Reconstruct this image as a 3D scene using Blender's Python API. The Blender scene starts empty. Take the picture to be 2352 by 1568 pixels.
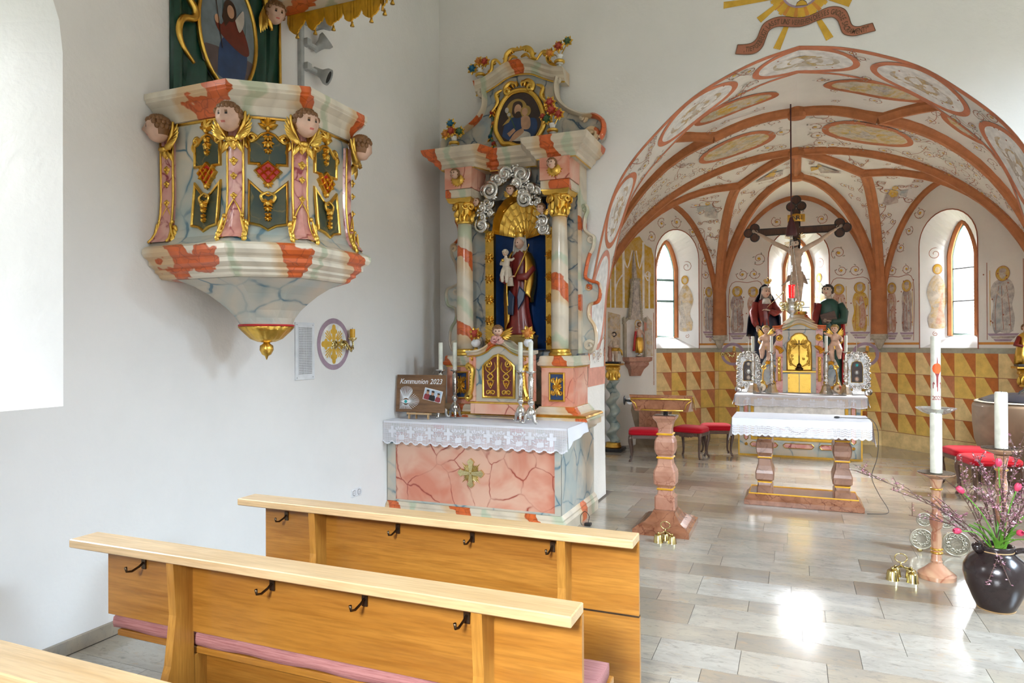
import bpy, bmesh, math, random
from mathutils import Vector, Matrix
from mathutils.geometry import tessellate_polygon
random.seed(7)
PI = math.pi
sc = bpy.context.scene
COL = sc.collection
# ------------------------------------------------------------------ camera
YAW, PIT, ROLL = math.radians(22.36), math.radians(0.206), math.radians(-0.234)
cf = Vector((-math.sin(YAW)*math.cos(PIT), math.cos(YAW)*math.cos(PIT), math.sin(PIT)))
cr = Vector((math.cos(YAW), math.sin(YAW), 0)); cu = cr.cross(cf)
cr, cu = math.cos(ROLL)*cr+math.sin(ROLL)*cu, -math.sin(ROLL)*cr+math.cos(ROLL)*cu
cam = bpy.data.objects.new('camera', bpy.data.cameras.new('camera')); COL.objects.link(cam)
cam.data.lens = 24; cam.data.sensor_width = 36; cam.data.clip_start = .05
cam.matrix_world = Matrix(((cr.x, cu.x, -cf.x, 0), (cr.y, cu.y, -cf.y, 0), (cr.z, cu.z, -cf.z, 1.72), (0, 0, 0, 1)))
sc.camera = cam
# ------------------------------------------------------------------ sky and daylight
w = bpy.data.worlds.new('overcast_sky'); sc.world = w; w.use_nodes = True
w.node_tree.nodes['Background'].inputs[0].default_value = (.90, .95, 1, 1)
w.node_tree.nodes['Background'].inputs[1].default_value = 1.5
def area_light(name, loc, target, sx, sy, power, col=(1, 1, 1)):
    l = bpy.data.lights.new(name, 'AREA'); l.shape = 'RECTANGLE'; l.size = sx; l.size_y = sy; l.energy = power; l.color = col
    o = bpy.data.objects.new(name, l); COL.objects.link(o); o.location = loc
    o.rotation_euler = (Vector(target)-Vector(loc)).to_track_quat('-Z', 'Y').to_euler(); o.visible_camera = True
    return o
# daylight entering by the windows (each lamp stands just outside its window opening)
area_light('daylight_apse_center', (.06, 16.2, 5.2), (.06, 11.5, 1.6), 2.6, 3.0, 3600, (.97, .98, 1))
area_light('daylight_apse_left', (-4.6, 14.6, 5.0), (-1.4, 11.2, 1.4), 2.6, 3.0, 5800, (.97, .98, 1))
area_light('daylight_apse_right', (4.9, 14.6, 5.0), (1.6, 11.0, 1.4), 2.6, 3.0, 5800, (.97, .98, 1))
area_light('daylight_chancel_side', (5.6, 9.2, 4.6), (-1, 9.4, 1.2), 3.0, 3.0, 4200, (.98, .98, 1))
area_light('daylight_nave_south_near', (7.6, 1.0, 6.2), (-3.2, 2.4, -.6), 3.4, 1.4, 1250, (.62, .81, 1))
area_light('daylight_nave_south_far', (7.6, 4.6, 6.2), (-3.2, 5.0, -.6), 3.4, 1.4, 1150, (.64, .82, 1))
area_light('daylight_nave_west', (-1.0, -6.8, 6.0), (-1.2, 6.9, .6), 3.4, 2.4, 3500, (.86, .92, 1))
area_light('daylight_nave_north', (-6.5, .6, 5.0), (-3.8, 2.0, 2.4), 2.0, 2.6, 520, (.95, .98, 1))
sc.view_settings.view_transform = 'Standard'; sc.view_settings.look = 'None'
sc.view_settings.gamma = 1; sc.view_settings.use_curve_mapping = False
sc.view_settings.exposure = .57
# ------------------------------------------------------------------ materials
MATS = {}
class NT:
    def __init__(s, name):
        s.m = bpy.data.materials.new(name); s.m.use_nodes = True; s.t = s.m.node_tree
        s.b = s.t.nodes['Principled BSDF']; MATS[name] = s.m
    def n(s, typ, **kw):
        d = s.t.nodes.new('ShaderNode'+typ)
        for k, v in kw.items():
            if k.startswith('_'): setattr(d, k[1:], v)
            else:
                i = d.inputs[int(k[1:])] if k[0] == 'i' and k[1:].isdigit() else d.inputs[k]
                if hasattr(v, 'links'): s.t.links.new(v, i)
                else: i.default_value = v
        return d
    def set(s, **kw):
        for k, v in kw.items():
            k = {'base': 'Base Color', 'rough': 'Roughness', 'metal': 'Metallic', 'normal': 'Normal', 'trans': 'Transmission Weight', 'coat': 'Coat Weight', 'sheen': 'Sheen Weight', 'alpha': 'Alpha', 'spec': 'Specular IOR Level', 'emit': 'Emission Color', 'emits': 'Emission Strength', 'sss': 'Subsurface Weight'}[k]
            i = s.b.inputs[k]
            if hasattr(v, 'links'): s.t.links.new(v, i)
            else: i.default_value = v if not (isinstance(v, tuple) and len(v) == 3) else (*v, 1)
    def ramp(s, fac, stops, interp='LINEAR'):
        r = s.n('ValToRGB', Fac=fac); e = r.color_ramp; e.interpolation = interp
        while len(e.elements) < len(stops): e.elements.new(.5)
        for el, (p, c) in zip(e.elements, stops):
            el.position = p; el.color = (*c, 1) if isinstance(c, tuple) else (c, c, c, 1)
        return r.outputs[0]
    def pos(s, scale=(1, 1, 1), obj=False):
        o = s.n('TexCoord').outputs['Object'] if obj else s.n('NewGeometry').outputs['Position']
        return s.n('Mapping', Vector=o, Scale=scale).outputs[0]
    def noise(s, vec, scale, detail=3, rough=.5, dist=0):
        return s.n('TexNoise', Vector=vec, Scale=scale, Detail=detail, Roughness=rough, Distortion=dist).outputs[0]
    def mix(s, f, a, b, mode='MIX'):
        d = s.n('Mix', _data_type='RGBA', _blend_type=mode); d.clamp_factor = True
        for i, v in ((0, f), (6, a), (7, b)):
            if hasattr(v, 'links'): s.t.links.new(v, d.inputs[i])
            else: d.inputs[i].default_value = v if i == 0 else ((*v, 1) if len(v) == 3 else v)
        return d.outputs[2]
    def math(s, op, a, b=0.):
        d = s.n('Math', _operation=op)
        for i, v in ((0, a), (1, b)):
            if hasattr(v, 'links'): s.t.links.new(v, d.inputs[i])
            else: d.inputs[i].default_value = v
        return d.outputs[0]
    def bump(s, h, strength=.2, dist=.01):
        s.set(normal=s.n('Bump', Height=h, Strength=strength, Distance=dist).outputs[0])
def plain(name, c, rough=.5, metal=0, var=.12, scale=12, bump=0, **kw):
    s = NT(name); v = s.noise(s.pos(obj=True), scale, 3)
    d = tuple(max(0, x*(1-var*2)) for x in c); l = tuple(min(1, x*(1+var)) for x in c)
    s.set(base=s.ramp(v, [(.3, d), (.7, l)]), rough=rough, metal=metal, **kw)
    if bump: s.bump(s.noise(s.pos(obj=True), scale*3, 3), bump, .01)
    return s.m
def plaster(name, c, dirt=.06):
    s = NT(name); p = s.pos()
    v = s.noise(p, 1.3, 4, .6); f = s.noise(p, 28, 4, .6); b = s.noise(p, 6, 3)
    s.set(base=s.ramp(v, [(.25, tuple(x*(1-dirt) for x in c)), (.6, c)]), rough=.9, spec=.2)
    s.bump(s.math('ADD', f, s.math('MULTIPLY', b, 2.0)), .22, .012)
def marble(name, c1, c2, vein, scale=3.2, rough=.28, vw=.035, obj=False, soft=.5):
    s = NT(name); p = s.pos(obj=obj)
    d = s.n('TexNoise', Vector=p, Scale=scale*1.1, Detail=3)
    q = s.mix(.16, p, d.outputs['Color'], 'ADD')
    e = s.n('TexVoronoi', Vector=q, Scale=scale, _feature='DISTANCE_TO_EDGE', Randomness=1).outputs['Distance']
    e2 = s.n('TexVoronoi', Vector=q, Scale=scale*.55, _feature='DISTANCE_TO_EDGE').outputs['Distance']
    bl = s.noise(p, scale*.8, 3, .55, .8)
    base = s.ramp(bl, [(.35, c1), (.62, c2)])
    f = s.ramp(e, [(0, 1.), (vw*.6, .8), (vw, .25), (vw*2.5, 0.)])
    g = s.ramp(e2, [(0, soft), (.12, 0.)])
    thin = s.ramp(s.noise(p, scale*1.7, 2), [(.42, 0.), (.6, 1.)])
    base = s.mix(s.math('MULTIPLY', g, thin), base, tuple(.45*a+.55*b for a, b in zip(c1, vein)))
    base = s.mix(s.math('MULTIPLY', f, s.math('ADD', thin, .3)), base, vein)
    s.set(base=base, rough=rough, coat=.12)
def striped(name, freq=2.6, d=(1, .35, .2), cream=(.62, .53, .40), red=(.50, .10, .022), green=(.44, .47, .33), phase=0.):
    s = NT(name); p = s.pos()
    dot = s.n('VectorMath', _operation='DOT_PRODUCT', i0=p, i1=d).outputs['Value']
    nz = s.noise(p, 4.0, 3, .5)
    x = s.math('FRACT', s.math('ADD', s.math('MULTIPLY', s.math('ADD', dot, s.math('MULTIPLY', nz, .34)), freq), phase))
    c = s.ramp(x, [(0, cream), (.10, (.60, .42, .24)), (.155, (.60, .42, .24)), (.165, red), (.27, tuple(r*1.3 for r in red)), (.36, red), (.37, cream), (.50, cream), (.55, green), (.63, green), (.68, cream), (.82, tuple(x*.85 for x in cream)), (.9, cream)])
    v = s.n('TexVoronoi', Vector=s.mix(.1, p, s.n('TexNoise', Vector=p, Scale=9.).outputs['Color'], 'ADD'), Scale=11., _feature='DISTANCE_TO_EDGE').outputs['Distance']
    isred = s.ramp(x, [(.16, 0.), (.17, 1.), (.36, 1.), (.37, 0.)])
    c = s.mix(s.math('MULTIPLY', s.math('MULTIPLY', s.ramp(v, [(0, 1.), (.05, 0.)]), isred), .55), c, (.16, .03, .012))
    s.set(base=c, rough=.3, coat=.15)
def metal(name, c, rough=.28, var=.25, bump=.25, bs=60):
    s = NT(name); p = s.pos(obj=True); v = s.noise(p, 18, 4, .6)
    s.set(base=s.ramp(v, [(.25, tuple(x*(1-var) for x in c)), (.7, c)]), metal=1., rough=rough)
    if bump: s.bump(s.noise(p, bs, 2), bump, .006)
def wood(name, c1, c2, scale=1., axis=0, rough=.32, coat=.25):
    s = NT(name); st = [9., 9., 9.]; st[axis] = .55; p = s.pos(tuple(x*scale for x in st))
    n1 = s.noise(p, 2.2, 5, .62, .5); n2 = s.noise(s.pos(tuple(x*scale*7 for x in st)), 2, 3)
    b = s.n('TexNoise', Vector=s.pos((.25, .9, 3.2)), Scale=2.).outputs[0]
    c = s.ramp(n1, [(.3, c2), (.55, c1), (.75, tuple(min(1, x*1.15) for x in c1))])
    c = s.mix(s.ramp(b, [(.4, .0), (.62, .55)]), c, c2)
    c = s.mix(s.ramp(n2, [(.35, .35), (.6, 0.)]), c, tuple(x*.6 for x in c2))
    s.set(base=c, rough=rough, coat=coat); s.bump(n2, .06, .004)
def fresco(name, cols, scale=5., fade=.35, bg=(.66, .60, .52)):
    s = NT(name); p = s.pos(); n1 = s.noise(p, scale, 4, .62, .6)
    k = len(cols); st = [(.3+.42*i/max(1, k-1), c) for i, c in enumerate(cols)]
    c = s.ramp(n1, st) if k > 1 else s.ramp(n1, [(0, cols[0]), (1, cols[0])])
    c = s.mix(s.ramp(s.noise(p, scale*2.1, 6, .72), [(.38, 0.), (.62, min(1., fade*1.9))]), c, bg)
    s.set(base=c, rough=.9, spec=.15)
plaster('plaster_nave', (.79, .765, .73)); plaster('plaster_chancel', (.77, .73, .66), .12); plaster('plaster_white', (.84, .84, .83), .02)
marble('marble_green', (.38, .43, .40), (.56, .49, .385), (.10, .19, .24), 2.8, vw=.022, soft=.55)
marble('marble_blue', (.30, .35, .36), (.52, .44, .33), (.05, .09, .13), 4.2, vw=.028, soft=.6)
marble('marble_pink', (.64, .235, .15), (.72, .44, .32), (.34, .06, .035), 2.9, vw=.012, soft=.15)
marble('marble_rose', (.58, .24, .21), (.66, .38, .32), (.25, .03, .04), 6.5)
marble('marble_dark', (.012, .035, .026), (.05, .055, .025), (.14, .11, .03), 6., rough=.5, vw=.02)
marble('stone_red', (.36, .16, .10), (.46, .24, .16), (.26, .10, .06), 7., vw=.02, obj=True, soft=.2)
marble('stone_red_shaded', (.19, .085, .045), (.27, .135, .08), (.12, .05, .025), 7., vw=.02, obj=True, soft=.2)  # red stone darkened: shade of the backlit table balusters is in the colour
marble('stone_redbrown', (.20, .075, .035), (.30, .13, .07), (.13, .04, .02), 8., vw=.025, obj=True, rough=.16, soft=.2)
marble('stone_candle', (.36, .15, .09), (.50, .32, .19), (.30, .11, .06), 4., vw=.02, obj=True, soft=.15)
marble('stone_font', (.13, .085, .045), (.22, .15, .09), (.18, .12, .07), 3., rough=.7, vw=.01, obj=True, soft=.2)
marble('twist_marble', (.22, .28, .26), (.40, .40, .32), (.06, .11, .12), 4.)
striped('striped', 1.55, (1, .35, .35)); striped('striped_pulpit', 1.9, (.45, 1, .45), (.68, .62, .50), phase=.05); striped('striped_z', 1.25, (.35, .35, 1.), phase=.30)
striped('striped_altar', 1.3, (1., .8, .3), phase=.75)
metal('gold', (.80, .50, .10), .30); metal('gold_dark', (.62, .36, .06), .34); metal('silver', (.80, .79, .76), .24, .3, .4, 45); metal('brass', (.62, .50, .22), .22, .2, 0)
metal('grey_brass', (.56, .53, .43), .36, .35, .5, 50); metal('pale_gold', (.80, .68, .36), .25, .2, .15); metal('old_silver', (.55, .55, .53), .36, .55, .8, 40); metal('bronze_dark', (.13, .09, .055), .42, .3, .2)
wood('oak', (.41, .18, .028), (.29, .108, .012)); wood('oak_light', (.63, .45, .25), (.52, .33, .15)); wood('oak_v', (.47, .225, .04), (.35, .145, .02), 1., 2)
wood('dark_wood', (.10, .05, .03), (.055, .025, .015), 2.); wood('board_wood', (.22, .11, .045), (.12, .055, .02), 1.6); wood('cross_wood', (.085, .034, .014), (.045, .017, .008), 2., 2, .6, 0.)
wood('easel_wood', (.55, .36, .18), (.45, .27, .12), 2.)
# limestone slabs, tint and cloudiness differ from slab to slab
s = NT('floor_stone'); oi = s.n('ObjectInfo'); p = s.pos()
q = s.n('VectorMath', _operation='ADD', i0=p, i1=oi.outputs['Location']).outputs[0]
q = s.n('Mapping', Vector=q, Scale=(1., 2.4, 1.)).outputs[0]
n1 = s.noise(q, 2.4, 5, .65, .6); n2 = s.noise(q, 11, 5, .7, 1.2)
c = s.ramp(oi.outputs['Random'], [(0, (.28, .215, .15)), (.3, (.40, .345, .27)), (.6, (.44, .405, .35)), (.85, (.36, .30, .225)), (1, (.27, .22, .165))])
c = s.mix(s.ramp(n1, [(.40, 0.), (.70, .65)]), c, (.24, .22, .195))
c = s.mix(s.ramp(n2, [(.52, 0.), (.72, .7)]), c, (.19, .17, .15))
c = s.mix(s.ramp(s.noise(q, 5, 3, .5, 2.), [(.62, 0.), (.72, .35)]), c, (.42, .27, .14))
s.set(base=c, rough=s.ramp(n2, [(.3, .10), (.7, .2)]), spec=.5, coat=.25)
s.t.nodes['Principled BSDF'].inputs['Coat Roughness'].default_value = .12
for a in (('joint', (.12, .10, .08), .8), ('rib_stone', (.42, .15, .05), .8), ('corbel_stone', (.45, .40, .30), .8), ('white_paint', (.80, .79, .76), .35), ('porcelain', (.82, .82, .84), .18),
          ('green_drape', (.010, .055, .035), .3), ('blue_niche', (.006, .035, .13), .45), ('skin', (.62, .40, .29), .4), ('pale_skin', (.55, .42, .31), .45), ('hair', (.20, .09, .03), .45), ('dark_hair', (.03, .02, .015), .5),
          ('red_robe', (.20, .022, .018), .32), ('dark_red', (.055, .006, .007), .6), ('blue_robe', (.012, .03, .075), .35), ('navy_robe', (.008, .012, .03), .35), ('green_robe', (.02, .075, .055), .4), ('veil', (.60, .56, .50), .5), ('ivory', (.62, .53, .42), .45),
          ('red_bright', (.50, .012, .012), .45), ('flower_red', (.42, .05, .025), .5), ('flower_orange', (.62, .22, .04), .5), ('flower_blue', (.01, .12, .22), .5), ('flower_green', (.05, .12, .05), .5),
          ('wax_white', (.68, .68, .58), .4), ('wax_yellow', (.72, .38, .02), .4), ('grey_plastic', (.42, .43, .42), .45), ('white_plastic', (.74, .75, .76), .35), ('black', (.012, .012, .012), .4), ('dark_recess', (.05, .05, .05), .8),
          ('jug_glaze', (.022, .014, .014), .22), ('clay_edge', (.45, .28, .12), .6), ('twig', (.10, .055, .04), .7), ('blossom', (.50, .22, .30), .7), ('blossom_pale', (.66, .45, .50), .7), ('tulip', (.62, .05, .12), .45), ('tulip_leaf', (.12, .30, .03), .45), ('pale_leaf', (.45, .46, .28), .6),
          ('paint_orange', (.56, .20, .10), .9), ('paint_pinkred', (.62, .28, .20), .9), ('paint_purple', (.38, .27, .33), .9), ('paint_ochre', (.68, .40, .05), .9), ('paint_yellow', (.76, .50, .12), .9), ('paint_yellow2', (.80, .59, .27), .9), ('paint_rust', (.52, .16, .035), .9), ('paint_rust2', (.56, .21, .09), .9),
          ('paint_line', (.34, .115, .06), .9), ('paint_green', (.33, .33, .25), .9), ('paint_leaf', (.36, .34, .27), .9), ('paint_brown', (.16, .09, .05), .9), ('paint_ribbon', (.44, .17, .10), .9), ('paint_stripe', (.62, .26, .05), .9), ('paint_frieze', (.37, .36, .28), .9), ('paint_white', (.78, .76, .72), .9), ('paint_band', (.46, .15, .06), .9),
          ('canvas_dark', (.035, .018, .014), .35), ('oil_blue', (.02, .05, .14), .35), ('oil_red', (.14, .022, .012), .35), ('oil_sky', (.16, .20, .22), .35), ('oil_flesh', (.48, .27, .16), .35), ('oil_hair', (.04, .018, .01), .35), ('oil_white', (.5, .46, .4), .35), ('oil_gold', (.35, .22, .05), .35), ('oil_ground', (.10, .07, .07), .35),
          ('print_white', (.8, .8, .8), .5), ('print_sky', (.45, .55, .66), .5), ('print_red', (.25, .03, .04), .5), ('teal', (.03, .35, .36), .3), ('silver_nail', (.75, .75, .76), .4), ('lead', (.06, .06, .06), .5), ('green_frame', (.10, .19, .18), .5), ('cable', (.05, .04, .03), .5), ('dark_iron', (.012, .012, .016), .35), ('candle_print', (.28, .03, .03), .5), ('candle_orange', (.75, .10, .01), .5), ('flesh_lip', (.50, .12, .09), .4), ('eye_dark', (.03, .02, .015), .25), ('eye_white', (.7, .66, .6), .3)):
    plain(*a, var=.05 if a[0][:5] in ('white', 'print') else .12)
for nm in ('paint_orange', 'paint_pinkred', 'paint_rust', 'paint_rust2', 'paint_yellow', 'paint_yellow2', 'rib_stone', 'paint_frieze', 'paint_band', 'paint_stripe', 'paint_ochre', 'paint_ribbon', 'paint_purple'):   # uneven brushed lime colour
    m = MATS[nm]; t = m.node_tree; r = [n for n in t.nodes if n.bl_idname == 'ShaderNodeTexNoise'][0]
    g = t.nodes.new('ShaderNodeNewGeometry'); t.links.new(g.outputs['Position'], r.inputs['Vector']); r.inputs['Scale'].default_value = 7; r.inputs['Detail'].default_value = 6; r.inputs['Roughness'].default_value = .68
fresco('fresco_saints', [(.55, .48, .40), (.40, .35, .30), (.50, .33, .12), (.34, .30, .28)], 6.)
fresco('fresco_ochre', [(.52, .46, .36), (.50, .34, .08), (.36, .32, .22), (.55, .50, .42)], 4.)
fresco('fresco_brown', [(.20, .14, .13), (.30, .22, .20), (.38, .28, .12)], 5., .3); fresco('fresco_rust', [(.40, .18, .10), (.48, .27, .18)], 6., .3); fresco('fresco_grey', [(.40, .37, .33), (.30, .27, .26), (.46, .40, .33)], 7., .4)
fresco('fresco_yellow', [(.56, .34, .03), (.48, .28, .02)], 5., .15); fresco('fresco_blue', [(.36, .36, .34), (.28, .32, .33)], 7., .3)
s = NT('velvet_red'); s.set(base=(.34, .003, .010), rough=.85, sheen=.06, spec=.15)
s = NT('cushion_fabric'); v = s.noise(s.pos((3, 90, 90)), 2, 4, .7); s.set(base=s.ramp(v, [(.3, (.26, .085, .08)), (.7, (.46, .21, .19))]), rough=.9); s.bump(v, .4, .01)
s = NT('linen'); s.set(base=(.72, .72, .76), rough=.85); s.bump(s.noise(s.pos(), 5, 3), .3, .02)
s = NT('lace_net'); p = s.pos()
sx, sy, sz = s.n('SeparateXYZ', Vector=p).outputs
g = s.math('MULTIPLY', s.math('ABSOLUTE', s.math('SINE', s.math('MULTIPLY', s.math('ADD', sx, sy), 330.))), s.math('ABSOLUTE', s.math('SINE', s.math('MULTIPLY', sz, 330.))))
s.set(base=(.78, .77, .82), rough=.9, alpha=s.ramp(g, [(.30, 1.), (.55, .15)]))
s = NT('window_glass'); s.set(base=(.95, .97, 1.), rough=.05, trans=1., alpha=.35)
s = NT('red_glass'); s.set(base=(.75, .01, .015), rough=.08, trans=.85, emit=(.9, .02, .02), emits=.35)
s = NT('clear_glass'); s.set(base=(.9, .92, .9), rough=.04, trans=.92, alpha=.75)
# ------------------------------------------------------------------ mesh helpers
V = Vector
class MB:
    def __init__(s, M=None): s.v = []; s.f = []; s.mi = []; s.M = M
    def add(s, vs, fs, m=0):
        o = len(s.v); M = s.M
        s.v += [tuple(M @ V(p)) if M else tuple(p) for p in vs]
        for f in fs: s.f.append([o+i for i in f]); s.mi.append(m)
        return s
    def box(s, x0, x1, y0, y1, z0, z1, m=0, c=0.):
        if c:   # chamfered edges on the top and front
            P = [(x0, y0), (x1, y0), (x1, y1), (x0, y1)]; Q = [(x0+c, y0+c), (x1-c, y0+c), (x1-c, y1-c), (x0+c, y1-c)]
            L = [[(*q, z0) for q in Q], [(*p, z0+c) for p in P], [(*p, z1-c) for p in P], [(*q, z1) for q in Q]]
            return s.loft(L, m=m)
        vs = [(x, y, z) for z in (z0, z1) for x, y in ((x0, y0), (x1, y0), (x1, y1), (x0, y1))]
        return s.add(vs, [(3, 2, 1, 0), (4, 5, 6, 7), (0, 1, 5, 4), (1, 2, 6, 5), (2, 3, 7, 6), (3, 0, 4, 7)], m)
    def loft(s, rings, close=True, cap=True, m=0):
        n = len(rings[0]); vs = [p for r in rings for p in r]; fs = []
        for i in range(len(rings)-1):
            for j in range(n if close else n-1):
                k = (j+1) % n; fs.append((i*n+j, i*n+k, (i+1)*n+k, (i+1)*n+j))
        if cap and close: fs += [tuple(range(n-1, -1, -1)), tuple((len(rings)-1)*n+i for i in range(n))]
        return s.add(vs, fs, m)
    def lathe(s, prof, n=16, c=(0, 0, 0), m=0, sx=1., sy=1., fl=None, a0=0.):
        R = []
        for r, z in prof:
            R.append([(c[0]+sx*r*(1+(fl[1]*math.cos(fl[0]*a) if fl else 0))*math.cos(a), c[1]+sy*r*(1+(fl[1]*math.cos(fl[0]*a) if fl else 0))*math.sin(a), c[2]+z) for a in (a0+2*PI*i/n for i in range(n))])
        return s.loft(R, m=m)
    def tube(s, pts, r, n=6, m=0, cap=True, sq=1.):
        pts = [V(p) for p in pts]; k = len(pts); R = []; up = None
        for i, p in enumerate(pts):
            t = (pts[min(i+1, k-1)]-pts[max(i-1, 0)])
            t = t.normalized() if t.length > 1e-9 else V((0, 0, 1))
            if up is None: up = V((0, 0, 1)) if abs(t.z) < .9 else V((0, 1, 0))
            a = t.cross(up); a = a.normalized() if a.length > 1e-6 else t.orthogonal().normalized()
            b = a.cross(t).normalized(); up = b
            q = r[i] if isinstance(r, (list, tuple)) else r
            R.append([p+a*q*math.cos(2*PI*j/n)+b*q*sq*math.sin(2*PI*j/n) for j in range(n)])
        return s.loft(R, cap=cap, m=m)
    def ell(s, c, r, n=10, k=7, m=0, R=None):
        if not isinstance(r, (tuple, list)): r = (r, r, r)
        rings = []
        for i in range(k+1):
            a = -PI/2+PI*i/k; a = max(-1.5, min(1.5, a))
            rg = []
            for j in range(n):
                p = V((r[0]*math.cos(a)*math.cos(2*PI*j/n), r[1]*math.cos(a)*math.sin(2*PI*j/n), r[2]*math.sin(a)))
                rg.append((R @ p if R else p)+V(c))
            rings.append(rg)
        return s.loft(rings, m=m)
    def prism(s, poly, y0, y1, m=0, bev=0.):   # poly in the xz plane, from y0 (front) to y1
        n = len(poly)
        if bev:
            cx = sum(p[0] for p in poly)/n; cz = sum(p[1] for p in poly)/n
            ins = [(p[0]+(cx-p[0])*bev, p[1]+(cz-p[1])*bev) for p in poly]; sg = 1 if y1 > y0 else -1
            vs = [(p[0], y0, p[1]) for p in ins]+[(p[0], y0+sg*min(abs(y1-y0)*.5, .02), p[1]) for p in poly]+[(p[0], y1, p[1]) for p in poly]; L = 3
        else: vs = [(p[0], y0, p[1]) for p in poly]+[(p[0], y1, p[1]) for p in poly]; L = 2
        fs = [(l*n+i, l*n+(i+1) % n, (l+1)*n+(i+1) % n, (l+1)*n+i) for l in range(L-1) for i in range(n)]
        tri = tessellate_polygon([[V((p[0], p[1], 0)) for p in poly]])
        fs += [tuple(t) for t in tri]+[tuple((L-1)*n+i for i in reversed(t)) for t in tri]
        return s.add(vs, fs, m)
    def grid(s, fn, nu, nv, m=0):
        vs = [fn(i/nu, j/nv) for j in range(nv+1) for i in range(nu+1)]
        return s.add(vs, [(j*(nu+1)+i, j*(nu+1)+i+1, (j+1)*(nu+1)+i+1, (j+1)*(nu+1)+i) for j in range(nv) for i in range(nu)], m)
    # ornaments live in a plane: x right, z up, -y towards the viewer
    def bar(s, pts, wd, h, close=False, m=0, y=0.):
        n = len(pts); P = [V((p[0], 0, p[1])) for p in pts]; rings = []
        for i in range(n):
            a = P[(i-1) % n] if (close or i) else P[i]; b = P[(i+1) % n] if (close or i < n-1) else P[i]
            d0 = (P[i]-a); d1 = (b-P[i]); d0 = d0.normalized() if d0.length > 1e-9 else d1.normalized(); d1 = d1.normalized() if d1.length > 1e-9 else d0
            t = (d0+d1); t = t.normalized() if t.length > 1e-6 else d1
            nn = V((-t.z, 0, t.x)); k = wd/2/max(.35, abs(nn.dot(V((-d1.z, 0, d1.x)))))
            o = P[i]
            rings.append([o+nn*k+V((0, y, 0)), o+nn*k*.8+V((0, y-h*.7, 0)), o+V((0, y-h, 0)), o-nn*k*.8+V((0, y-h*.7, 0)), o-nn*k+V((0, y, 0))])
        if close: rings.append(rings[0])
        return s.loft(rings, cap=not close, m=m)
    def leaf(s, x, z, L, W, ang, h=.02, m=0, y=0., curl=0.):
        ca, sa = math.cos(ang), math.sin(ang); vs = []
        prof = ((0, .35, .5), (.3, 1, 1.), (.65, .75, .9), (1, .02, .25))
        for t, wd, hh in prof:
            for q, k in ((-1, 0), (-.5, .8), (0, .55), (.5, .8), (1, 0)):
                lx, lz = L*t, W/2*wd*q+curl*L*t*t
                vs.append((x+lx*ca-lz*sa, y-h*hh*k-.0015, z+lx*sa+lz*ca))
        fs = [(i*5+j, i*5+j+1, i*5+j+6, i*5+j+5) for i in range(3) for j in range(4)]
        return s.add(vs, fs, m)
    def spiral(s, x, z, r, turns, a0, hand=1, tk=.012, m=0, y=0., tail=None, n=6, dep=1.):
        pts = []; K = int(14*turns)+4
        for i in range(K+1):
            t = i/K; rr = r*(1-t)**.8+.15*r; a = a0+hand*turns*2*PI*t
            pts.append((x+rr*math.cos(a), y-tk*.3-tk*.8*t*dep, z+rr*math.sin(a)))
        if tail: pts = [(p[0], y-tk*.3, p[1]) for p in tail]+pts
        k = len(pts); return s.tube(pts, [tk*(.55+.6*math.sin(PI*min(1, .15+.75*i/k))) for i in range(k)], n, m)
    def scurve(s, pts, tk, m=0, y=0., n=6):
        P = smooth(pts); k = len(P)
        return s.tube([(p[0], y-tk*.5, p[1]) for p in P], [tk*(.45+.55*math.sin(PI*i/(k-1))) for i in range(k)], n, m)
    def rosette(s, x, z, r, k=8, h=.02, m=0, y=0., ctr=None, cm=None):
        for i in range(k): s.leaf(x, z, r, r*.75, 2*PI*i/k+.2, h, m, y)
        return s.ell((x, y-h*.8, z), (r*(ctr or .32), h*.7, r*(ctr or .32)), 8, 5, m if cm is None else cm)
def smooth(pts, k=5):
    P = [V((p[0], p[1], p[2] if len(p) > 2 else 0)) for p in pts]; out = []
    for i in range(len(P)-1):
        a, b, c, d = P[max(i-1, 0)], P[i], P[i+1], P[min(i+2, len(P)-1)]
        for j in range(k):
            t = j/k; out.append(.5*((2*b)+(c-a)*t+(2*a-5*b+4*c-d)*t*t+(3*b-a-3*c+d)*t**3))
    return out+[P[-1]]
def frame(o, ex, ez):   # a local plane: x along ex, z along ez, -y outwards
    ex = V(ex).normalized(); ez = V(ez); ez = (ez-ex*ez.dot(ex)).normalized(); ey = ez.cross(ex); o = V(o)
    return Matrix(((ex.x, ey.x, ez.x, o.x), (ex.y, ey.y, ez.y, o.y), (ex.z, ey.z, ez.z, o.z), (0, 0, 0, 1)))
def tagp(o, label=None, cat=None, group=None, kind=None):
    for k, v in (('label', label), ('category', cat), ('group', group), ('kind', kind)):
        if v: o[k] = v
    return o
def obj(name, mb, mats, parent=None, smooth_=False, label=None, cat=None, group=None, kind=None, origin=None, fix=True):
    me = bpy.data.meshes.new(name); off = V(origin) if origin else (V(parent['org']) if parent and 'org' in parent else V((0, 0, 0)))
    me.from_pydata([V(p)-off for p in mb.v], [], mb.f)
    for m in ([mats] if isinstance(mats, str) else mats): me.materials.append(MATS[m])
    me.polygons.foreach_set('material_index', mb.mi)
    if fix:
        b = bmesh.new(); b.from_mesh(me); bmesh.ops.recalc_face_normals(b, faces=b.faces); b.to_mesh(me); b.free()
    me.polygons.foreach_set('use_smooth', [bool(smooth_)]*len(me.polygons))
    if smooth_ == 'auto': me.set_sharp_from_angle(angle=.7)
    me.update()
    o = bpy.data.objects.new(name, me); COL.objects.link(o)
    if parent: o.parent = parent
    if origin: o.location = off
    if parent and 'org' in parent: o['org'] = parent['org']
    return tagp(o, label, cat, group, kind)
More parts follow.
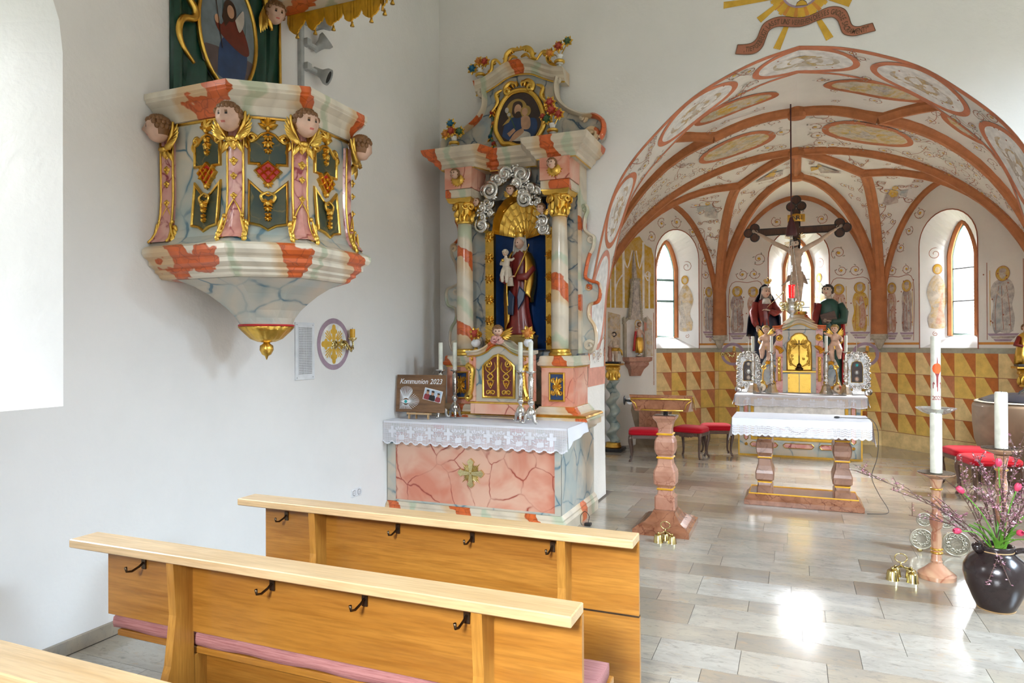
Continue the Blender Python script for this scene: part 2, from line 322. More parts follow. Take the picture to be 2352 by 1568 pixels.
def thing(name, label, cat, loc=(0, 0, 0), group=None, world=True, rz=0):
    o = bpy.data.objects.new(name, None); COL.objects.link(o); o.location = loc; o.rotation_euler.z = rz; o.empty_display_size = .1
    o['org'] = list(loc) if world else [0, 0, 0]      # where the parts' coordinates start
    return tagp(o, label, cat, group)
def kids(o): return [c for c in bpy.data.objects if c.parent == o]
def dup(o, loc=None, rz=None, label=None, parent=None, top=True):
    c = o.copy(); COL.objects.link(c); c.parent = parent
    if top:
        if loc is not None: c.location = loc
        if rz is not None: c.rotation_euler.z = rz
        if label: c['label'] = label
    for k in kids(o): dup(k, parent=c, top=False)
    return c
def strip_org():
    for o in bpy.data.objects:
        if 'org' in o: del o['org']
def text_mb(mb, txt, place, size=.1, shear=0., m=0, bold=.0):
    """letters as flat meshes; place(i) -> Matrix for letter i (local xy plane)"""
    for i, ch in enumerate(txt):
        if ch == ' ': continue
        c = bpy.data.curves.new('t', 'FONT'); c.body = ch; c.size = size; c.shear = shear; c.resolution_u = 3; c.align_x = 'CENTER'; c.offset = bold*size
        o = bpy.data.objects.new('t', c); COL.objects.link(o); bpy.context.view_layer.update()
        me = bpy.data.meshes.new_from_object(o.evaluated_get(bpy.context.evaluated_depsgraph_get())); M = place(i)
        mb.add([M @ v.co for v in me.vertices], [tuple(p.vertices) for p in me.polygons], m)
        bpy.data.objects.remove(o); bpy.data.curves.remove(c); bpy.data.meshes.remove(me)
def ellipse(cx, cz, rx, rz, n=32, a0=0., a1=2*PI):
    return [(cx+rx*math.cos(a0+(a1-a0)*i/n), cz+rz*math.sin(a0+(a1-a0)*i/n)) for i in range(n)]
def mirror(pts, cx): return [(2*cx-p[0], *p[1:]) for p in pts]
# ------------------------------------------------------------------ carved heads and draped bodies
def head_mb(mb, c, s, yaw=0., pitch=0., roll=0., baby=False, beard=False, hair=1., look='front'):
    """a head of height s facing -y; materials 0 skin 1 hair 2 lips 3 eye white 4 eye dark"""
    R = Matrix.Rotation(yaw, 3, 'Z') @ Matrix.Rotation(roll, 3, 'Y') @ Matrix.Rotation(pitch, 3, 'X')
    n, k = 28, 22; vs = []; cc = V(c)
    for i in range(k+1):
        a = -PI/2+PI*i/k
        for j in range(n):
            t = 2*PI*j/n-PI/2      # j=0 faces -y
            x, y, z = math.cos(a)*math.cos(t), math.cos(a)*math.sin(t), math.sin(a)
            f = max(0, -y); wx = .76 if not baby else .86; wy = .88
            jaw = 1-.26*max(0, -z-.1)*(1 if not baby else .5)
            X, Y, Z = x*wx*jaw, y*wy*(1-.1*max(0, -z)), z
            if f > .3:
                g = lambda x0, z0, sx, sz: math.exp(-((x-x0)/sx)**2-((z-z0)/sz)**2)
                Y -= .20*g(0, -.12, .10, .17)+.08*g(0, .08, .07, .2)        # nose
                Y += .10*(g(.3, .06, .16, .10)+g(-.3, .06, .16, .10))       # eye sockets
                Y -= .07*g(0, -.46, .2, .07)+.09*g(0, -.78, .22, .14)       # lips and chin
                Y -= .06*(g(.42, -.28, .2, .2)+g(-.42, -.28, .2, .2))*(1.4 if baby else .6)
                Y += .05*g(0, -.36, .3, .04)
            vs.append(cc+R @ V((X*s/2, Y*s/2, Z*s/2)))
    fs = {0: [], 1: [], 2: [], 3: [], 4: []}
    for i in range(k):
        a = -PI/2+PI*(i+.5)/k
        for j in range(n):
            t = 2*PI*(j+.5)/n-PI/2; x, y, z = math.cos(a)*math.cos(t), math.cos(a)*math.sin(t), math.sin(a)
            m = 0
            if hair and (y > -.12+.55*(z-.35)*-1 if z > .35 else y > .02) and z > -.75*hair: m = 1
            if z > (.48 if baby else .55) and hair: m = 1
            if y < -.5:
                if abs(x) < .2 and -.54 < z < -.38: m = 2
                if .14 < abs(x) < .46 and 0 < z < .13: m = 3
                if .24 < abs(x) < .37 and 0 < z < .14: m = 4
                if .14 < abs(x) < .5 and .2 < z < .27 and hair: m = 1
            if beard and y < .1 and z < -.36 and m != 2 and not (abs(x) < .3 and -.34 < z): m = 1
            fs[m].append((i*n+j, i*n+(j+1) % n, (i+1)*n+(j+1) % n, (i+1)*n+j))
    o = len(mb.v); M = mb.M
    mb.v += [tuple(M @ p) if M else tuple(p) for p in vs]
    for m, L in fs.items():
        for f in L: mb.f.append([o+q for q in f]); mb.mi.append(m)
    if hair:   # hair volume: locks over the crown, open at the face
        q = 16 if hair > .6 else 10
        for i in range(q):
            a = 2*PI*(i+.5)/q
            for zz, rr in ((.80, .42), (.60, .70), (.36, .90), (.05, .92), (-.25, .88))[:5 if hair > .8 else 4]:
                x, y = math.cos(a+zz*3), math.sin(a+zz*3)
                if y < (-.25 if zz < .2 else (-.62 if zz < .5 else -2)): continue
                p = cc+R @ V((x*rr*(.80 if not baby else .88)*s/2, y*rr*.92*s/2, zz*s/2)); mb.ell(p, (.20*s/2, .20*s/2, .23*s/2), 6, 4, 1)
        mb.ell(cc+R @ V((0, .07*s, .22*s)), (.38*s if not baby else .41*s, .39*s, .29*s), 14, 7, 1)
HEADM = ['skin', 'hair', 'flesh_lip', 'eye_white', 'eye_dark']
def drape(mb, rings, folds=9, amp=.06, n=40, seed=0, m=0, open_=None):
    """rings (z, cx, cy, rx, ry); vertical folds deepen downwards"""
    rnd = random.Random(seed); ph = rnd.random()*6; ph2 = rnd.random()*6; R = []
    z0, z1 = rings[0][0], rings[-1][0]
    for z, cx, cy, rx, ry in rings:
        t = (z-z0)/(z1-z0) if z1 != z0 else 0; rg = []
        for j in range(n):
            a = 2*PI*j/n; k = 1+amp*(1-.7*t)*(math.sin(folds*a+ph+1.2*t)+.5*math.sin((folds*.6//1)*a+ph2-2*t))
            rg.append((cx+rx*k*math.cos(a), cy+ry*k*math.sin(a), z))
        R.append(rg)
    return mb.loft(R, m=m)
def hand_mb(mb, c, d, s=.09, up=(0, 0, 1), curl=.5, m=0, side=1):
    """palm and five bent fingers pointing along d"""
    d = V(d).normalized(); up = V(up); b = d.cross(up).normalized()*side; u = b.cross(d).normalized()*side; c = V(c)
    mb.tube([c-d*s*.15, c+d*s*.15, c+d*s*.45], [s*.14, s*.22, s*.2], 8, m, sq=.55)
    for i, L in enumerate((.42, .5, .47, .36)):
        o = c+d*s*.42+b*s*(.17-.115*i); q = o+d*s*L*.5-u*s*.08*curl; e = q+(d*(1-curl)-u*curl).normalized()*s*L*.5
        mb.tube([o, q, e], [s*.06, s*.055, s*.04], 5, m)
    o = c+b*s*.18; q = o+(b*.7+d*.6).normalized()*s*.2; e = q+d*s*.2-u*s*.1*curl; mb.tube([o, q, e], [s*.07, s*.06, s*.045], 5, m)
def remesh(o, voxel, it=2):
    m = o.modifiers.new('skin', 'REMESH'); m.mode = 'VOXEL'; m.voxel_size = voxel; m.use_smooth_shade = True
    k = o.modifiers.new('soft', 'SMOOTH'); k.iterations = it; k.factor = .5
# ------------------------------------------------------------------ structure
XL = -3.75; YA, YB = 6.95, 7.65; X0 = .07
def S(o, label=None): o['kind'] = 'structure'; return o
def poly_faces(loops, place):
    vs = [V((p[0], p[1], 0)) for L in loops for p in L]
    return [place(p.x, p.y) for p in vs], [tuple(t) for t in tessellate_polygon([[V((p[0], p[1], 0)) for p in L] for L in loops])]
# floor: dark bed with single limestone slabs laid in courses
mb = MB(); mb.box(-4.2, 4.2, -3, 13.4, -.12, -.006)
floor = S(obj('floor', mb, 'joint'))
ROWS = [-2.6, -2.2, -1.8, -1.35, -1., -.6, -.2, .15, .5, .9, 1.2, 1.55, 1.95, 2.3, 2.62, 2.93, 3.25, 3.57, 3.727, 4.028, 4.28, 4.62, 4.82, 5.21, 5.5, 5.75, 6.07, 6.28, 6.65, 6.95, 7.2, 7.58, 7.85, 8.2, 8.45, 8.8, 9.05, 9.45, 9.75, 10.1, 10.4, 10.8, 11.1, 11.5, 11.9, 12.3, 12.7, 13.1]
JOINTS = {3.57: [-.455, .4], 3.727: [-.72, -.275, .158, .93], 4.028: [-.31, .333, .93], 4.28: [-.605, .043, .572, 1.14], 4.62: [-.277, .18, .933], 4.82: [-.62, -.02, .52, 1.07], 5.21: [-.727, -.17, .394, .955], 5.5: [-.53, .106, .8], 5.75: [-.65, -.145, .47], 6.28: [-.625, -.053, .915]}
unit = MB(); unit.box(-.5, .5, -.5, .5, -1, 0); tile0 = None; rt = random.Random(3); rest = MB()
for a, b in zip(ROWS, ROWS[1:]):
    xr = 4.1 if b < 6.95 else 3.1; xl = -3.73 if b < 6.95 else -3.0
    if 6.94 < a < 7.6: xl, xr = -1.95, 2.1
    J = list(JOINTS.get(a, [])); x = min(J) if J else xl+rt.uniform(.3, .9)
    while x > xl+.9: x -= rt.uniform(.55, .9); J.append(x)
    x = max(J) if J else x
    if not J: J = [x]
    while x < xr-.9: x += rt.uniform(.5, .95); J.append(x)
    J = sorted(set([xl]+[j for j in J if xl+.15 < j < xr-.15]+[xr]))
    for x0, x1 in zip(J, J[1:]):
        if b < 1.2: rest.box(x0+.0015, x1-.0015, a+.0015, b-.0015, -.02, 0); continue
        if tile0 is None: t = tile0 = obj('stone_slab', unit, 'floor_stone', floor)
        else: t = tile0.copy(); COL.objects.link(t)
        t.location = ((x0+x1)/2, (a+b)/2, rt.uniform(-.0006, .0004)); t.scale = (x1-x0-.003, b-a-.003, .02)
tagp(obj('stone_slab_field', rest, 'floor_stone', floor), kind='stuff')
# arch wall
half = [(2.06, 0), (2.07, .7), (2.07, 1.3), (2.05, 2.13), (1.985, 2.54), (1.87, 3.03), (1.755, 3.35), (1.585, 3.61), (1.335, 3.87), (1.02, 4.14), (.70, 4.31), (.35, 4.44), (0, 4.51)]
hs = [(p.x, p.y) for p in smooth(half, 5)]
ARCH = [(X0-a, z) for a, z in hs]+[(X0+a, z) for a, z in reversed(hs)][1:]
mb = MB()
for Y in (YA, YB):
    vs, fs = poly_faces([[(-3.95, -.02)]+ARCH+[(4.3, -.02), (4.3, 6.6), (-3.95, 6.6)]], lambda x, z: (x, Y, z)); mb.add(vs, fs)
wall_front = S(obj('wall_front', mb, 'plaster_nave', fix=False))
L = [0.]
for p, q in zip(ARCH, ARCH[1:]): L.append(L[-1]+math.dist(p, q))
LM = L[-1]/2
def soffit(l, t, h=0.):
    """l: arc length from the crown (left negative), t: 0 nave edge .. 1 chancel edge, h: inwards"""
    q = max(0, min(L[-1], l+LM)); i = 0
    while i < len(L)-2 and L[i+1] < q: i += 1
    k = (q-L[i])/(L[i+1]-L[i]); a, b = ARCH[i], ARCH[i+1]; x = a[0]+(b[0]-a[0])*k; z = a[1]+(b[1]-a[1])*k
    d = V((b[0]-a[0], b[1]-a[1])).normalized(); return (x+d.y*h, YA+(YB-YA)*t, z-d.x*h)
mb = MB(); mb.grid(lambda u, v: soffit((u*2-1)*LM, v), 130, 4)
S(obj('arch_soffit', mb, 'plaster_chancel', wall_front, True, fix=False))
def larc(x, z): return min((abs(soffit(l, .5)[0]-x)+abs(soffit(l, .5)[2]-z), l) for l in [-LM+i*LM/200 for i in range(401)])[1]
class Paint:
    """brush work lying on a surface: P(s, t, h) -> point; materials by index"""
    def __init__(s, P, ms=1., mt=1., lift=.004): s.P = P; s.ms = ms; s.mt = mt; s.mb = MB(); s.lift = lift; s.k = 0
    def pt(s, a, b, h): return s.P(a, b, h)
    def lft(s): s.k += 1; return s.lift+min(s.k*.00003, .012)
    def line(s, pts, wd, m=0, close=False, taper=False):
        h = s.lft(); P = pts+[pts[0]] if close else pts; vs = []; n = len(P)
        for i, (a, b) in enumerate(P):
            x0, y0 = P[(i-1) % (n-1)] if close else P[max(0, i-1)]; x1, y1 = P[(i+1) % (n-1) if close else min(n-1, i+1)]
            dx, dy = (x1-x0)*s.ms, (y1-y0)*s.mt; q = math.hypot(dx, dy) or 1; w2 = wd/2*(1-.7*i/n if taper else 1)
            for g in (1, -1): vs.append(s.pt(a-g*dy/q*w2/s.ms, b+g*dx/q*w2/s.mt, h))
        s.mb.add(vs, [(2*i, 2*i+1, 2*i+3, 2*i+2) for i in range(n-1)], m)
    def fill(s, pts, m=0, rings=1):
        h = s.lft(); n = len(pts)
        if rings == 0:
            tri = tessellate_polygon([[V((a, b, 0)) for a, b in pts]]); s.mb.add([s.pt(a, b, h) for a, b in pts], [tuple(t) for t in tri], m); return
        ca = sum(p[0] for p in pts)/n; cb = sum(p[1] for p in pts)/n; vs = [s.pt(ca, cb, h)]
        for r in range(1, rings+1): vs += [s.pt(ca+(a-ca)*r/rings, cb+(b-cb)*r/rings, h) for a, b in pts]
        fs = [(0, 1+i, 1+(i+1) % n) for i in range(n)]
        for r in range(rings-1): fs += [(1+r*n+i, 1+(r+1)*n+i, 1+(r+1)*n+(i+1) % n, 1+r*n+(i+1) % n) for i in range(n)]
        s.mb.add(vs, fs, m)
    def ell(s, a, b, rx, ry, m=0, n=18, rings=1, rot=0.):
        c, d = math.cos(rot), math.sin(rot)
        s.fill([(a+(rx*math.cos(t)*c-ry*math.sin(t)*d)/s.ms, b+(rx*math.cos(t)*d+ry*math.sin(t)*c)/s.mt) for t in (2*PI*i/n for i in range(n))], m, rings)
    def ring(s, a, b, rx, ry, wd, m=0, n=40):
        s.line([(a+rx*math.cos(2*PI*i/n)/s.ms, b+ry*math.sin(2*PI*i/n)/s.mt) for i in range(n)], wd, m, True)
    def scroll(s, a, b, r, a0, hand=1, turns=1.3, wd=.009, m=0, flower=None, leaf=None, rnd=random):
        pts = []
        for i in range(23):
            t = i/22; rr = r*(1-.8*t); q = a0+hand*2*PI*turns*t; pts.append((a+rr*math.cos(q)/s.ms, b+rr*math.sin(q)/s.mt))
        s.line(pts, wd, m)
        if flower is not None: s.ell(a, b, r*.24, r*.2, flower, 8)
        if leaf is not None:
            for q in range(4):
                t = a0+q*1.7; s.ell(a+r*.8*math.cos(t)/s.ms, b+r*.8*math.sin(t)/s.mt, r*.2, r*.09, leaf, 8, rot=t+.8)
    def vines(s, reg, n, r0, r1, seed=1, wd=.009, m=0, fl=2, lf=1, ok=None):
        rnd = random.Random(seed); pl = []
        for _ in range(n*14):
            if len(pl) >= n: break
            a = rnd.uniform(reg[0], reg[1]); b = rnd.uniform(reg[2], reg[3]); r = rnd.uniform(r0, r1)
            if ok and not ok(a, b, r): continue
            if any(math.hypot((a-x)*s.ms, (b-y)*s.mt) < (r+q)*.95 for x, y, q in pl): continue
            pl.append((a, b, r)); s.scroll(a, b, r, rnd.uniform(0, 6.3), rnd.choice((1, -1)), rnd.uniform(.9, 1.5), wd, m, fl if rnd.random() < .7 else None, lf)
            if len(pl) > 1 and rnd.random() < .7:
                x, y, q = min(pl[:-1], key=lambda p: math.hypot((a-p[0])*s.ms, (b-p[1])*s.mt)); cx, cy = (a+x)/2+(b-y)*.15*s.mt/s.ms, (b+y)/2-(a-x)*.15*s.ms/s.mt
                if math.hypot((a-x)*s.ms, (b-y)*s.mt) < 4*r1: s.line([(p.x, p.y) for p in smooth([(x, y+q/s.mt), (cx, cy), (a, b-r/s.mt)], 5)], wd, m)
            for _2 in range(2): t = rnd.uniform(0, 6.3); s.ell(a+1.25*r*math.cos(t)/s.ms, b+1.25*r*math.sin(t)/s.mt, r*.26, r*.1, lf, 8, rot=rnd.uniform(0, 3))
    def build(s, name, mats, parent): return obj(name, s.mb, mats, parent, fix=False)
# painted soffit of the chancel arch
pt = Paint(soffit, 1., YB-YA)
mats = ['paint_line', 'paint_leaf', 'paint_ochre', 'paint_orange', 'fresco_saints', 'fresco_ochre', 'paint_pinkred', 'paint_white']
lo, hi = larc(X0-2.05, 1.27), larc(X0+2.05, 1.27)
mid = [i*(hi-lo)/90+lo for i in range(91)]
for t, wd in ((.045, .07), (.975, .045)): pt.line([(l, t) for l in mid], wd, 3)
for e in (lo, hi): sg = 1 if e == lo else -1; pt.line([(e+sg*.08, .0), (e+sg*.08, .5), (e+sg*.08, 1.)], .2, 6)
MEDS = [(-1.95, 2.2, .52), (-1.72, 3.18, .40), (-.93, 4.05, .46), (.12, 4.48, .47), (1.11, 4.07, .46), (1.83, 3.3, .45), (2.1, 2.2, .5)]
ML = [(larc(x, z), r) for x, z, r in MEDS]
for i, (l, r) in enumerate(ML):
    pt.ell(l, .5, r-.03, .26, 7, 36, 3); pt.ring(l, .5, r, .29, .065, 3 if i not in (0, 6) else 6, 52)
    if 0 < i < 6:
        pt.ell(l, .52, r*.72, .13, 4 if i != 3 else 5, 20, 3)
        for q in range(14): pt.ell(l+random.uniform(-.8, .8)*r, .5+random.uniform(-.26, .26), .011, .011, 0, 6)
def clear(l, t, r): return all(math.hypot((l-a)/(q+r+.02), (t-.5)*(YB-YA)/(.33+r)) > 1. for a, q in ML) and .1 < t < .92
pt.vines((lo+.3, hi-.3, .1, .92), 60, .05, .10, 4, .008, ok=clear)
pt.build('painted_soffit', mats, wall_front)
# nave shell
WN = [(1.0, 1.385), (2.56, 1.385)]+[(1.78+.78*math.cos(a), 3.35+.78*math.sin(a)) for a in (PI*i/14 for i in range(15))]   # north window, (y, z)
WI = [(1.3, 1.65), (2.2, 1.65)]+[(1.75+.45*math.cos(a), 3.35+.55*math.sin(a)) for a in (PI*i/14 for i in range(15))]
mb = MB(); vs, fs = poly_faces([[(-3, -.02), (7.0, -.02), (7.0, 6.6), (-3, 6.6)], WN], lambda y, z: (XL, y, z)); mb.add(vs, fs)
wall_left = S(obj('wall_left', mb, 'plaster_nave', fix=False)); mb = MB()
n = len(WN); mb.add([(XL, y, z) for y, z in WN]+[(-4.5, y, z) for y, z in WI], [(i, (i+1) % n, n+(i+1) % n, n+i) for i in range(n)])
S(obj('wall_left_reveal', mb, 'plaster_white', fix=False))
def nave_window(name, X, sg, y0):   # leaded panes in an iron grid at the outer end of the splay
    mb = MB(); W2 = [(y0+y-1.75, z) for y, z in WI]; n = len(W2)
    fr = MB(); fr.tube([(X, y, z) for y, z in W2+[W2[0]]], .03, 6)
    o = S(obj(name, fr, 'green_frame'))
    vs, fs = poly_faces([W2], lambda y, z: (X, y, z)); g = MB(); g.add(vs, fs); obj('pane', g, 'window_glass', o)
    b = MB()
    for z in (2.2, 2.75, 3.3): b.tube([(X, y0-.45, z), (X, y0+.45, z)], .012, 5)
    b.tube([(X, y0, 1.65), (X, y0, 3.9)], .012, 5); obj('glazing_bar', b, 'lead', o)
nave_window('window_1', -4.5, -1, 1.75)
mb = MB(); mb.box(XL, XL+.02, -3, 5.85, 0, .085, c=.004); S(obj('baseboard_left', mb, 'floor_stone', smooth_=False))
def hole(yc, w_, z0, zs): return [(yc-w_, z0), (yc+w_, z0)]+[(yc+w_*math.cos(a), zs+w_*math.sin(a)) for a in (PI*i/12 for i in range(13))]
mb = MB(); hs_ = [hole(1.2, .85, 1.5, 4.0), hole(4.6, .85, 1.5, 4.0)]
for X in (4.2, 4.55):
    vs, fs = poly_faces([[(-3, -.02), (7.0, -.02), (7.0, 6.6), (-3, 6.6)]]+hs_, lambda y, z: (X, y, z)); mb.add(vs, fs)
for h in hs_: n = len(h); mb.add([(4.2, *p) for p in h]+[(4.55, *p) for p in h], [(i, (i+1) % n, n+(i+1) % n, n+i) for i in range(n)])
S(obj('wall_right', mb, 'plaster_nave', fix=False))
mb = MB(); hb = [hole(0., 1.35, 1.6, 3.4)]
for Y in (-3., -3.3):
    vs, fs = poly_faces([[(-3.95, -.02), (4.3, -.02), (4.3, 6.6), (-3.95, 6.6)]]+hb, lambda x, z: (x, Y, z)); mb.add(vs, fs)
for h in hb: n = len(h); mb.add([(p[0], -3., p[1]) for p in h]+[(p[0], -3.3, p[1]) for p in h], [(i, (i+1) % n, n+(i+1) % n, n+i) for i in range(n)])
S(obj('wall_back', mb, 'plaster_nave', fix=False))
mb = MB(); mb.box(-60, 60, -60, 70, -.4, -.15); S(obj('floor_outside', mb, 'pale_leaf'))
mb = MB(); mb.box(-3.95, 4.55, -3, 7.0, 6.6, 6.75); S(obj('ceiling', mb, 'plaster_nave'))
# ------------------------------------------------------------------ chancel walls
SL, CL, CR, SR = V((-3.05, 10.9)), V((-1.25, 12.9)), V((1.36, 12.9)), V((3.16, 10.9)); ZT = 4.85
def wallfn(A, B):
    d = (B-A).normalized(); nn = V((-d.y, d.x)); nn = nn if nn.dot(V((.06, 9))-A) > 0 else -nn   # into the room
    return lambda s, z, h=0.: (A.x+d.x*s+nn.x*h, A.y+d.y*s+nn.y*h, z)
def win_out(c, hw, z0, zs, rise): return [(c-hw, z0), (c+hw, z0)]+[(c+hw*math.cos(a), zs+rise*math.sin(a)) for a in (PI*i/16 for i in range(17))]
def win_in(c, hw, z0, zs, zt):
    pts = [(c-hw, z0), (c+hw, z0)]
    for i in range(17):
        a = PI*i/16; x = math.cos(a); k = 1-abs(x); pts.append((c+hw*x, zs+(zt-zs)*(1-abs(x)**1.7)**.8 if i != 8 else zt))
    return pts
WINS = {'left': (1.76, .48, .24), 'center': (1.345, .49, .23), 'right': (1.195, .47, .22)}
APSE = {}; mk = {'left': (SL, CL), 'center': (CL, CR), 'right': (CR, SR)}
for k, (A, B) in mk.items():
    P = wallfn(A, B); APSE[k] = P; ln = (B-A).length; c, ho, hi_ = WINS[k]
    O = win_out(c, ho, 1.62, 3.22, .50); I = win_in(c, hi_, 1.82, 3.05, 3.56); mb = MB()
    vs, fs = poly_faces([[(0, -.02), (ln, -.02), (ln, ZT), (0, ZT)], O], lambda s, z: P(s, z)); mb.add(vs, fs)
    wl = S(obj('wall_apse_'+k, mb, 'plaster_chancel', fix=False)); n = len(O); APSE[k+'_o'] = wl
    sp = MB(); sp.add([P(*p) for p in O]+[P(p[0], p[1], -.34) for p in I], [(i, (i+1) % n, n+(i+1) % n, n+i) for i in range(n)])
    obj('window_splay', sp, 'plaster_white', wl, fix=False)
    st = MB(); st.tube([P(p[0], p[1], -.335) for p in I[1:]+[I[0]]], .045, 6); obj('stone_surround', st, 'rib_stone', wl)
    pe = Paint(P); pe.line(O[1:]+[O[0]], .018, 0); pe.build('painted_outline', ['paint_line'], wl)
    idx = {'left': 2, 'center': 3, 'right': 4}[k]
    I2 = win_in(c, hi_-.03, 1.84, 3.05, 3.52); fr = MB(); fr.tube([P(p[0], p[1], -.36) for p in I2+[I2[0]]], .022, 6)
    wo = S(obj('window_%d' % idx, fr, 'green_frame')); g = MB(); vs, fs = poly_faces([I2], lambda s, z: P(s, z, -.37)); g.add(vs, fs); obj('pane', g, 'window_glass', wo)
    for z in ((2.48, 2.86) if k == 'left' else (2.35, 2.85)):
        b = MB(); b.tube([P(c-hi_+.02, z, -.35), P(c+hi_-.02, z, -.35)], .022 if k == 'left' else .009, 6); obj('window_bar', b, 'green_frame' if k == 'left' else 'lead', wo)
    if k == 'left':
        b = MB(); b.tube([P(c+hi_-.035, 1.84, -.35), P(c+hi_-.035, 2.86, -.35)], .02, 6); obj('casement_stile', b, 'green_frame', wo)
    ld = MB(); r = .062    # hexagonal lead cames
    for i in range(-5, 6):
        for j in range(0, 28):
            hx = c+i*r*1.5; hz = 1.8+j*r*1.732+(r*.866 if i % 2 else 0)
            for q in range(3):
                a0, a1 = PI/3*q, PI/3*(q+1); p0 = (hx+r*math.cos(a0), hz+r*math.sin(a0)); p1 = (hx+r*math.cos(a1), hz+r*math.sin(a1))
                zz = lambda x: 3.05+.5*(1-min(1, abs(x-c)/hi_)**1.7)**.8
                if all(abs(p[0]-c) < hi_-.03 and 1.85 < p[1] < zz(p[0])-.03 for p in (p0, p1)): ld.tube([P(*p0, -.365), P(*p1, -.365)], .0028 if k == 'left' else .0018, 4, cap=False)
    obj('lead_came', ld, 'lead', wo)
for nm, X in (('wall_chancel_left', -3.05), ('wall_chancel_right', 3.16)):
    hl = [hole(9.3, .75, 1.6, 3.3)] if X > 0 else []
    mb = MB(); vs, fs = poly_faces([[(7.65, -.02), (10.9, -.02), (10.9, ZT), (7.65, ZT)]]+hl, lambda y, z: (X, y, z)); mb.add(vs, fs)
    for h in hl: n = len(h); mb.add([(X, *p) for p in h]+[(X+.4, *p) for p in h], [(i, (i+1) % n, n+(i+1) % n, n+i) for i in range(n)])
    S(obj(nm, mb, 'plaster_chancel', fix=False))
# ------------------------------------------------------------------ vault: ribs and webs
def arc3(a, b, k=14, pw=.5, lin=0.):
    a, b = V(a), V(b); out = []
    for i in range(k+1):
        t = 1-math.cos(PI/2*i/k); z = a.z+(b.z-a.z)*math.sin(PI/2*i/k)
        p = a.lerp(b, t); out.append(V((p.x, p.y, z)))
    return out
ZS = 1.9
s3 = lambda p: V((p.x, p.y, ZS))
K0, K1, K2 = V((.06, 10.9, 4.57)), V((.06, 9.2, 4.62)), V((.06, 11.95, 4.45))
N1L, N1R, N2L, N2R = V((-.93, 9.02, 4.36)), V((.95, 9.02, 4.36)), V((-.79, 11.6, 4.28)), V((1.0, 11.6, 4.31))
AC, AL_, AR_ = V((.06, 12.88, 4.27)), V(((SL.x+CL.x)/2+.05, (SL.y+CL.y)/2+.05, 4.2)), V(((SR.x+CR.x)/2-.05, (SR.y+CR.y)/2+.05, 4.2))
BIN = 0.05
def bow(a, b, up=.06, k=6): return [V(a).lerp(V(b), i/k)+V((0, 0, up*math.sin(PI*i/k))) for i in range(k+1)]
sl, cl, c_r, sr = s3(SL), s3(CL), s3(CR), s3(SR)
R = {}
R['A_L'] = arc3(sl, N1L); R['A_R'] = arc3(sr, N1R); R['t_L'] = bow(N1L, K1); R['t_R'] = bow(N1R, K1)
R['B_L'] = arc3(sl, K0, 18); R['B_R'] = arc3(sr, K0, 18)
R['C_L'] = arc3(sl, N2L); R['C_R'] = arc3(sr, N2R); R['k_L'] = bow(N2L, K0, .03); R['k_R'] = bow(N2R, K0, .03)
R['D_L'] = arc3(cl, N2L); R['D_R'] = arc3(c_r, N2R); R['E_L'] = arc3(cl, K2); R['E_R'] = arc3(c_r, K2); R['s'] = bow(K2, K0, .02)
R['F_L'] = arc3(cl, AC); R['F_R'] = arc3(c_r, AC); R['G_L'] = arc3(cl, AL_); R['G_R'] = arc3(c_r, AR_); R['H_L'] = arc3(sl, AL_); R['H_R'] = arc3(sr, AR_)
def resamp(c, t):
    d = [0.]
    for p, q in zip(c, c[1:]): d.append(d[-1]+(q-p).length)
    x = t*d[-1]; i = 0
    while i < len(d)-2 and d[i+1] < x: i += 1
    return c[i].lerp(c[i+1], (x-d[i])/(d[i+1]-d[i]))
mb = MB(); WEB = []
def web(a, b, nu=20, nv=5): WEB.append((a, b)); mb.grid(lambda u, v: resamp(a, u).lerp(resamp(b, u), v), nu, nv)
front_L = [V((.06+(-3.11)*math.cos(PI/2*i/16), 7.66, ZS+(4.72-ZS)*math.sin(PI/2*i/16))) for i in range(17)]
front_R = [V((.06+(3.10)*math.cos(PI/2*i/16), 7.66, ZS+(4.72-ZS)*math.sin(PI/2*i/16))) for i in range(17)]
for q, fr_ in (('L', front_L), ('R', front_R)):
    a1 = R['A_'+q]+R['t_'+q][1:]
    web(fr_, a1, 26, 8); web(a1, R['B_'+q], 26, 6); web(R['B_'+q], R['C_'+q]+R['k_'+q][1:]); web(R['D_'+q]+R['k_'+q][1:], R['E_'+q]+R['s'][1:])
    web(R['E_'+q], R['F_'+q]); web(R['C_'+q], R['H_'+q]); web(R['D_'+q], R['G_'+q])
for q, fr_ in (('L', front_L), ('R', front_R)):   # ribs running back to the first springers, lying on the front webs
    a1 = R['A_'+q]+R['t_'+q][1:]; ln = lambda c: sum((p1-p0).length for p0, p1 in zip(c, c[1:])); un = ln(R['A_'+q])/ln(a1)
    R['u_'+q] = [resamp(a1, un-.30*i/10).lerp(resamp(fr_, un-.30*i/10), i/10) for i in range(11)]
vault = S(obj('ceiling_vault', mb, 'plaster_chancel', None, True, fix=False))
for k, c in R.items():
    wd = {'F': .05, 'G': .05, 'H': .045}.get(k[0], .075); rb = MB(); P = [resamp(c, i/22) for i in range(23)]
    prof = [(-1, .5), (-1, -.25), (-.45, -.75), (-.3, -1.15), (.3, -1.15), (.45, -.75), (1, -.25), (1, .5)]; rings = []
    for i, p in enumerate(P):
        t = (P[min(22, i+1)]-P[max(0, i-1)]).normalized(); sd = t.cross(V((0, 0, 1)))
        if sd.length < .3: sd = (P[-1]-P[0]).cross(V((0, 0, 1)))
        sd.normalize(); up = sd.cross(t).normalized(); up = up if up.z >= -.01 else -up
        if i < 4 and up.dot(V((.06, 9.5, 3))-p) > 0: up = -up
        rings.append([p+sd*x*wd+up*z*wd for x, z in prof])
    rb.loft(rings); obj('vault_rib', rb, 'rib_stone', vault, False)
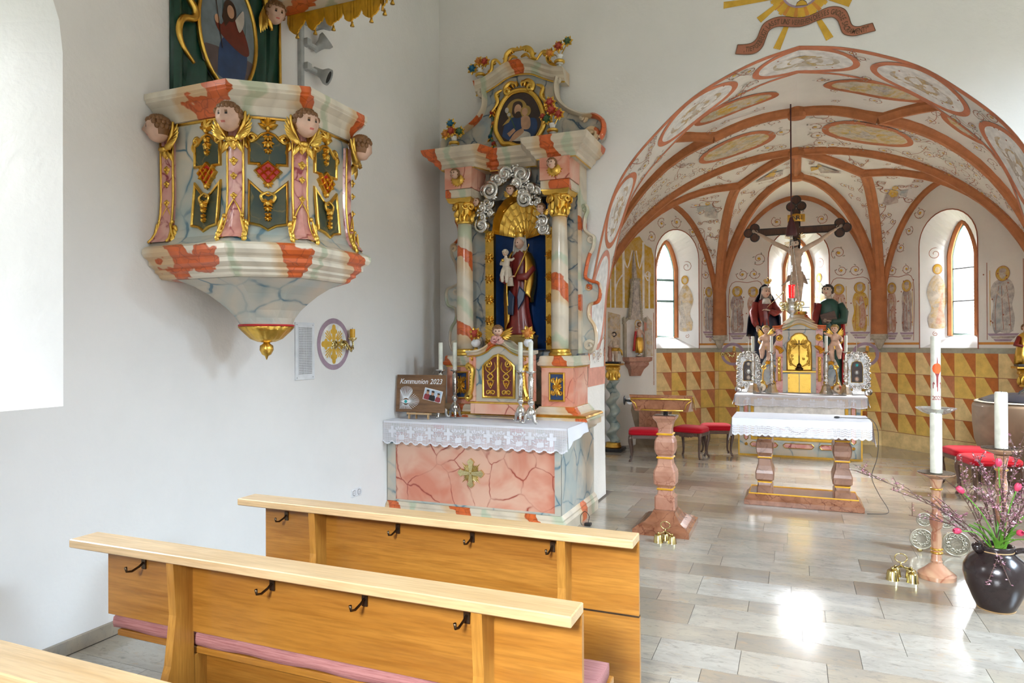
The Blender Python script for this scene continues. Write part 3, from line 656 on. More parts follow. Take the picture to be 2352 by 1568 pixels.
for p in (K0, K1, K2): b = MB(); b.lathe([(.02, -.12), (.10, -.11), (.12, -.06), (.12, .04), (.02, .05)], 14, p); obj('boss', b, 'rib_stone', vault)
for p, q in ((CL, 1), (CR, -1)):   # rib bundle standing on a carved corbel
    b = MB(); d = (V((.06, 10))-p).normalized(); c = p+d*.06
    b.lathe([(.13, 0), (.125, .3), (.12, .7), (.10, 1.1), (.05, 1.35)], 10, (c.x, c.y, 1.86)); obj('rib_bundle', b, 'rib_stone', vault, 'auto')
    b = MB(); b.lathe([(.01, 0), (.03, .01), (.10, .16), (.135, .17), (.14, .19), (.125, .21), (.14, .235), (.14, .25), (.05, .255)], 8, (c.x, c.y, 1.61)); obj('corbel', b, 'corbel_stone', vault)
# painted vault: medallions and vines on the webs
def webpaint(i, seed, meds, nv, reg=(.15, .95, .12, .88), r=(.05, .09)):
    a, b = WEB[i]; F = lambda u, v: resamp(a, u).lerp(resamp(b, u), v)
    def P(u, v, h):
        u = max(.002, min(.998, u)); p = F(u, v); du = F(min(1, u+.01), v)-F(max(0, u-.01), v); dv = F(u, min(1, v+.02))-F(u, max(0, v-.02)); n = du.cross(dv)
        n = n.normalized() if n.length > 1e-9 else V((0, 0, -1)); n = n if n.dot(V((.06, 9, 1.5))-p) > 0 else -n
        return tuple(p+n*(h+.006))
    m = .5*(reg[0]+reg[1]); ms = (F(m+.02, .5)-F(m-.02, .5)).length/.04; mt = max(.05, (F(m, .9)-F(m, .1)).length/.8)
    q = Paint(P, ms, mt)
    for (u, v, rx, ry, mm) in meds:
        q.ell(u, v, rx, ry, mm, 28, 4)
        for t in range(5): q.ell(u+random.uniform(-.6, .6)*rx/ms, v+random.uniform(-.5, .5)*ry/mt, rx*random.uniform(.12, .3), ry*random.uniform(.2, .4), random.choice((4, 6, 7)), 10, 2)
        q.ring(u, v, rx+.03, ry+.03, .085, 3, 52)
    q.vines(reg, nv, r[0], r[1], seed, .008, ok=lambda x, y, rr: all(math.hypot((x-u)*ms/(rx+rr+.03), (y-v)*mt/(ry+rr+.03)) > 1 for u, v, rx, ry, _ in meds))
    q.build('painted_vine', ['paint_line', 'paint_leaf', 'paint_ochre', 'paint_band', 'fresco_saints', 'fresco_ochre', 'fresco_yellow', 'fresco_grey'], vault)
webpaint(0, 1, [(.855, .62, .42, .19, 5), (.60, .6, .30, .2, 5)], 40, r=(.05, .10)); webpaint(7, 2, [(.825, .56, .48, .21, 5), (.58, .66, .32, .26, 5)], 40, r=(.05, .10))
webpaint(1, 3, [(.83, .5, .46, .24, 5)], 64, (.22, .97, .08, .92), (.06, .11)); webpaint(8, 4, [(.81, .47, .50, .26, 5)], 64, (.22, .97, .08, .92), (.06, .11))
for i, sd in ((2, 5), (9, 6)): webpaint(i, sd, [], 16, (.3, .9, .2, .8), (.03, .06))
for i, sd in ((3, 7), (10, 8)): webpaint(i, sd, [], 30, (.3, .97, .1, .9), (.03, .06))
for i, sd in ((5, 9), (12, 10), (6, 11), (13, 12)): webpaint(i, sd, [], 26, (.35, .95, .1, .9), (.03, .06))
def webfig(i, u, v, hgt, mats_):   # a painted angel: robe, wings, head
    a, b = WEB[i]; F = lambda x, y: resamp(a, x).lerp(resamp(b, x), y)
    def P(x, y, h):
        p = F(max(0, min(1, x)), y); n = (F(min(1, x+.01), y)-F(x-.01, y)).cross(F(x, y+.02)-F(x, y-.02)).normalized(); n = n if n.dot(V((.06, 9, 1.5))-p) > 0 else -n; return tuple(p+n*(h+.012))
    ms = (F(u+.02, v)-F(u-.02, v)).length/.04; mt = max(.05, (F(u, .9)-F(u, .1)).length/.8); q = Paint(P, ms, mt); H = hgt
    q.fill([(u+x*H/ms, v+y*H/mt) for x, y in ((-.5, -.25), (-.3, .28), (.0, .2), (.2, .14), (.22, -.1), (.05, -.2), (-.3, -.3))], 0, 3)
    q.fill([(u+x*H/ms, v+y*H/mt) for x, y in ((-.12, .16), (.2, .14), (.24, -.12), (-.1, -.2))], 1, 2); q.ell(u+.33*H/ms, v, .1*H, .09*H, 3, 14); q.ell(u+.33*H/ms, v, .06*H, .05*H, 4, 12)
    q.fill([(u+x*H/ms, v+y*H/mt) for x, y in ((.2, .1), (.3, .42), (-.05, .5), (.05, .2))], 2, 2); q.build('painted_angel', mats_+['fresco_yellow', 'fresco_saints'], vault)
for i, u, v, m_ in ((3, .78, .45, ['fresco_brown', 'fresco_yellow', 'fresco_grey']), (10, .78, .45, ['fresco_brown', 'fresco_grey', 'fresco_yellow']), (6, .80, .45, ['fresco_grey', 'fresco_blue', 'fresco_blue']), (13, .80, .45, ['fresco_brown', 'fresco_yellow', 'fresco_blue'])): webfig(i, u, v, .42, m_)
# ------------------------------------------------------------------ painted apse walls
ZR = [1.555, 1.21, .885, .56, .255]
for k, s0 in (('left', 1.296), ('center', 0.), ('right', 0.)):
    A, B = mk[k]; ln = (B-A).length; q = Paint(APSE[k], lift=.002); wl = APSE[k+'_o']
    q.fill([(s0, 0), (ln, 0), (ln, 1.555), (s0, 1.555)], 0, 0); q.fill([(s0, 1.555), (ln, 1.555), (ln, 1.635), (s0, 1.635)], 4, 0)
    wn = WINS[k]
    for a, b in ((s0, wn[0]-wn[1]), (wn[0]+wn[1], ln)):
        if b-a > .05: q.line([(a, 1.70), (b, 1.70)], .035, 5)
    w_ = .325 if k != 'center' else .3; i = 0
    while s0+i*w_ < ln-.04:
        a = s0+i*w_; b = min(a+w_, ln)
        for z0, z1 in zip(ZR, ZR[1:]):
            if random.random() < .5: q.fill([(a, z1), (b, z1), (b, z0), (a, z0)], 1, 0)
            if b-a > .5*w_: q.fill([(a+.38*w_, z0), (b, z0), (b, z1)], 2 if random.random() < .55 else 3, 0)
        q.line([(b, .255), (b, 1.555)], .007, 6); i += 1
    for z in ZR[1:]: q.line([(s0, z), (ln, z)], .008, 6)
    q.build('dado_painting', ['paint_yellow2', 'paint_yellow', 'paint_rust', 'paint_rust2', 'paint_frieze', 'paint_stripe', 'paint_line'], wl)
def saints(k, figs, vines, frames):
    q = Paint(APSE[k], lift=.003); mats = ['paint_line', 'paint_leaf', 'paint_ochre', 'fresco_brown', 'fresco_rust', 'fresco_yellow', 'fresco_saints', 'fresco_grey', 'fresco_blue', 'paint_purple']
    for s, z, h, m, wd in figs:
        w2 = wd/2; J = lambda: random.uniform(-.07, .07)*w2; tl = random.choice((-1, 1))
        body = [(-.8, 0), (-.3, -.02), (.2, .0), (.75, -.01), (.95, .2), (.8, .42), (1.02, .58), (.8, .74), (.3, .8), (-.25, .81), (-.72, .75), (-1.0, .6), (-.78, .42), (-.95, .2)]
        q.fill([(p.x, p.y) for p in smooth([(s+tl*a*w2+J(), z+b*h+J()) for a, b in body]+[(s+tl*-.8*w2, z)], 3)], m, 3)
        m2 = {3: 7, 4: 6, 5: 4, 7: 8}.get(m, 6); q.fill([(p.x, p.y) for p in smooth([(s+tl*a*w2, z+b*h) for a, b in ((-.2, .1), (.45, .05), (.75, .3), (.6, .55), (.2, .72), (-.1, .6), (.1, .35), (-.2, .1))], 3)][:-1], m2, 2)
        for a0, a1 in ((-.5, -.6), (-.15, .05), (.5, .65)): q.line([(p.x, p.y) for p in smooth([(s+a0*w2*.6, z+h*.7), (s+(a0+a1)/2*w2+J(), z+h*.4), (s+a1*w2, z+h*.03)], 4)], .007, 0)
        q.ell(s, z+h*.885, h*.105, h*.115, 5, 20); q.ring(s, z+h*.885, h*.105, h*.115, .006, 0, 24); q.ell(s, z+h*.875, h*.052, h*.068, 6, 14); q.ell(s, z+h*.93, h*.055, h*.035, 3, 12)
        q.line([(s-w2*.5, z+h*.62), (s-w2*.1, z+h*.52), (s+w2*.4, z+h*.60)], .03, 6); q.line([(s+tl*w2*1.05, z+h*.1), (s+tl*w2*1.05, z+h*.95)], .008, 2)
        for i in range(3): y0 = z-.02-.04*i; y1 = y0-.032; k0 = 1.3-.25*i; q.fill([(s-w2*k0, y0), (s+w2*k0, y0), (s+w2*(k0-.18), y1), (s-w2*(k0-.18), y1)], 9 if i != 1 else 3, 1)
        for _ in range(10): q.ell(s+random.uniform(-1.6, 1.6)*w2, z+random.uniform(.1, 1)*h, .012, .012, 0, 6)
    for s, z, r, a0, hd in vines: q.scroll(s, z, r, a0, hd, 1.35, .009, 0, 2, 1)
    for pts in frames: q.line([(p.x, p.y) for p in smooth(pts, 5)], .010, 0)
    q.build('painted_saints', mats, APSE[k+'_o'])
saints('center', [(.33, 1.92, .82, 3, .24), (.60, 1.92, .80, 4, .20), (1.98, 1.92, .80, 4, .22), (2.30, 1.92, .82, 5, .24)], [(.42, 2.95, .11, 3, 1), (.62, 2.95, .10, 0, -1), (.70, 3.22, .12, 4, 1), (2.02, 2.95, .10, 3, 1), (2.24, 2.95, .11, 0, -1), (1.98, 3.25, .12, 4, -1), (1.0, 3.85, .10, 2, 1), (1.72, 3.85, .10, 1, -1), (1.35, 4.0, .09, 0, 1)], [[(.2, 1.75), (.2, 2.72), (.5, 2.8), (.76, 2.72), (.76, 1.75)], [(1.86, 1.75), (1.86, 2.72), (2.14, 2.8), (2.46, 2.72), (2.46, 1.75)], [(.1, 2.6), (.14, 2.2), (.05, 1.8)], [(2.55, 2.6), (2.5, 2.2), (2.58, 1.8)]])
saints('left', [(2.47, 1.95, .78, 7, .22)], [(2.40, 2.95, .08, 3, 1), (2.38, 3.2, .09, 0, -1), (2.3, 3.45, .08, 2, 1), (2.1, 3.7, .10, 1, -1), (1.75, 3.85, .12, 3, 1), (1.42, 3.8, .10, 1, 1), (1.2, 3.55, .10, 2, -1), (2.5, 1.78, .04, 0, 1)], [[(2.3, 1.7), (2.3, 2.8), (2.32, 3.2)], [(2.62, 1.75), (2.62, 2.6)]])
saints('right', [(.22, 1.9, .80, 4, .18), (.50, 1.9, .82, 3, .20), (2.02, 1.86, .92, 7, .34)], [(.24, 2.9, .09, 3, 1), (.5, 2.9, .09, 0, -1), (.4, 3.25, .09, 2, 1), (.55, 3.5, .08, 1, -1), (.75, 3.75, .10, 3, 1), (2.4, 2.1, .1, 0, 1)], [[(.1, 1.75), (.1, 2.7), (.36, 2.78), (.62, 2.7), (.62, 1.75)], [(1.8, 1.75), (1.8, 2.85)], [(2.3, 1.75), (2.3, 2.85)]])
def splaypaint(k, side):   # figure on the splay
    c, ho, hi_ = WINS[k]; P0 = APSE[k]
    def P(s, z, h):
        x = c+side*(ho+(hi_-ho)*s); return P0(x-side*(h+.004), z, -.34*s)
    q = Paint(P, .42, 1.)
    q.fill([(p.x, p.y) for p in smooth([(.3, 1.95), (.6, 1.93), (.85, 1.97), (.78, 2.2), (.92, 2.45), (.7, 2.74), (.45, 2.75), (.22, 2.5), (.38, 2.25), (.25, 2.1), (.3, 1.95)], 3)][:-1], 0, 2); q.ell(.58, 2.86, .065, .08, 1, 18); q.ring(.58, 2.86, .065, .08, .006, 3, 20); q.ell(.58, 2.85, .035, .05, 0, 12); q.fill([(.5, 2.0), (.8, 2.0), (.75, 2.6)], 2, 1)
    q.scroll(.5, 3.1, .10, 1, 1, 1.4, .008, 3); q.scroll(.55, 3.32, .08, 3, -1, 1.3, .008, 3); q.scroll(.5, 1.85, .04, 2, 1, 1.2, .007, 3)
    q.build('painted_saints', ['fresco_saints', 'fresco_yellow', 'fresco_rust' if k == 'right' else 'fresco_grey', 'paint_line'], APSE[k+'_o'])
splaypaint('left', 1); splaypaint('right', -1); splaypaint('center', 1)
# ------------------------------------------------------------------ pews
def pew(yf, label, front=False, hooks=(-2.65, -1.935, -1.495, -1.068), xl=-2.9, label_g='oak pews along the north aisle'):
    t = thing('pew', label, 'pew', (-1.78, yf-.05, 0), label_g); xr = -.65
    mb = MB(); mb.box(xl-.03, xr, yf-.135, yf, .822, .86, c=.004); obj('ledge', mb, 'oak_light', t)
    pb = .49 if front else .505
    mb = MB(); mb.box(xl+.07 if not front else xl+.07, xr+.002, yf-.024, yf-.001, pb, .823); obj('back_panel', mb, 'oak', t)
    if front:
        mb = MB(); mb.box(xl+.07, xr+.004, yf-.022, yf+.004, .06, .482); obj('lower_panel', mb, 'oak', t)
        mb = MB(); mb.box(xl+.07, xr+.003, yf-.026, yf+.002, .482, .49); obj('metal_strip', mb, 'bronze_dark', t)
    for x in (-2.385, -.985):
        mb = MB(); P = [(yf-.02, 0), (yf-.17, 0), (yf-.17, .30), (yf-.135, .40), (yf-.11, .60), (yf-.125, .822), (yf-.02, .822)]
        mb.M = Matrix(((0, 1, 0, 0), (1, 0, 0, 0), (0, 0, 1, 0), (0, 0, 0, 1))); mb.prism(P, x-.02, x+.02); obj('post', mb, 'oak_v', t)
        mb = MB(); mb.box(x-.018, x+.018, yf-.02, yf+.40, 0, .40 if not front else .10); obj('side_board', mb, 'oak_v', t)
    if not front:
        mb = MB(); mb.box(xl+.1, xr, yf+.0, yf+.41, .40, .43, c=.004); obj('seat_board', mb, 'oak', t)
        def cu(u, v):
            x = xl+.08+(xr-.012-xl-.08)*u; a = v*2*PI; cy, cz = yf+.19, .462; k = 5
            q = lambda c, r: r*math.copysign(abs(c)**(2/k), c); return (x, cy+q(math.cos(a), .20), cz+q(math.sin(a), .036)+.004*math.sin(u*40))
        mb = MB(); mb.grid(cu, 30, 20); n = 31
        for e in (0, 30): mb.f.append([j*n+e for j in range(20)]); mb.mi.append(0)
        obj('seat_cushion', mb, 'cushion_fabric', t, True)
        mb = MB(); mb.box(-2.366, -1.0, yf+.05, yf+.08, .20, .40); obj('support_rail', mb, 'oak', t)
        mb = MB(); mb.box(xl+.1, xr-.02, yf-.36, yf-.22, .14, .165, c=.004); mb.box(-2.40, -2.37, yf-.36, yf-.15, .0, .14); mb.box(-1.0, -.97, yf-.36, yf-.15, .0, .14); obj('kneeler', mb, 'oak', t)
    for x in hooks:
        h = MB(); h.box(x-.012, x+.012, yf-.031, yf-.024, .735, .785, c=.002); p = obj('hook_plate', h, 'bronze_dark', t)
        h = MB(); h.tube([(x, yf-.03, .765), (x-.002, yf-.05, .752), (x-.003, yf-.085, .742), (x-.003, yf-.11, .748), (x-.003, yf-.115, .768)], [.005, .005, .005, .005, .0065], 6); obj('hook', h, 'bronze_dark', p, True)
    return t
pew(3.092, 'front oak pew barrier with full lower panel, nearest the pink altar', True, (-2.633, -1.908, -1.478, -1.057), -2.855)
pew(2.195, 'middle oak pew with pink seat cushion showing under its back', xl=-2.95)
pew(1.285, 'nearest oak pew, only its ledge end at the lower left', xl=-2.95)
# ------------------------------------------------------------------ pulpit
OUT = [V(p) for p in ((-3.745, 3.07), (-3.08, 3.07), (-2.71, 3.37), (-2.71, 3.98), (-3.08, 4.28), (-3.745, 4.28))]
def outset(pl, i):
    r = []
    for k, p in enumerate(pl):
        ns = []
        if k: d = (p-pl[k-1]).normalized(); ns.append(V((d.y, -d.x)))
        if k < len(pl)-1: d = (pl[k+1]-p).normalized(); ns.append(V((d.y, -d.x)))
        n = ns[0] if len(ns) == 1 else (ns[0]+ns[1])/(1+ns[0].dot(ns[1])); r.append(p-n*i)
    return r
def oct_loft(mb, prof, pl=OUT, cap=True): mb.loft([[(p.x, p.y, z) for p in outset(pl, i)] for z, i in prof], cap=cap)
pul = thing('pulpit', 'octagonal marbled pulpit with gilded carving and cherub heads hanging on the wall', 'pulpit', (-3.32, 3.67, 1.65))
BODY = [(3.105, .12), (2.9, .125), (2.65, .127), (2.52, .118), (2.44, .10), (2.39, .075), (2.35, .035), (2.335, .01)]
def ins(z):
    for (a, i), (b, j) in zip(BODY, BODY[1:]):
        if b <= z <= a: return i+(j-i)*(a-z)/(a-b)
    return BODY[0][1] if z > 3 else BODY[-1][1]
mb = MB(); oct_loft(mb, BODY); obj('body', mb, 'marble_green', pul)
mb = MB(); oct_loft(mb, [(3.27, .06), (3.295, .02), (3.29, 0), (3.255, 0), (3.245, .012), (3.235, .01), (3.21, .05), (3.17, .085), (3.125, .105), (3.115, .105)]); obj('cornice', mb, 'striped_pulpit', pul)
mb = MB(); oct_loft(mb, [(3.118, .10), (3.118, .108), (3.112, .104), (3.104, .108), (3.10, .125)]); obj('gold_fillet', mb, 'gold', pul)
mb = MB(); oct_loft(mb, [(2.337, .04), (2.335, .005), (2.318, -.018), (2.29, -.02), (2.268, -.004), (2.255, .022), (2.245, .03), (2.22, .03), (2.205, .055), (2.195, .075), (2.18, .075), (2.165, .105), (2.15, .11), (2.14, .125), (2.135, .2)]); obj('base_moulding', mb, 'striped_pulpit', pul)
dense = []
for a, b in zip(OUT, OUT[1:]): dense += [a.lerp(b, i/4) for i in range(4)]
dense += [OUT[-1].lerp(OUT[0], i/5) for i in range(5)]
C0 = V((-3.32, 3.67)); mb = MB(); rg = []
for z, k, pw in ((2.137, .25, 0), (2.10, .37, .04), (2.05, .48, .08), (2.0, .56, .16), (1.95, .63, .32), (1.90, .68, .6), (1.858, .72, 1.)):
    ring = []
    for p in dense:
        d = p-C0; c = d.normalized()*.172; s_ = d*(1-k) if d.x > -.41 else V((d.x*(1-k*1.0), d.y*(1-k))); q = s_.lerp(c, max(pw, 0)); ring.append((C0.x+q.x, C0.y+q.y, z))
    rg.append(ring)
mb.loft(rg); obj('bowl', mb, 'marble_green', pul)
mb = MB(); mb.lathe([(.05, 0), (.178, 0), (.184, .006), (.178, .013), (.05, .013)], 32, (C0.x, C0.y, 1.845)); obj('red_rim', mb, 'red_bright', pul, True)
mb = MB(); mb.lathe([(.02, -.11), (.055, -.105), (.10, -.085), (.15, -.035), (.175, -.005), (.17, 0), (.02, 0)], 48, (C0.x, C0.y, 1.846), fl=(16, .045)); obj('gilded_cup', mb, 'gold', pul, True)
mb = MB(); mb.lathe([(.003, -.11), (.012, -.085), (.03, -.075), (.045, -.045), (.043, -.015), (.022, 0), (.022, .012)], 20, (C0.x, C0.y, 1.73), fl=(8, .05)); obj('gilded_ball', mb, 'gold', pul, True)
# pilasters with cherubs at the corners
CORN = [0, 1, 2, 3]
for ci in CORN:
    p = OUT[ci]; e1 = (OUT[ci]-OUT[ci-1]).normalized() if ci else (OUT[1]-OUT[0]).normalized(); e2 = (OUT[ci+1]-p).normalized()
    bis = outset(OUT, -1)[ci]-p; tg = (e1+e2).normalized(); wd = .052
    def ring(z, o, w_):
        c = outset(OUT, ins(z)-o)[ci]; 
        if ci == 0: c = c+e2*.075; return [c-e2*w_, c, c+e2*w_]
        return [c-e1*w_, c, c+e2*w_]
    zs = [3.06, 2.95, 2.8, 2.65, 2.55, 2.48, 2.43, 2.39, 2.365]; pm = MB(); gm = MB(); ed = [[], []]; mid = []
    for g in range(len(zs)-1):
        for a, b, o0, o1 in ((0, 1, 1, 1), (1, 2, 1, 1)):
            w0 = wd*(1+.5*max(0, (2.5-zs[g])/.13)); w1 = wd*(1+.5*max(0, (2.5-zs[g+1])/.13))
            r0, r1 = ring(zs[g], .022, w0), ring(zs[g+1], .022, w1); q0, q1 = ring(zs[g], -.01, w0), ring(zs[g+1], -.01, w1)
            pm.add([(*r0[a], zs[g]), (*r0[b], zs[g]), (*r1[b], zs[g+1]), (*r1[a], zs[g+1])], [(0, 1, 2, 3)])
            e = 0 if a == 0 else 2; pm.add([(*r0[e], zs[g]), (*q0[e], zs[g]), (*q1[e], zs[g+1]), (*r1[e], zs[g+1])], [(0, 1, 2, 3)])
    for z in zs:
        w0 = wd*(1+.5*max(0, (2.5-z)/.13)); r = ring(z, .022, w0); ed[0].append((*r[0], z)); ed[1].append((*r[2], z)); mid.append((*r[1], z))
    pil = obj('pilaster', pm, 'marble_rose', pul)
    for e in ed: gm.tube(e, .008, 6)
    obj('gilded_edge', gm, 'gold', pil, True)
    om = MB(frame((*outset(OUT, .09)[ci], 0) if ci else (*(outset(OUT, .095)[0]+e2*.075), 0), (tg.x, tg.y, 0) if ci else (e2.x, e2.y, 0), (0, 0, 1)))
    for z, r in ((2.93, .026), (2.83, .022), (2.74, .018), (2.62, .018)):
        for a in (PI/2, -PI/2, .3, PI-.3): om.leaf(0, z, r*1.3, r*1.4, a, .016, y=.01)
        om.ell((0, -.005, z), (.008, .012, .009), 6, 4)
    om.scurve([(0, 2.60), (-.03, 2.55), (-.048, 2.50)], .006, y=.01); om.scurve([(0, 2.60), (.03, 2.55), (.048, 2.50)], .006, y=.01)
    for sg in (-1, 1):
        om.ell((sg*.055, -.0, 2.50), (.014, .014, .014), 8, 5)
        for k in range(5): om.leaf(sg*(.062+.006*k), 2.475-.025*k, .05, .034, -PI/2+sg*(.75-.25*k), .022, y=.005-.006*k-.012*(k > 2))
        om.scurve([(sg*.055, 2.49), (sg*.07, 2.43), (sg*.085, 2.385), (sg*.05, 2.365), (sg*.01, 2.37)], .012, y=-.012)
    obj('gilded_leaf', om, 'gold', pil, True, kind='stuff')
    # cherub head with two gilded wings
    W_ = om.M; cm = MB(W_); head_mb(cm, (0, -.055, 3.075), .17, yaw={0: -.75, 1: -.1, 2: .1, 3: .75}[ci], pitch=.06, baby=True, hair=.75)
    ch = obj('cherub_head', cm, HEADM, pul, True)
    wm = MB(W_)
    for sg in ((-1, 1) if ci else (1,)):
        for k in range(6): wm.leaf(sg*.035, 2.955, .17-.018*k, .042, PI/2-sg*(.42+.16*k), .026, y=-.006*k)
        wm.scurve([(sg*.02, 2.94), (sg*.05, 2.99), (sg*.075, 3.05), (sg*.085, 3.12)], .016, y=-.012)
        wm.leaf(sg*.02, 2.96, .10, .04, -PI/2+sg*.5, .03)
    wm.leaf(0, 2.97, .07, .07, -PI/2, .035); wm.ell((0, -.02, 2.955), (.035, .025, .02), 8, 5)
    obj('gilded_wing', wm, 'gold', ch, True)
# carved and gilded ornament on the three faces that show
for fi in (0, 1, 2):
    a, b = outset(OUT, .126)[fi], outset(OUT, .126)[fi+1]; c = (a+b)/2 if fi else V((a.x+.40, a.y)); k = {0: .92, 1: 1., 2: 1.0}[fi]
    M = frame((c.x, c.y, 0), (b.x-a.x, b.y-a.y, 0), (0, 0, 1)) @ Matrix.Diagonal((k, 1, 1, 1))
    dk = MB(M); gd = MB(M); rd = MB(M)
    top = [(-.11, 2.83), (-.11, 2.96), (-.07, 2.975), (-.04, 3.01), (0, 3.025), (.04, 3.01), (.07, 2.975), (.11, 2.96), (.11, 2.83), (.05, 2.83), (.045, 2.81), (0, 2.845), (-.045, 2.81), (-.05, 2.83)]
    low = [(-.11, 2.72), (-.04, 2.655), (0, 2.635), (.04, 2.655), (.11, 2.72), (.11, 2.46), (.045, 2.448), (0, 2.42), (-.045, 2.448), (-.11, 2.46)]
    ML_ = M @ Matrix(((1, 0, 0, 0), (0, 1, .10, -.272), (0, 0, 1, 0), (0, 0, 0, 1)))    # lower half follows the flare
    dk.prism(top, -.008, .004); gd.bar(top, .017, .022, True); dk.M = gd.M = ML_; dk.prism(low, -.008, .03); gd.bar(low, .017, .022, True); dk.M = gd.M = M
    dia = [(0, 2.845), (.075, 2.785), (0, 2.70), (-.075, 2.785)]; rd.prism(dia, -.012, .004); gd.bar(dia, .015, .03, True)
    for q in (-.025, .025):
        gd.bar([(-.037+q, 2.815-abs(q)*.0-q*.3), (.037+q, 2.742+q*.3)][::1], .012, .032); gd.bar([(.037+q, 2.815+q*.3), (-.037+q, 2.742-q*.3)], .012, .032)
    for sg in (-1, 1):
        gd.spiral(sg*.095, 2.985, .024, 1.2, PI/2, -sg, .012, tail=[(sg*.03, 3.015), (sg*.06, 2.995)]); gd.scurve([(sg*.118, 2.985), (sg*.13, 2.95), (sg*.118, 2.92)], .013); gd.leaf(sg*.115, 2.93, .04, .025, -PI/2-sg*.4, .02)
        gd.scurve([(sg*.0, 2.655), (sg*.04, 2.63), (sg*.03, 2.60), (sg*.012, 2.61)], .010, y=-.03)
        for j in range(3): gd.leaf(0, 3.05, .085-.01*j, .04, PI/2-sg*(.25+.45*j), .03, y=-.004*j)
    gd.leaf(0, 3.04, .10, .045, PI/2, .035); gd.ell((0, -.02, 3.045), (.018, .02, .018), 8, 5)
    for z, r in ((2.985, .03), (2.945, .036), (2.905, .024), (2.58, .036), (2.545, .026), (2.51, .020), (2.485, .022), (2.70, .03)):
        for q in range(5): gd.leaf(0, z+r*.4, r*1.1, r*.9, -PI/2+(q-2)*.75, .022, y=-.006-.028*(z < 2.62))
        gd.ell((0, -.02-.028*(z < 2.62), z), (r*.4, .014, r*.5), 8, 5)
    obj('dark_panel', dk, 'marble_dark', pul); obj('red_lozenge', rd, 'red_bright', pul); obj('gilded_ornament', gd, 'gold', pul, 'auto', kind='stuff')
# back wall of the pulpit: painted drapery with an oval picture
bk = thing('drapery_panel', 'dark green carved drapery behind pulpit framing an oval shepherd picture', 'wall panel', (XL, 3.74, 3.30))
F = frame((XL+.004, 0, 0), (0, 1, 0), (0, 0, 1)); mb = MB(F)
mb.grid(lambda u, v: (3.26+.98*u, -.035-.018*math.sin(u*31+v*2.2)-.01*math.sin(u*57-v*3), 3.30+1.06*v), 70, 14)
mb.box(3.26, 4.24, -.02, 0, 3.30, 4.36); obj('drapery', mb, 'green_drape', bk, True)
gm = MB(F)
gm.scurve([(3.33, 4.8), (3.335, 4.2), (3.34, 4.05), (3.41, 3.96), (3.40, 3.90), (3.31, 3.86), (3.28, 3.77), (3.31, 3.68), (3.40, 3.60)], .026, y=-.05); gm.scurve([(3.40, 3.42), (3.45, 3.30)], .02, y=-.05)
gm.scurve([(4.235, 4.8), (4.23, 4.2), (4.235, 3.6), (4.23, 3.45), (4.15, 3.42), (4.13, 3.30)], .014, y=-.05)
gm.scurve([(3.95, 4.75), (4.05, 4.35), (4.12, 4.12)], .03, y=-.06); gm.scurve([(3.85, 4.6), (4.0, 4.5), (4.2, 4.55)], .03, y=-.06)
obj('gilded_braid', gm, 'gold', bk, True)
ov = ellipse(3.70, 3.93, .265, .40, 44); pm = MB(F); pm.prism(ov, -.062, -.03); pic = obj('oval_picture', pm, 'oil_sky', bk)
pm = MB(F); pm.bar(ov, .03, .03, True, y=-.055); obj('gilded_frame', pm, 'gold', pic, True)
def oil(name, shapes, F, y, parent, mats):
    q = MB(F)
    for i, (m, pts) in enumerate(shapes):
        P = [(p.x, p.y) for p in smooth(pts+[pts[0]], 4)][:-1] if len(pts) > 4 else pts
        tri = tessellate_polygon([[V((a, b, 0)) for a, b in P]]); q.add([(a, y-.0006*i, b) for a, b in P], [tuple(t) for t in tri], m)
    return obj(name, q, mats, parent, fix=False)
el = lambda x, z, a, b, n=14: ellipse(x, z, a, b, n)
oil('painted_scene', [(0, [(3.47, 3.66), (3.62, 3.60), (3.85, 3.62), (3.93, 3.75), (3.9, 3.8), (3.5, 3.78)]), (1, [(3.60, 3.60), (3.80, 3.58), (3.87, 3.72), (3.86, 3.88), (3.70, 3.90), (3.62, 3.82)]), (2, [(3.66, 4.00), (3.74, 4.05), (3.84, 4.0), (3.90, 3.86), (3.84, 3.82), (3.70, 3.86), (3.60, 3.92), (3.58, 3.99), (3.63, 3.96)]), (3, el(3.715, 4.09, .06, .075)), (3, [(3.66, 4.12), (3.64, 4.02), (3.67, 3.96), (3.71, 4.02)]), (4, el(3.72, 4.085, .033, .046)), (4, el(3.595, 3.985, .022, .03)), (5, [(3.76, 4.04), (3.80, 4.10), (3.84, 4.14), (3.845, 4.05), (3.80, 3.97)]), (3, [(3.572, 4.16), (3.58, 4.16), (3.645, 3.80), (3.638, 3.80)]), (3, [(3.572, 4.16), (3.585, 4.19), (3.61, 4.185), (3.615, 4.15), (3.607, 4.15), (3.6, 4.175), (3.585, 4.18), (3.58, 4.15)])], F, -.0635, pic, ['oil_ground', 'oil_blue', 'oil_red', 'oil_hair', 'oil_flesh', 'oil_white'])
hm = MB(F); head_mb(hm, (4.12, -.11, 4.25), .17, yaw=-.4, pitch=.3, baby=True); obj('cherub_head', hm, HEADM, bk, True)
hm = MB(F)
for k in range(6): hm.leaf(4.06-.012*k, 4.30-.02*k, .15, .04, -1.1-.1*k, .03, y=-.06-.004*k)
obj('gilded_wing', hm, 'gold', bk, True)
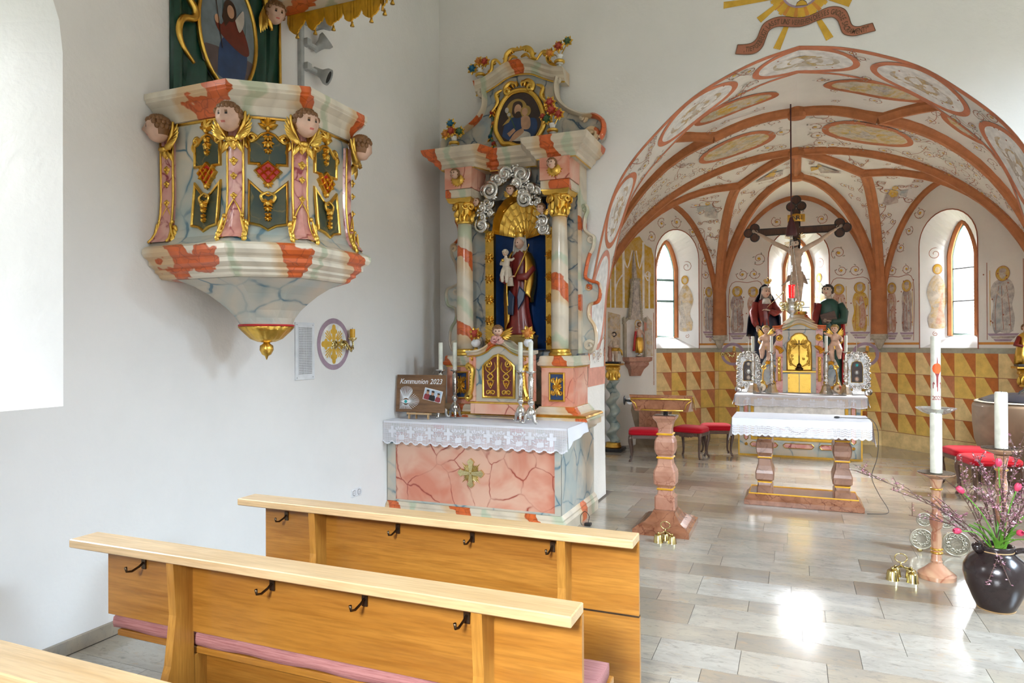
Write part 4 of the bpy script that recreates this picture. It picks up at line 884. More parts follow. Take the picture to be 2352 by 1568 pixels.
# canopy edge above the pulpit
cn = thing('pulpit_canopy', 'ochre gold scalloped canopy edge with small tassels above the pulpit', 'canopy', (XL, 3.68, 4.30))
CO = [V(p) for p in ((-3.745, 2.95), (-2.85, 2.95), (-2.45, 3.3), (-2.45, 4.05), (-2.87, 4.40), (-3.745, 4.40))]
mb = MB(); oct_loft(mb, [(4.36, .02), (4.42, -.03), (4.50, .0), (4.60, .05), (4.62, .3)], CO); obj('top', mb, 'striped_pulpit', cn)
fr = MB(); ts = MB()
for a, b in zip(CO, CO[1:]):
    n_ = max(3, int((b-a).length/.17)); d = (b-a).normalized(); nn = V((d.y, -d.x)); K = n_*8
    for q in range(K):
        t0, t1 = q/K, (q+1)/K; g = lambda t: 4.30-.075*abs(math.sin(PI*t*n_))**.7-(.02 if int(t*n_*2) % 2 else 0)
        p0, p1 = a.lerp(b, t0), a.lerp(b, t1); o = nn*.012*math.sin(q*.9)
        vs = [(p0.x, p0.y, 4.40), (p1.x, p1.y, 4.40), (p1.x+o.x, p1.y+o.y, g(t1)), (p0.x+o.x, p0.y+o.y, g(t0))]
        fr.add(vs+[(v[0]-nn.x*.012, v[1]-nn.y*.012, v[2]) for v in vs], [(0, 1, 2, 3), (7, 6, 5, 4), (3, 2, 6, 7)])
    for q in range(n_):
        p = a.lerp(b, (q+.5)/n_); ts.lathe([(.003, 0), (.003, -.01), (.010, -.018), (.008, -.025), (.018, -.05), (.002, -.052)], 8, (p.x, p.y, 4.225))
obj('scalloped_fringe', fr, 'wax_yellow', cn, fix=False); obj('tassel', ts, 'gold_dark', cn, True)
# ------------------------------------------------------------------ fittings on the north wall
F = frame((XL, 0, 0), (0, 1, 0), (0, 0, 1))
mb = MB(F); mb.box(4.51, 4.56, -.03, 0, 3.55, 4.6); mb.box(4.516, 4.554, -.034, -.03, 3.55, 4.6); tagp(obj('cable_duct', mb, 'grey_plastic', origin=(XL+.015, 4.535, 4.0)), 'grey vertical cable duct on the wall right of the pulpit', 'cable duct')
for i, (z, ex, lab) in enumerate(((4.40, 0., 'topmost grey spotlight on the wall duct, just under the canopy'), (4.22, -.1, 'middle grey spotlight on the wall duct, turned upwards'), (4.02, .25, 'lowest grey spotlight on the wall duct, dark lamp opening showing'))):
    t = thing('spotlight', lab, 'spotlight', (XL+.03, 4.55, z), 'spotlights on the wall duct')
    b = MB(); b.box(XL+.015, XL+.075, 4.545, 4.60, z-.03, z+.03, c=.006); b.box(XL+.02, XL+.07, 4.60, 4.70, z-.02, z+.012+.0, c=.008); obj('mount', b, 'grey_plastic', t)
    dv = V((.75, .35, .35-.75*(i == 2)+.3*(i == 1))).normalized(); o = V((XL+.045, 4.70, z+.005)); M = Matrix.Translation(o) @ dv.to_track_quat('Z', 'Y').to_matrix().to_4x4()
    b = MB(M); b.lathe([(.01, -.03), (.03, -.03), (.034, .02), (.04, .045), (.068, .085), (.07, .115), (.06, .116), (.055, .10), (.01, .095)], 18); obj('lamp_head', b, 'grey_plastic', t, 'auto')
    b = MB(M); b.lathe([(.01, .096), (.053, .102), (.05, .108), (.01, .108)], 18); obj('lamp_opening', b, 'black', t)
t = thing('ventilation_grille', 'white perforated ventilation grille on the wall below the pulpit', 'grille', (XL, 4.58, 1.43))
mb = MB(F); mb.box(4.462, 4.70, -.012, 0, 1.43, 1.905, c=.003); obj('plate', mb, 'white_plastic', t)
mb = MB(F); mb.box(4.50, 4.665, -.0125, -.008, 1.475, 1.865); obj('dark_backing', mb, 'dark_recess', t)
mb = MB(F)
for i in range(29): z = 1.475+.39*i/28; mb.box(4.50, 4.665, -.015, -.0125, z-.0028, z+.0028)
for i in range(13): y = 4.50+.165*i/12; mb.box(y-.003, y+.003, -.0155, -.0125, 1.475, 1.865)
obj('perforated_mesh', mb, 'white_plastic', t)
for y, z in ((4.48, 1.885), (4.68, 1.885), (4.48, 1.45), (4.68, 1.45)): mb = MB(F); mb.lathe([(.001, 0), (.005, .0)], 8); mb = MB(F); mb.ell((y, -.012, z), (.005, .003, .005), 8, 4); obj('screw', mb, 'grey_plastic', t)
q = Paint(lambda s, z, h: (XL+h, s, z), lift=.003)   # painted consecration cross
yc, zc = 4.975, 1.725; q.ell(yc, zc, .19, .19, 2, 40); q.ring(yc, zc, .205, .205, .045, 0, 48)
for k in range(4):
    a = k*PI/2; d = (math.cos(a), math.sin(a)); e = (-d[1], d[0]); pp = lambda r, s_: (yc+d[0]*r+e[0]*s_, zc+d[1]*r+e[1]*s_)
    q.fill([pp(0, -.022), pp(.10, -.026), pp(.10, .026), pp(0, .022)], 1, 1); q.ell(*pp(.115, 0), .036, .036, 1, 12); q.ell(*pp(.148, 0), .026, .026, 1, 12); q.ell(*pp(.11, .03), .02, .02, 1, 10); q.ell(*pp(.11, -.03), .02, .02, 1, 10)
    for j in range(4): an = a+PI/4+(j-1.5)*.16; r0 = .055; r1 = .135+.02*(j in (1, 2)); q.line([(yc+r0*math.cos(an), zc+r0*math.sin(an)), (yc+r1*math.cos(an), zc+r1*math.sin(an))], .013, 1)
q.build('painted_cross', ['paint_purple', 'paint_ochre', 'paint_white'], wall_left)
def sconce(label, M, group, candle_h=.09):
    t = thing('candle_sconce', label, 'wall candle', M.translation, group); G = M
    b = MB(G); b.rosette(0, 0, .045, 8, .025); b.scurve([(0, 0), (.05, .03), (.10, .02), (.13, -.02), (.17, -.035), (.20, -.01), (.205, .03)], .013, y=-.05); b.tube([(0, -.01, 0), (.02, -.08, .0), (.06, -.06, .02)], .010, 6)
    for k in range(7): b.leaf(.03+.026*k, .0-.008*k, .04, .022, .8*(-1)**k, .02, y=-.05)
    obj('bracket', b, 'brass', t, True)
    b = MB(G @ Matrix.Translation((.205, -.05, .03))); b.lathe([(.006, -.02), (.008, 0), (.03, .012), (.042, .03), (.04, .033), (.02, .022), (.005, .02)], 16); obj('drip_pan', b, 'pale_gold', t, True)
    b = MB(G @ Matrix.Translation((.205, -.05, .052))); b.lathe([(.004, 0), (.024, 0), (.024, candle_h-.008), (.021, candle_h), (.004, candle_h-.004)], 16); cd = obj('candle', b, 'wax_yellow', t, 'auto')
    b = MB(G @ Matrix.Translation((.205, -.05, .052))); b.tube([(0, 0, candle_h-.005), (.001, 0, candle_h+.012)], .0018, 5); obj('wick', b, 'black', cd)
sconce('gilt wall sconce with yellow candle on the painted cross right of the pulpit', frame((XL, 4.98, 1.72), (0, 1, 0), (0, 0, 1)), 'wall sconces with yellow candles')
t = thing('power_outlet', 'white double power outlet low on the wall behind the front pew', 'power outlet', (XL, 5.3, .35))
mb = MB(F); mb.box(5.225, 5.375, -.010, 0, .315, .39, c=.003); obj('cover_plate', mb, 'white_plastic', t)
for y in (5.263, 5.337):
    mb = MB(F @ Matrix.Translation((y, -.0102, .3525)) @ Matrix.Rotation(PI/2, 4, 'X')); mb.lathe([(.026, 0), (.022, .0), (.021, -.006), (.001, -.007)], 20); s_ = obj('socket', mb, 'white_plastic', t)
    mb = MB(F)
    for dz in (-.009, .009): mb.ell((y+dz, -.0105, .3525), (.003, .002, .003), 6, 4)
    obj('pin_hole', mb, 'black', s_)
# painted ribbon and rays on the arch wall
q = Paint(lambda x, z, h: (x, YA-h, z), lift=.003)
RU = [(-0.479, 4.607), (-0.398, 4.597), (-0.344, 4.605), (-0.303, 4.641), (-0.276, 4.707), (-0.243, 4.765), (-0.183, 4.797), (-0.11, 4.808), (-0.039, 4.797), (0.026, 4.776), (0.09, 4.764), (0.154, 4.766), (0.217, 4.785), (0.28, 4.808), (0.33, 4.817), (0.379, 4.813), (0.428, 4.793), (0.465, 4.759), (0.489, 4.7), (0.507, 4.635), (0.531, 4.604), (0.574, 4.593), (0.628, 4.6), (0.681, 4.605)]
RL = [(-0.5, 4.52), (-0.412, 4.501), (-0.344, 4.495), (-0.291, 4.511), (-0.25, 4.554), (-0.224, 4.62), (-0.197, 4.686), (-0.157, 4.711), (-0.104, 4.715), (-0.039, 4.702), (0.025, 4.687), (0.089, 4.68), (0.153, 4.69), (0.217, 4.709), (0.279, 4.722), (0.329, 4.723), (0.366, 4.712), (0.397, 4.676), (0.415, 4.625), (0.433, 4.567), (0.464, 4.535), (0.525, 4.516), (0.591, 4.519), (0.705, 4.531)]
sm2 = lambda L: [(p.x, p.y) for p in smooth(L, 4)]
for k in range(46): a = 2*PI*k/46; r1 = .265+.012*(k % 2); cx, cz = .09, 5.035; q.line([(cx+.17*math.cos(a), cz+.17*math.sin(a)), (cx+r1*math.cos(a), cz+r1*math.sin(a))], .034, 1 if k % 3 else 2)
for (a, b) in (((-.18, 5.0), (-.60, 5.017)), ((-.10, 4.94), (-.282, 4.812)), ((.0, 4.80), (-.125, 4.508)), ((.20, 4.80), (.328, 4.526)), ((.33, 4.90), (.50, 4.82)), ((.09, 5.3), (.09, 5.6)), ((-.1, 5.2), (-.3, 5.4)), ((.28, 5.2), (.48, 5.4))):
    d = V((b[0]-a[0], b[1]-a[1])); n = V((-d.y, d.x)).normalized()
    for j in (-1.5, -.5, .5, 1.5): q.line([(a[0]+n.x*j*.006, a[1]+n.y*j*.006), (b[0]+n.x*j*.017+d.x*.04*(j % 1), b[1]+n.y*j*.017)], .016, 1 if j % 2 else 2)
q.ell(.09, 5.035, .175, .175, 3, 30); q.ell(.09, 5.035, .155, .155, 4, 30)
q.fill([(.04, 4.885), (.145, 4.875), (.13, 4.91), (.105, 4.93), (.10, 5.0), (.085, 5.0), (.08, 4.93), (.055, 4.915)], 1, 1); q.line([(.04, 4.885), (.145, 4.875), (.13, 4.91), (.105, 4.93), (.08, 4.93), (.055, 4.915)], .007, 5, True)
a, b = sm2(RU), sm2(RL); h = .009; n = len(a)
q.mb.add([(x, YA-h, z) for x, z in a]+[(x, YA-h, z) for x, z in b], [(i, i+1, n+i+1, n+i) for i in range(n-1)], 6)
q.k += 60; q.lift = .008; q.line(a, .006, 5); q.line(b, .006, 5); q.line([a[0], b[0]], .006, 5); q.line([a[-1], b[-1]], .006, 5)
mp = [((x0+x1)/2, (z0+z1)/2) for (x0, z0), (x1, z1) in zip(a, b)]; ds = [0.]
for p0, p1 in zip(mp, mp[1:]): ds.append(ds[-1]+math.dist(p0, p1))
TXT = ',TIEFGEBEUGT LASST UNS VEREHEN DIESES GROSSE SACRAMENT!"'
NARROW = {'I': .5, ' ': .55, '!': .5, ',': .7, '"': .7, 'M': 1.2, 'G': 1.1, 'N': 1.1, 'U': 1.08}
ws = [NARROW.get(c_, 1.) for c_ in TXT]; tot = sum(ws)
def letter(i):
    s_ = ds[-1]*(.045+.925*(sum(ws[:i])+ws[i]/2)/tot); j = 0
    while j < len(ds)-2 and ds[j+1] < s_: j += 1
    t = (s_-ds[j])/(ds[j+1]-ds[j]); x = mp[j][0]+(mp[j+1][0]-mp[j][0])*t; z = mp[j][1]+(mp[j+1][1]-mp[j][1])*t; d = V((mp[min(len(mp)-1, j+3)][0]-mp[max(0, j-3)][0], 0, mp[min(len(mp)-1, j+3)][1]-mp[max(0, j-3)][1]))
    M = frame((x, YA-.0125, z), d, (0, 0, 1)) if abs(d.x) > 1e-4 else frame((x, YA-.0125, z), (0, 0, 1), (-1, 0, 0))
    return M @ Matrix.Translation((0, 0, -.023)) @ Matrix.Rotation(PI/2, 4, 'X') @ Matrix.Diagonal((.62, 1.0, 1, 1))
text_mb(q.mb, TXT, letter, .068, .12, 5, .018)
q.build('painted_inscription', ['paint_ribbon', 'paint_ochre', 'paint_stripe', 'paint_purple', 'paint_white', 'paint_brown', 'paint_ribbon'], wall_front)
# ------------------------------------------------------------------ side altar
XC = -2.69
FY = lambda y: Matrix.Translation((0, y, 0))     # a plane facing the nave at depth y
al = thing('side_altar', 'pink and green marbled side altar table with gilded cross emblem', 'altar', (-2.84, 6.4, 0))
mb = MB(); mb.box(-3.74, -1.93, 5.84, 6.93, .12, .90); obj('body', mb, 'marble_green', al)
mb = MB(); mb.loft([[(-3.745, y, z), (x, y, z), (x, 6.93, z), (-3.745, 6.93, z)] for x, y, z in ((-1.885, 5.775, 0), (-1.885, 5.775, .10), (-1.90, 5.79, .125), (-1.90, 5.79, .14), (-1.925, 5.825, .17))]); obj('plinth', mb, 'striped_altar', al)
mb = MB(); mb.loft([[(-3.745, y, z), (x, y, z), (x, 6.93, z), (-3.745, 6.93, z)] for x, y, z in ((-1.93, 5.84, .85), (-1.90, 5.81, .87), (-1.89, 5.80, .895), (-1.85, 5.76, .905), (-1.85, 5.76, .968))]); obj('mensa_slab', mb, 'striped_altar', al)
mb = MB(); mb.box(-3.65, -1.985, 5.832, 5.86, .185, .86); obj('frontal_panel', mb, 'marble_pink', al)
for i, b in enumerate(((-3.74, -3.65, .17, .87), (-1.985, -1.93, .17, .87), (-3.65, -1.985, .17, .19))):
    mb = MB(); mb.box(b[0], b[1], 5.82, 5.85, b[2], b[3], c=.004); obj('frame_strip', mb, 'marble_green', al)
mb = MB(FY(5.832)); cx, cz = -2.822, .50
for k in range(4):
    a = k*PI/2; d = V((math.cos(a), math.sin(a))); e = V((-d.y, d.x)); P = lambda r, s_: (cx+d.x*r+e.x*s_, cz+d.y*r+e.y*s_)
    mb.prism([P(0, -.014), P(.09, -.028), P(.105, -.04), P(.125, -.025), P(.142, 0), P(.125, .025), P(.105, .04), P(.09, .028), P(0, .014)], -.022, 0, bev=.12)
    for j in range(5): an = a+PI/4+(j-2)*.17; r1 = .11+.025*(j == 2)-.01*abs(j-2); mb.leaf(cx+.03*math.cos(an), cz+.03*math.sin(an), r1-.03, .020, an, .014)
obj('gilded_cross', mb, 'pale_gold', al, 'auto')
# altar cloth with a filet lace border
def scallop(x, n, x0, x1): t = (x-x0)/(x1-x0)*n; return .016*abs(math.sin(PI*t))
ct = thing('altar_cloth', 'white altar cloth with lace crosses hanging over the pink altar', 'altar cloth', (-2.83, 6.0, .972))
mb = MB(); X0c, X1c = -3.742, -1.846
mb.grid(lambda u, v: (X0c+(X1c-X0c)*u, 5.752+.70*v, .9715+.0015*math.sin(u*60+v*9)), 60, 8); mb.grid(lambda u, v: (X0c+(X1c-X0c)*u, 5.752-.004*math.sin(u*30), .9715-.02*v), 60, 1)
def sidef(u, v):
    y = 5.752+.62*u; d = (.115+.015*math.sin(u*5)+.07*max(0, 1-u*5))*v; return (X1c+.004+.006*math.sin(u*14)*v+.012*v, y, .9715-d)
mb.grid(sidef, 20, 6); obj('linen_top', mb, 'linen', ct, True, fix=False)
mb = MB(); NL = 18
def lacef(u, v):
    x = X0c-.005+(X1c+.012-X0c)*u; dz = (.185+scallop(x, NL, X0c, X1c))*v; return (x, 5.749-.006*math.sin(u*38)*v-.004*math.sin(u*91+1)*v, .955-dz)
mb.grid(lacef, 180, 6); obj('lace_border', mb, 'lace_net', ct, True, fix=False)
mb = MB(); L_ = lambda u, v: V(lacef(u, v))+V((0, -.003, 0))
def lace_shape(pts): mb.add([L_((x-X0c)/(X1c-X0c), (.955-z)/.19) for x, z in pts], [tuple(t) for t in tessellate_polygon([[V((a, b, 0)) for a, b in pts]])])
for k in range(9):
    x = X0c+.11+k*.2045
    if k % 1 == 0:
        lace_shape([(x-.016, .81), (x+.016, .81), (x+.016, .86), (x+.045, .86), (x+.045, .89), (x+.016, .89), (x+.016, .925), (x-.016, .925), (x-.016, .89), (x-.045, .89), (x-.045, .86), (x-.016, .86)])
    if k < 8:
        xm = x+.102
        for sg in (-1, 1):
            for a in (-.9, 0, .9): c0 = (xm+sg*.034, .885); lace_shape([(c0[0]+.042*math.cos(PI/2+a+q)*s_, c0[1]+.042*math.sin(PI/2+a+q)*s_) for q, s_ in ((0, .1), (.35, .8), (0, 1.), (-.35, .8))])
            lace_shape([(xm+sg*.03, .88), (xm+sg*.036, .88), (xm+sg*.012, .83), (xm+sg*.004, .83)]); lace_shape([(xm+sg*.03, .812), (xm+sg*.07, .812), (xm+sg*.07, .806), (xm+sg*.03, .806)]); lace_shape([(xm+sg*.045, .835), (xm+sg*.075, .85), (xm+sg*.078, .842), (xm+sg*.05, .826)])
        lace_shape([(xm-.03, .795), (xm+.03, .795), (xm+.034, .835), (xm+.02, .842), (xm-.02, .842), (xm-.034, .835)])
for q in range(90):
    x = X0c+(X1c-X0c)*(q+.5)/90; zz = .955-.185-scallop(x, NL, X0c, X1c); lace_shape([(x-.011, zz), (x+.011, zz), (x+.011, zz+.014), (x-.011, zz+.014)])
tagp(obj('lace_pattern', mb, 'linen', ct, fix=False), kind='stuff')
# retable
rt_ = thing('retable', 'tall baroque marbled retable with columns, gilding and a picture of a bearded man with child', 'altarpiece', (XC, 6.6, .97))
def mould(name, xs, y0, y1, prof, mat):   # prof: (outset, z)
    mb = MB(); mb.loft([[(xs[0]-o, y0-o, z), (xs[1]+o, y0-o, z), (xs[1]+o, y1, z), (xs[0]-o, y1, z)] for o, z in prof]); return obj(name, mb, mat, rt_)
mould('predella_step', (-3.50, -1.86), 6.34, 6.93, [(.04, .969), (.04, .985), (.03, .99), (.03, .998)], 'striped'); mould('gilded_step', (-3.50, -1.86), 6.34, 6.93, [(.03, .998), (.034, 1.006), (.02, 1.02), (.0, 1.026)], 'gold')
mb = MB(); mb.box(-3.36, -2.02, 6.74, 6.93, 1.02, 1.66); mb.box(-3.36, -2.95, 6.72, 6.93, 1.66, 3.56); mb.box(-2.36, -2.02, 6.72, 6.93, 1.66, 3.56); mb.box(-2.95, -2.36, 6.72, 6.93, 3.26, 3.56)
obj('backboard', mb, 'marble_blue', rt_)
mb = MB(); mb.box(-2.95, -2.36, 6.925, 6.94, 1.66, 3.26); obj('niche_back', mb, 'blue_niche', rt_)
mb = MB(); mb.grid(lambda u, v: (-2.655+.30*math.cos(PI*u), 6.66+.27*math.sin(PI*u), 1.67+1.30*v), 16, 1); mb.box(-2.95, -2.36, 6.66, 6.93, 1.655, 1.668); obj('blue_niche', mb, 'blue_niche', rt_, True, fix=False)
def shell(u, v):
    a = PI*u; rr = v; z = 2.90+.40*math.sin(a)*rr; x = -2.655+.305*math.cos(a)*rr; rib = .012*abs(math.sin(a*9))*rr; return (x, 6.64+.22*(1-rr**2)**.5+rib, z-.05*(1-rr))
mb = MB(); mb.grid(shell, 108, 8); sh = obj('gilded_shell', mb, 'gold', rt_, False, fix=False)
for rr in (.45, .62, .78, .92):
    b = MB(); b.tube([V(shell(i/72, rr))+V((0, -.004, .012*math.sin(i*PI/4))) for i in range(73)], .004, 5); obj('shell_ridge', b, 'gold', sh, True)
for sx in (-1, 1):
    cx = XC+sx*.53; lab = 'left' if sx < 0 else 'right'
    mb = MB()
    mb.loft([[(cx-w_, 6.42-(w_-.165), z), (cx+w_, 6.42-(w_-.165), z), (cx+w_, 6.93, z), (cx-w_, 6.93, z)] for w_, z in ((.235, 1.026), (.235, 1.045), (.215, 1.06), (.19, 1.085), (.185, 1.095))]); obj('pedestal_base', mb, 'striped', rt_)
    mb = MB(); mb.box(cx-.165, cx+.165, 6.42, 6.93, 1.09, 1.49); pd = obj('pedestal', mb, 'marble_pink', rt_)
    for z in (1.092, 1.488): mb = MB(); mb.box(cx-.172, cx+.172, 6.413, 6.93, z-.005, z+.006); obj('gilded_fillet', mb, 'gold', pd)
    mb = MB(); mb.loft([[(cx-w_, 6.42-(w_-.165), z), (cx+w_, 6.42-(w_-.165), z), (cx+w_, 6.93, z), (cx-w_, 6.93, z)] for w_, z in ((.175, 1.495), (.195, 1.505), (.20, 1.53), (.185, 1.545), (.18, 1.59), (.17, 1.60))]); obj('pedestal_cap', mb, 'striped', rt_)
    mb = MB(FY(6.418)); mb.prism([(cx-.068, 1.165), (cx+.068, 1.165), (cx+.068, 1.42), (cx-.068, 1.42)], -.004, .002); pn = obj('blue_panel', mb, 'oil_blue', rt_)
    mb = MB(FY(6.416)); mb.bar([(cx-.074, 1.158), (cx+.074, 1.158), (cx+.074, 1.427), (cx-.074, 1.427)], .02, .022, True)
    for a in range(4):
        for b in (-.45, 0, .45): mb.leaf(cx, 1.293, .10 if a % 2 else .055, .035, a*PI/2+b, .024)
        mb.spiral(cx+(.035 if a in (0, 3) else -.035), 1.293+(.06 if a < 2 else -.06), .022, 1.2, a, 1, .008)
    obj('gilded_carving', mb, 'gold', pn, 'auto')
    # column
    mb = MB(); mb.lathe([(.085, 1.655), (.088, 1.8), (.089, 2.1), (.085, 2.5), (.076, 2.9), (.073, 3.0)], 28, (cx, 6.52, 0)); obj('column_shaft', mb, 'striped_z', rt_, True)
    mb = MB(); mb.lathe([(.115, 1.6), (.118, 1.62), (.105, 1.635), (.10, 1.645), (.108, 1.655), (.092, 1.668), (.08, 1.672)], 28, (cx, 6.52, 0)); obj('column_base', mb, 'gold', rt_, True)
    mb = MB(); mb.lathe([(.078, 2.99), (.086, 3.0), (.078, 3.015), (.082, 3.06), (.09, 3.12), (.115, 3.19), (.12, 3.20), (.05, 3.21)], 28, (cx, 6.52, 0)); cp = obj('column_capital', mb, 'gold', rt_, True)
    mb = MB(); mb.loft([[(cx+a*s_, 6.52+b*s_, z) for a, b in ((-1, -1), (-.3, -.82), (0, -.86), (.3, -.82), (1, -1), (.82, 0), (1, 1), (-1, 1), (-.82, 0))] for s_, z in ((.12, 3.20), (.135, 3.215), (.135, 3.228), (.145, 3.24), (.145, 3.25))])
    for a in range(4):
        q = PI/4+a*PI/2; M = frame((cx+.105*math.cos(q), 6.52+.105*math.sin(q), 0), (-math.sin(q), math.cos(q), 0), (0, 0, 1)); k = MB(M)
        k.spiral(.03, 3.165, .03, 1.4, PI/2, -1, .011); k.spiral(-.03, 3.165, .03, 1.4, PI/2, 1, .011); mb.v += k.v if False else []
        o = len(mb.v); mb.v += k.v; mb.f += [[o+i for i in f] for f in k.f]; mb.mi += k.mi
    for a in range(8):
        q = a*PI/4; M = frame((cx+.08*math.cos(q), 6.52+.08*math.sin(q), 0), (-math.sin(q), math.cos(q), 0), (0, 0, 1)); k = MB(M)
        k.leaf(0, 3.01, .085, .05, PI/2, .03); k.leaf(.022, 3.06, .08, .035, PI/2-.2, .035)
        o = len(mb.v); mb.v += k.v; mb.f += [[o+i for i in f] for f in k.f]; mb.mi += k.mi
    obj('acanthus', mb, 'gold', cp, 'auto', kind='stuff')
    # impost block with a gilded cherub
    mb = MB(); mb.box(cx-.15, cx+.15, 6.37, 6.93, 3.25, 3.34, c=.01); obj('architrave', mb, 'striped', rt_)
    mb = MB(); mb.box(cx-.155, cx+.155, 6.365, 6.93, 3.34, 3.56); obj('impost_block', mb, 'marble_pink', rt_)
    mb = MB(FY(6.365))
    for a in range(9): mb.leaf(cx, 3.44, .085, .045, PI+.1+a*(PI-.2)/8, .03)
    mb.ell((cx, -.01, 3.43), (.07, .02, .06), 12, 6); cc = obj('gilded_collar', mb, 'gold', rt_, 'auto')
    hm = MB(); head_mb(hm, (cx-.01, 6.315, 3.485), .105, yaw=-.15, baby=True); obj('cherub_head', hm, HEADM, cc, True)
    # gilded strip with rosettes beside the niche
    x0, x1 = (-3.045, -2.948) if sx < 0 else (-2.36, -2.262)
    mb = MB(); mb.box(x0, x1, 6.66, 6.93, 1.655, 2.93, c=.006); gs = obj('gilded_strip', mb, 'gold', rt_)
    for i in range(6):
        z = 2.86-.222*i; mb = MB(FY(6.658)); mb.rosette((x0+x1)/2, z, .058, 8, .03, ctr=.1); mb.lathe([(.028, 0), (.03, .0)], 3) if 0 else None
        mb.M = FY(6.65) @ Matrix.Translation(((x0+x1)/2, 0, z)) @ Matrix.Rotation(PI/2, 4, 'X'); mb.lathe([(.026, 0), (.03, .012), (.022, .02), (.016, .008), (.002, .004)], 12); obj('rosette', mb, 'gold', gs, 'auto')
    # carved side wing
    pr = [(.0, 3.10), (.06, 3.14), (.085, 3.08), (.06, 3.02), (.05, 2.90), (.10, 2.84), (.15, 2.80), (.14, 2.70), (.10, 2.62), (.07, 2.50), (.06, 2.40), (.12, 2.36), (.20, 2.33), (.215, 2.24), (.19, 2.15), (.11, 2.12), (.09, 2.05), (.10, 1.98), (.15, 1.90), (.17, 1.80), (.16, 1.70), (.12, 1.64), (0, 1.62)]
    bx = cx+sx*.135; P = [(bx+sx*a, z) for a, z in pr]; PS = [(p.x, p.y) for p in smooth(P, 4)]
    mb = MB(FY(6.78)); mb.prism(PS, -.02, .05); wg = obj('side_wing', mb, 'marble_green', rt_)
    mb = MB(FY(6.78)); mb.bar(PS[:-3], .035, .05, y=.0); mb.spiral(bx+sx*.12, 2.79, .035, 1.3, PI/2, -sx, .02); mb.spiral(bx+sx*.10, 1.70, .05, 1.4, -PI/2, sx, .024); mb.spiral(bx+sx*.10, 2.30, .03, 1.2, PI/2, sx, .018); mb.spiral(bx+sx*.06, 3.10, .028, 1.2, PI, -sx, .018); obj('scroll_edge', mb, 'striped', wg, 'auto')
    mb = MB(); mb.box(min(bx-.0, bx+sx*.03), max(bx, bx+sx*.03), 6.70, 6.93, 1.62, 3.56); obj('pilaster_strip', mb, 'striped_z', rt_)
# main cornice breaking forward over the columns
CP = [(-3.42, 6.93), (-3.42, 6.40), (-3.05, 6.40), (-2.97, 6.62), (-2.43, 6.62), (-2.35, 6.40), (-1.96, 6.40), (-1.96, 6.93)]
mb = MB(); CPv = [V(p) for p in CP]; mb.loft([[(p.x, p.y, z) for p in outset(CPv, -o)] for o, z in ((0, 3.555), (.02, 3.56), (.035, 3.585), (.06, 3.60), (.07, 3.63), (.11, 3.645), (.115, 3.665), (.15, 3.69), (.165, 3.72), (.17, 3.745), (.0, 3.75))]); obj('main_cornice', mb, 'striped', rt_)
mb = MB(); mb.tube([(p.x, p.y, 3.558) for p in outset(CPv, -.005)], .010, 6); obj('gilded_fillet', mb, 'gold', rt_)
# gable
GB = [(-3.42, 3.75), (-3.52, 3.78), (-3.60, 3.86), (-3.60, 3.98), (-3.52, 4.05), (-3.42, 4.06), (-3.34, 4.09), (-3.22, 4.16), (-3.13, 4.26), (-3.10, 4.38), (-3.12, 4.50)]
GR = [(2*XC-a, b) for a, b in reversed(GB)]; G2 = [(p.x, p.y) for p in smooth(GB, 4)]; G3 = [(p.x, p.y) for p in smooth(GR, 4)]
mb = MB(FY(6.80)); mb.prism(G2+[(-2.9, 4.58), (XC, 4.62), (-2.48, 4.58)]+G3, -.0, .12); obj('gable', mb, 'marble_blue', rt_)
for sx, g in ((-1, G2), (1, G3[::-1])):
    mb = MB(FY(6.80)); mb.bar(g[6:], .05, .085); s_ = -sx
    mb.spiral(XC+sx*.80, 3.85, .07, 1.6, -PI/2, -sx, .032, y=-.02); mb.spiral(XC+sx*.71, 4.045, .032, 1.2, -PI/2, sx, .022, y=-.02); mb.spiral(XC+sx*.44, 4.47, .035, 1.3, 0, sx, .022, y=-.02); obj('volute', mb, 'striped', rt_, 'auto')
TP = [(-3.20, 4.50), (-3.08, 4.52), (-2.95, 4.575), (-2.83, 4.635), (-2.69, 4.655), (-2.55, 4.635), (-2.43, 4.575), (-2.30, 4.52), (-2.18, 4.50)]
tp = [(p.x, p.y) for p in smooth(TP, 4)]; mb = MB(); rings = []
for x, z in tp: rings.append([(x, 6.93, z-.05), (x, 6.78, z-.05), (x, 6.765, z-.03), (x, 6.75, z-.02), (x, 6.745, z+.01), (x, 6.71, z+.035), (x, 6.70, z+.06), (x, 6.68, z+.075), (x, 6.93, z+.08)])
mb.loft(rings); obj('gable_cornice', mb, 'striped', rt_); mb = MB(); mb.tube([(x, 6.775, z-.055) for x, z in tp], .009, 6); obj('gilded_fillet', mb, 'gold', rt_)
SH = [(0, .30), (.09, .285), (.17, .22), (.23, .12), (.265, .0), (.265, -.10), (.21, -.20), (.18, -.235), (.10, -.245), (0, -.285)]
def pshape(k): a = [(XC+p[0]*k, 4.12+p[1]*k) for p in SH]; return [(p.x, p.y) for p in smooth(a+[(2*XC-x, z) for x, z in reversed(a[1:-1])]+[a[0]], 3)][:-1]
mb = MB(FY(6.79)); mb.prism(pshape(1.), -.02, .02); pic2 = obj('picture', mb, 'canvas_dark', rt_)
mb = MB(FY(6.785)); mb.bar(pshape(1.04), .05, .04, True); mb.bar(pshape(.96), .018, .03, True); obj('gilded_frame', mb, 'gold', pic2, True)
ox, oz = XC, 4.12; sh_ = lambda L: [(ox+a, oz+b) for a, b in L]
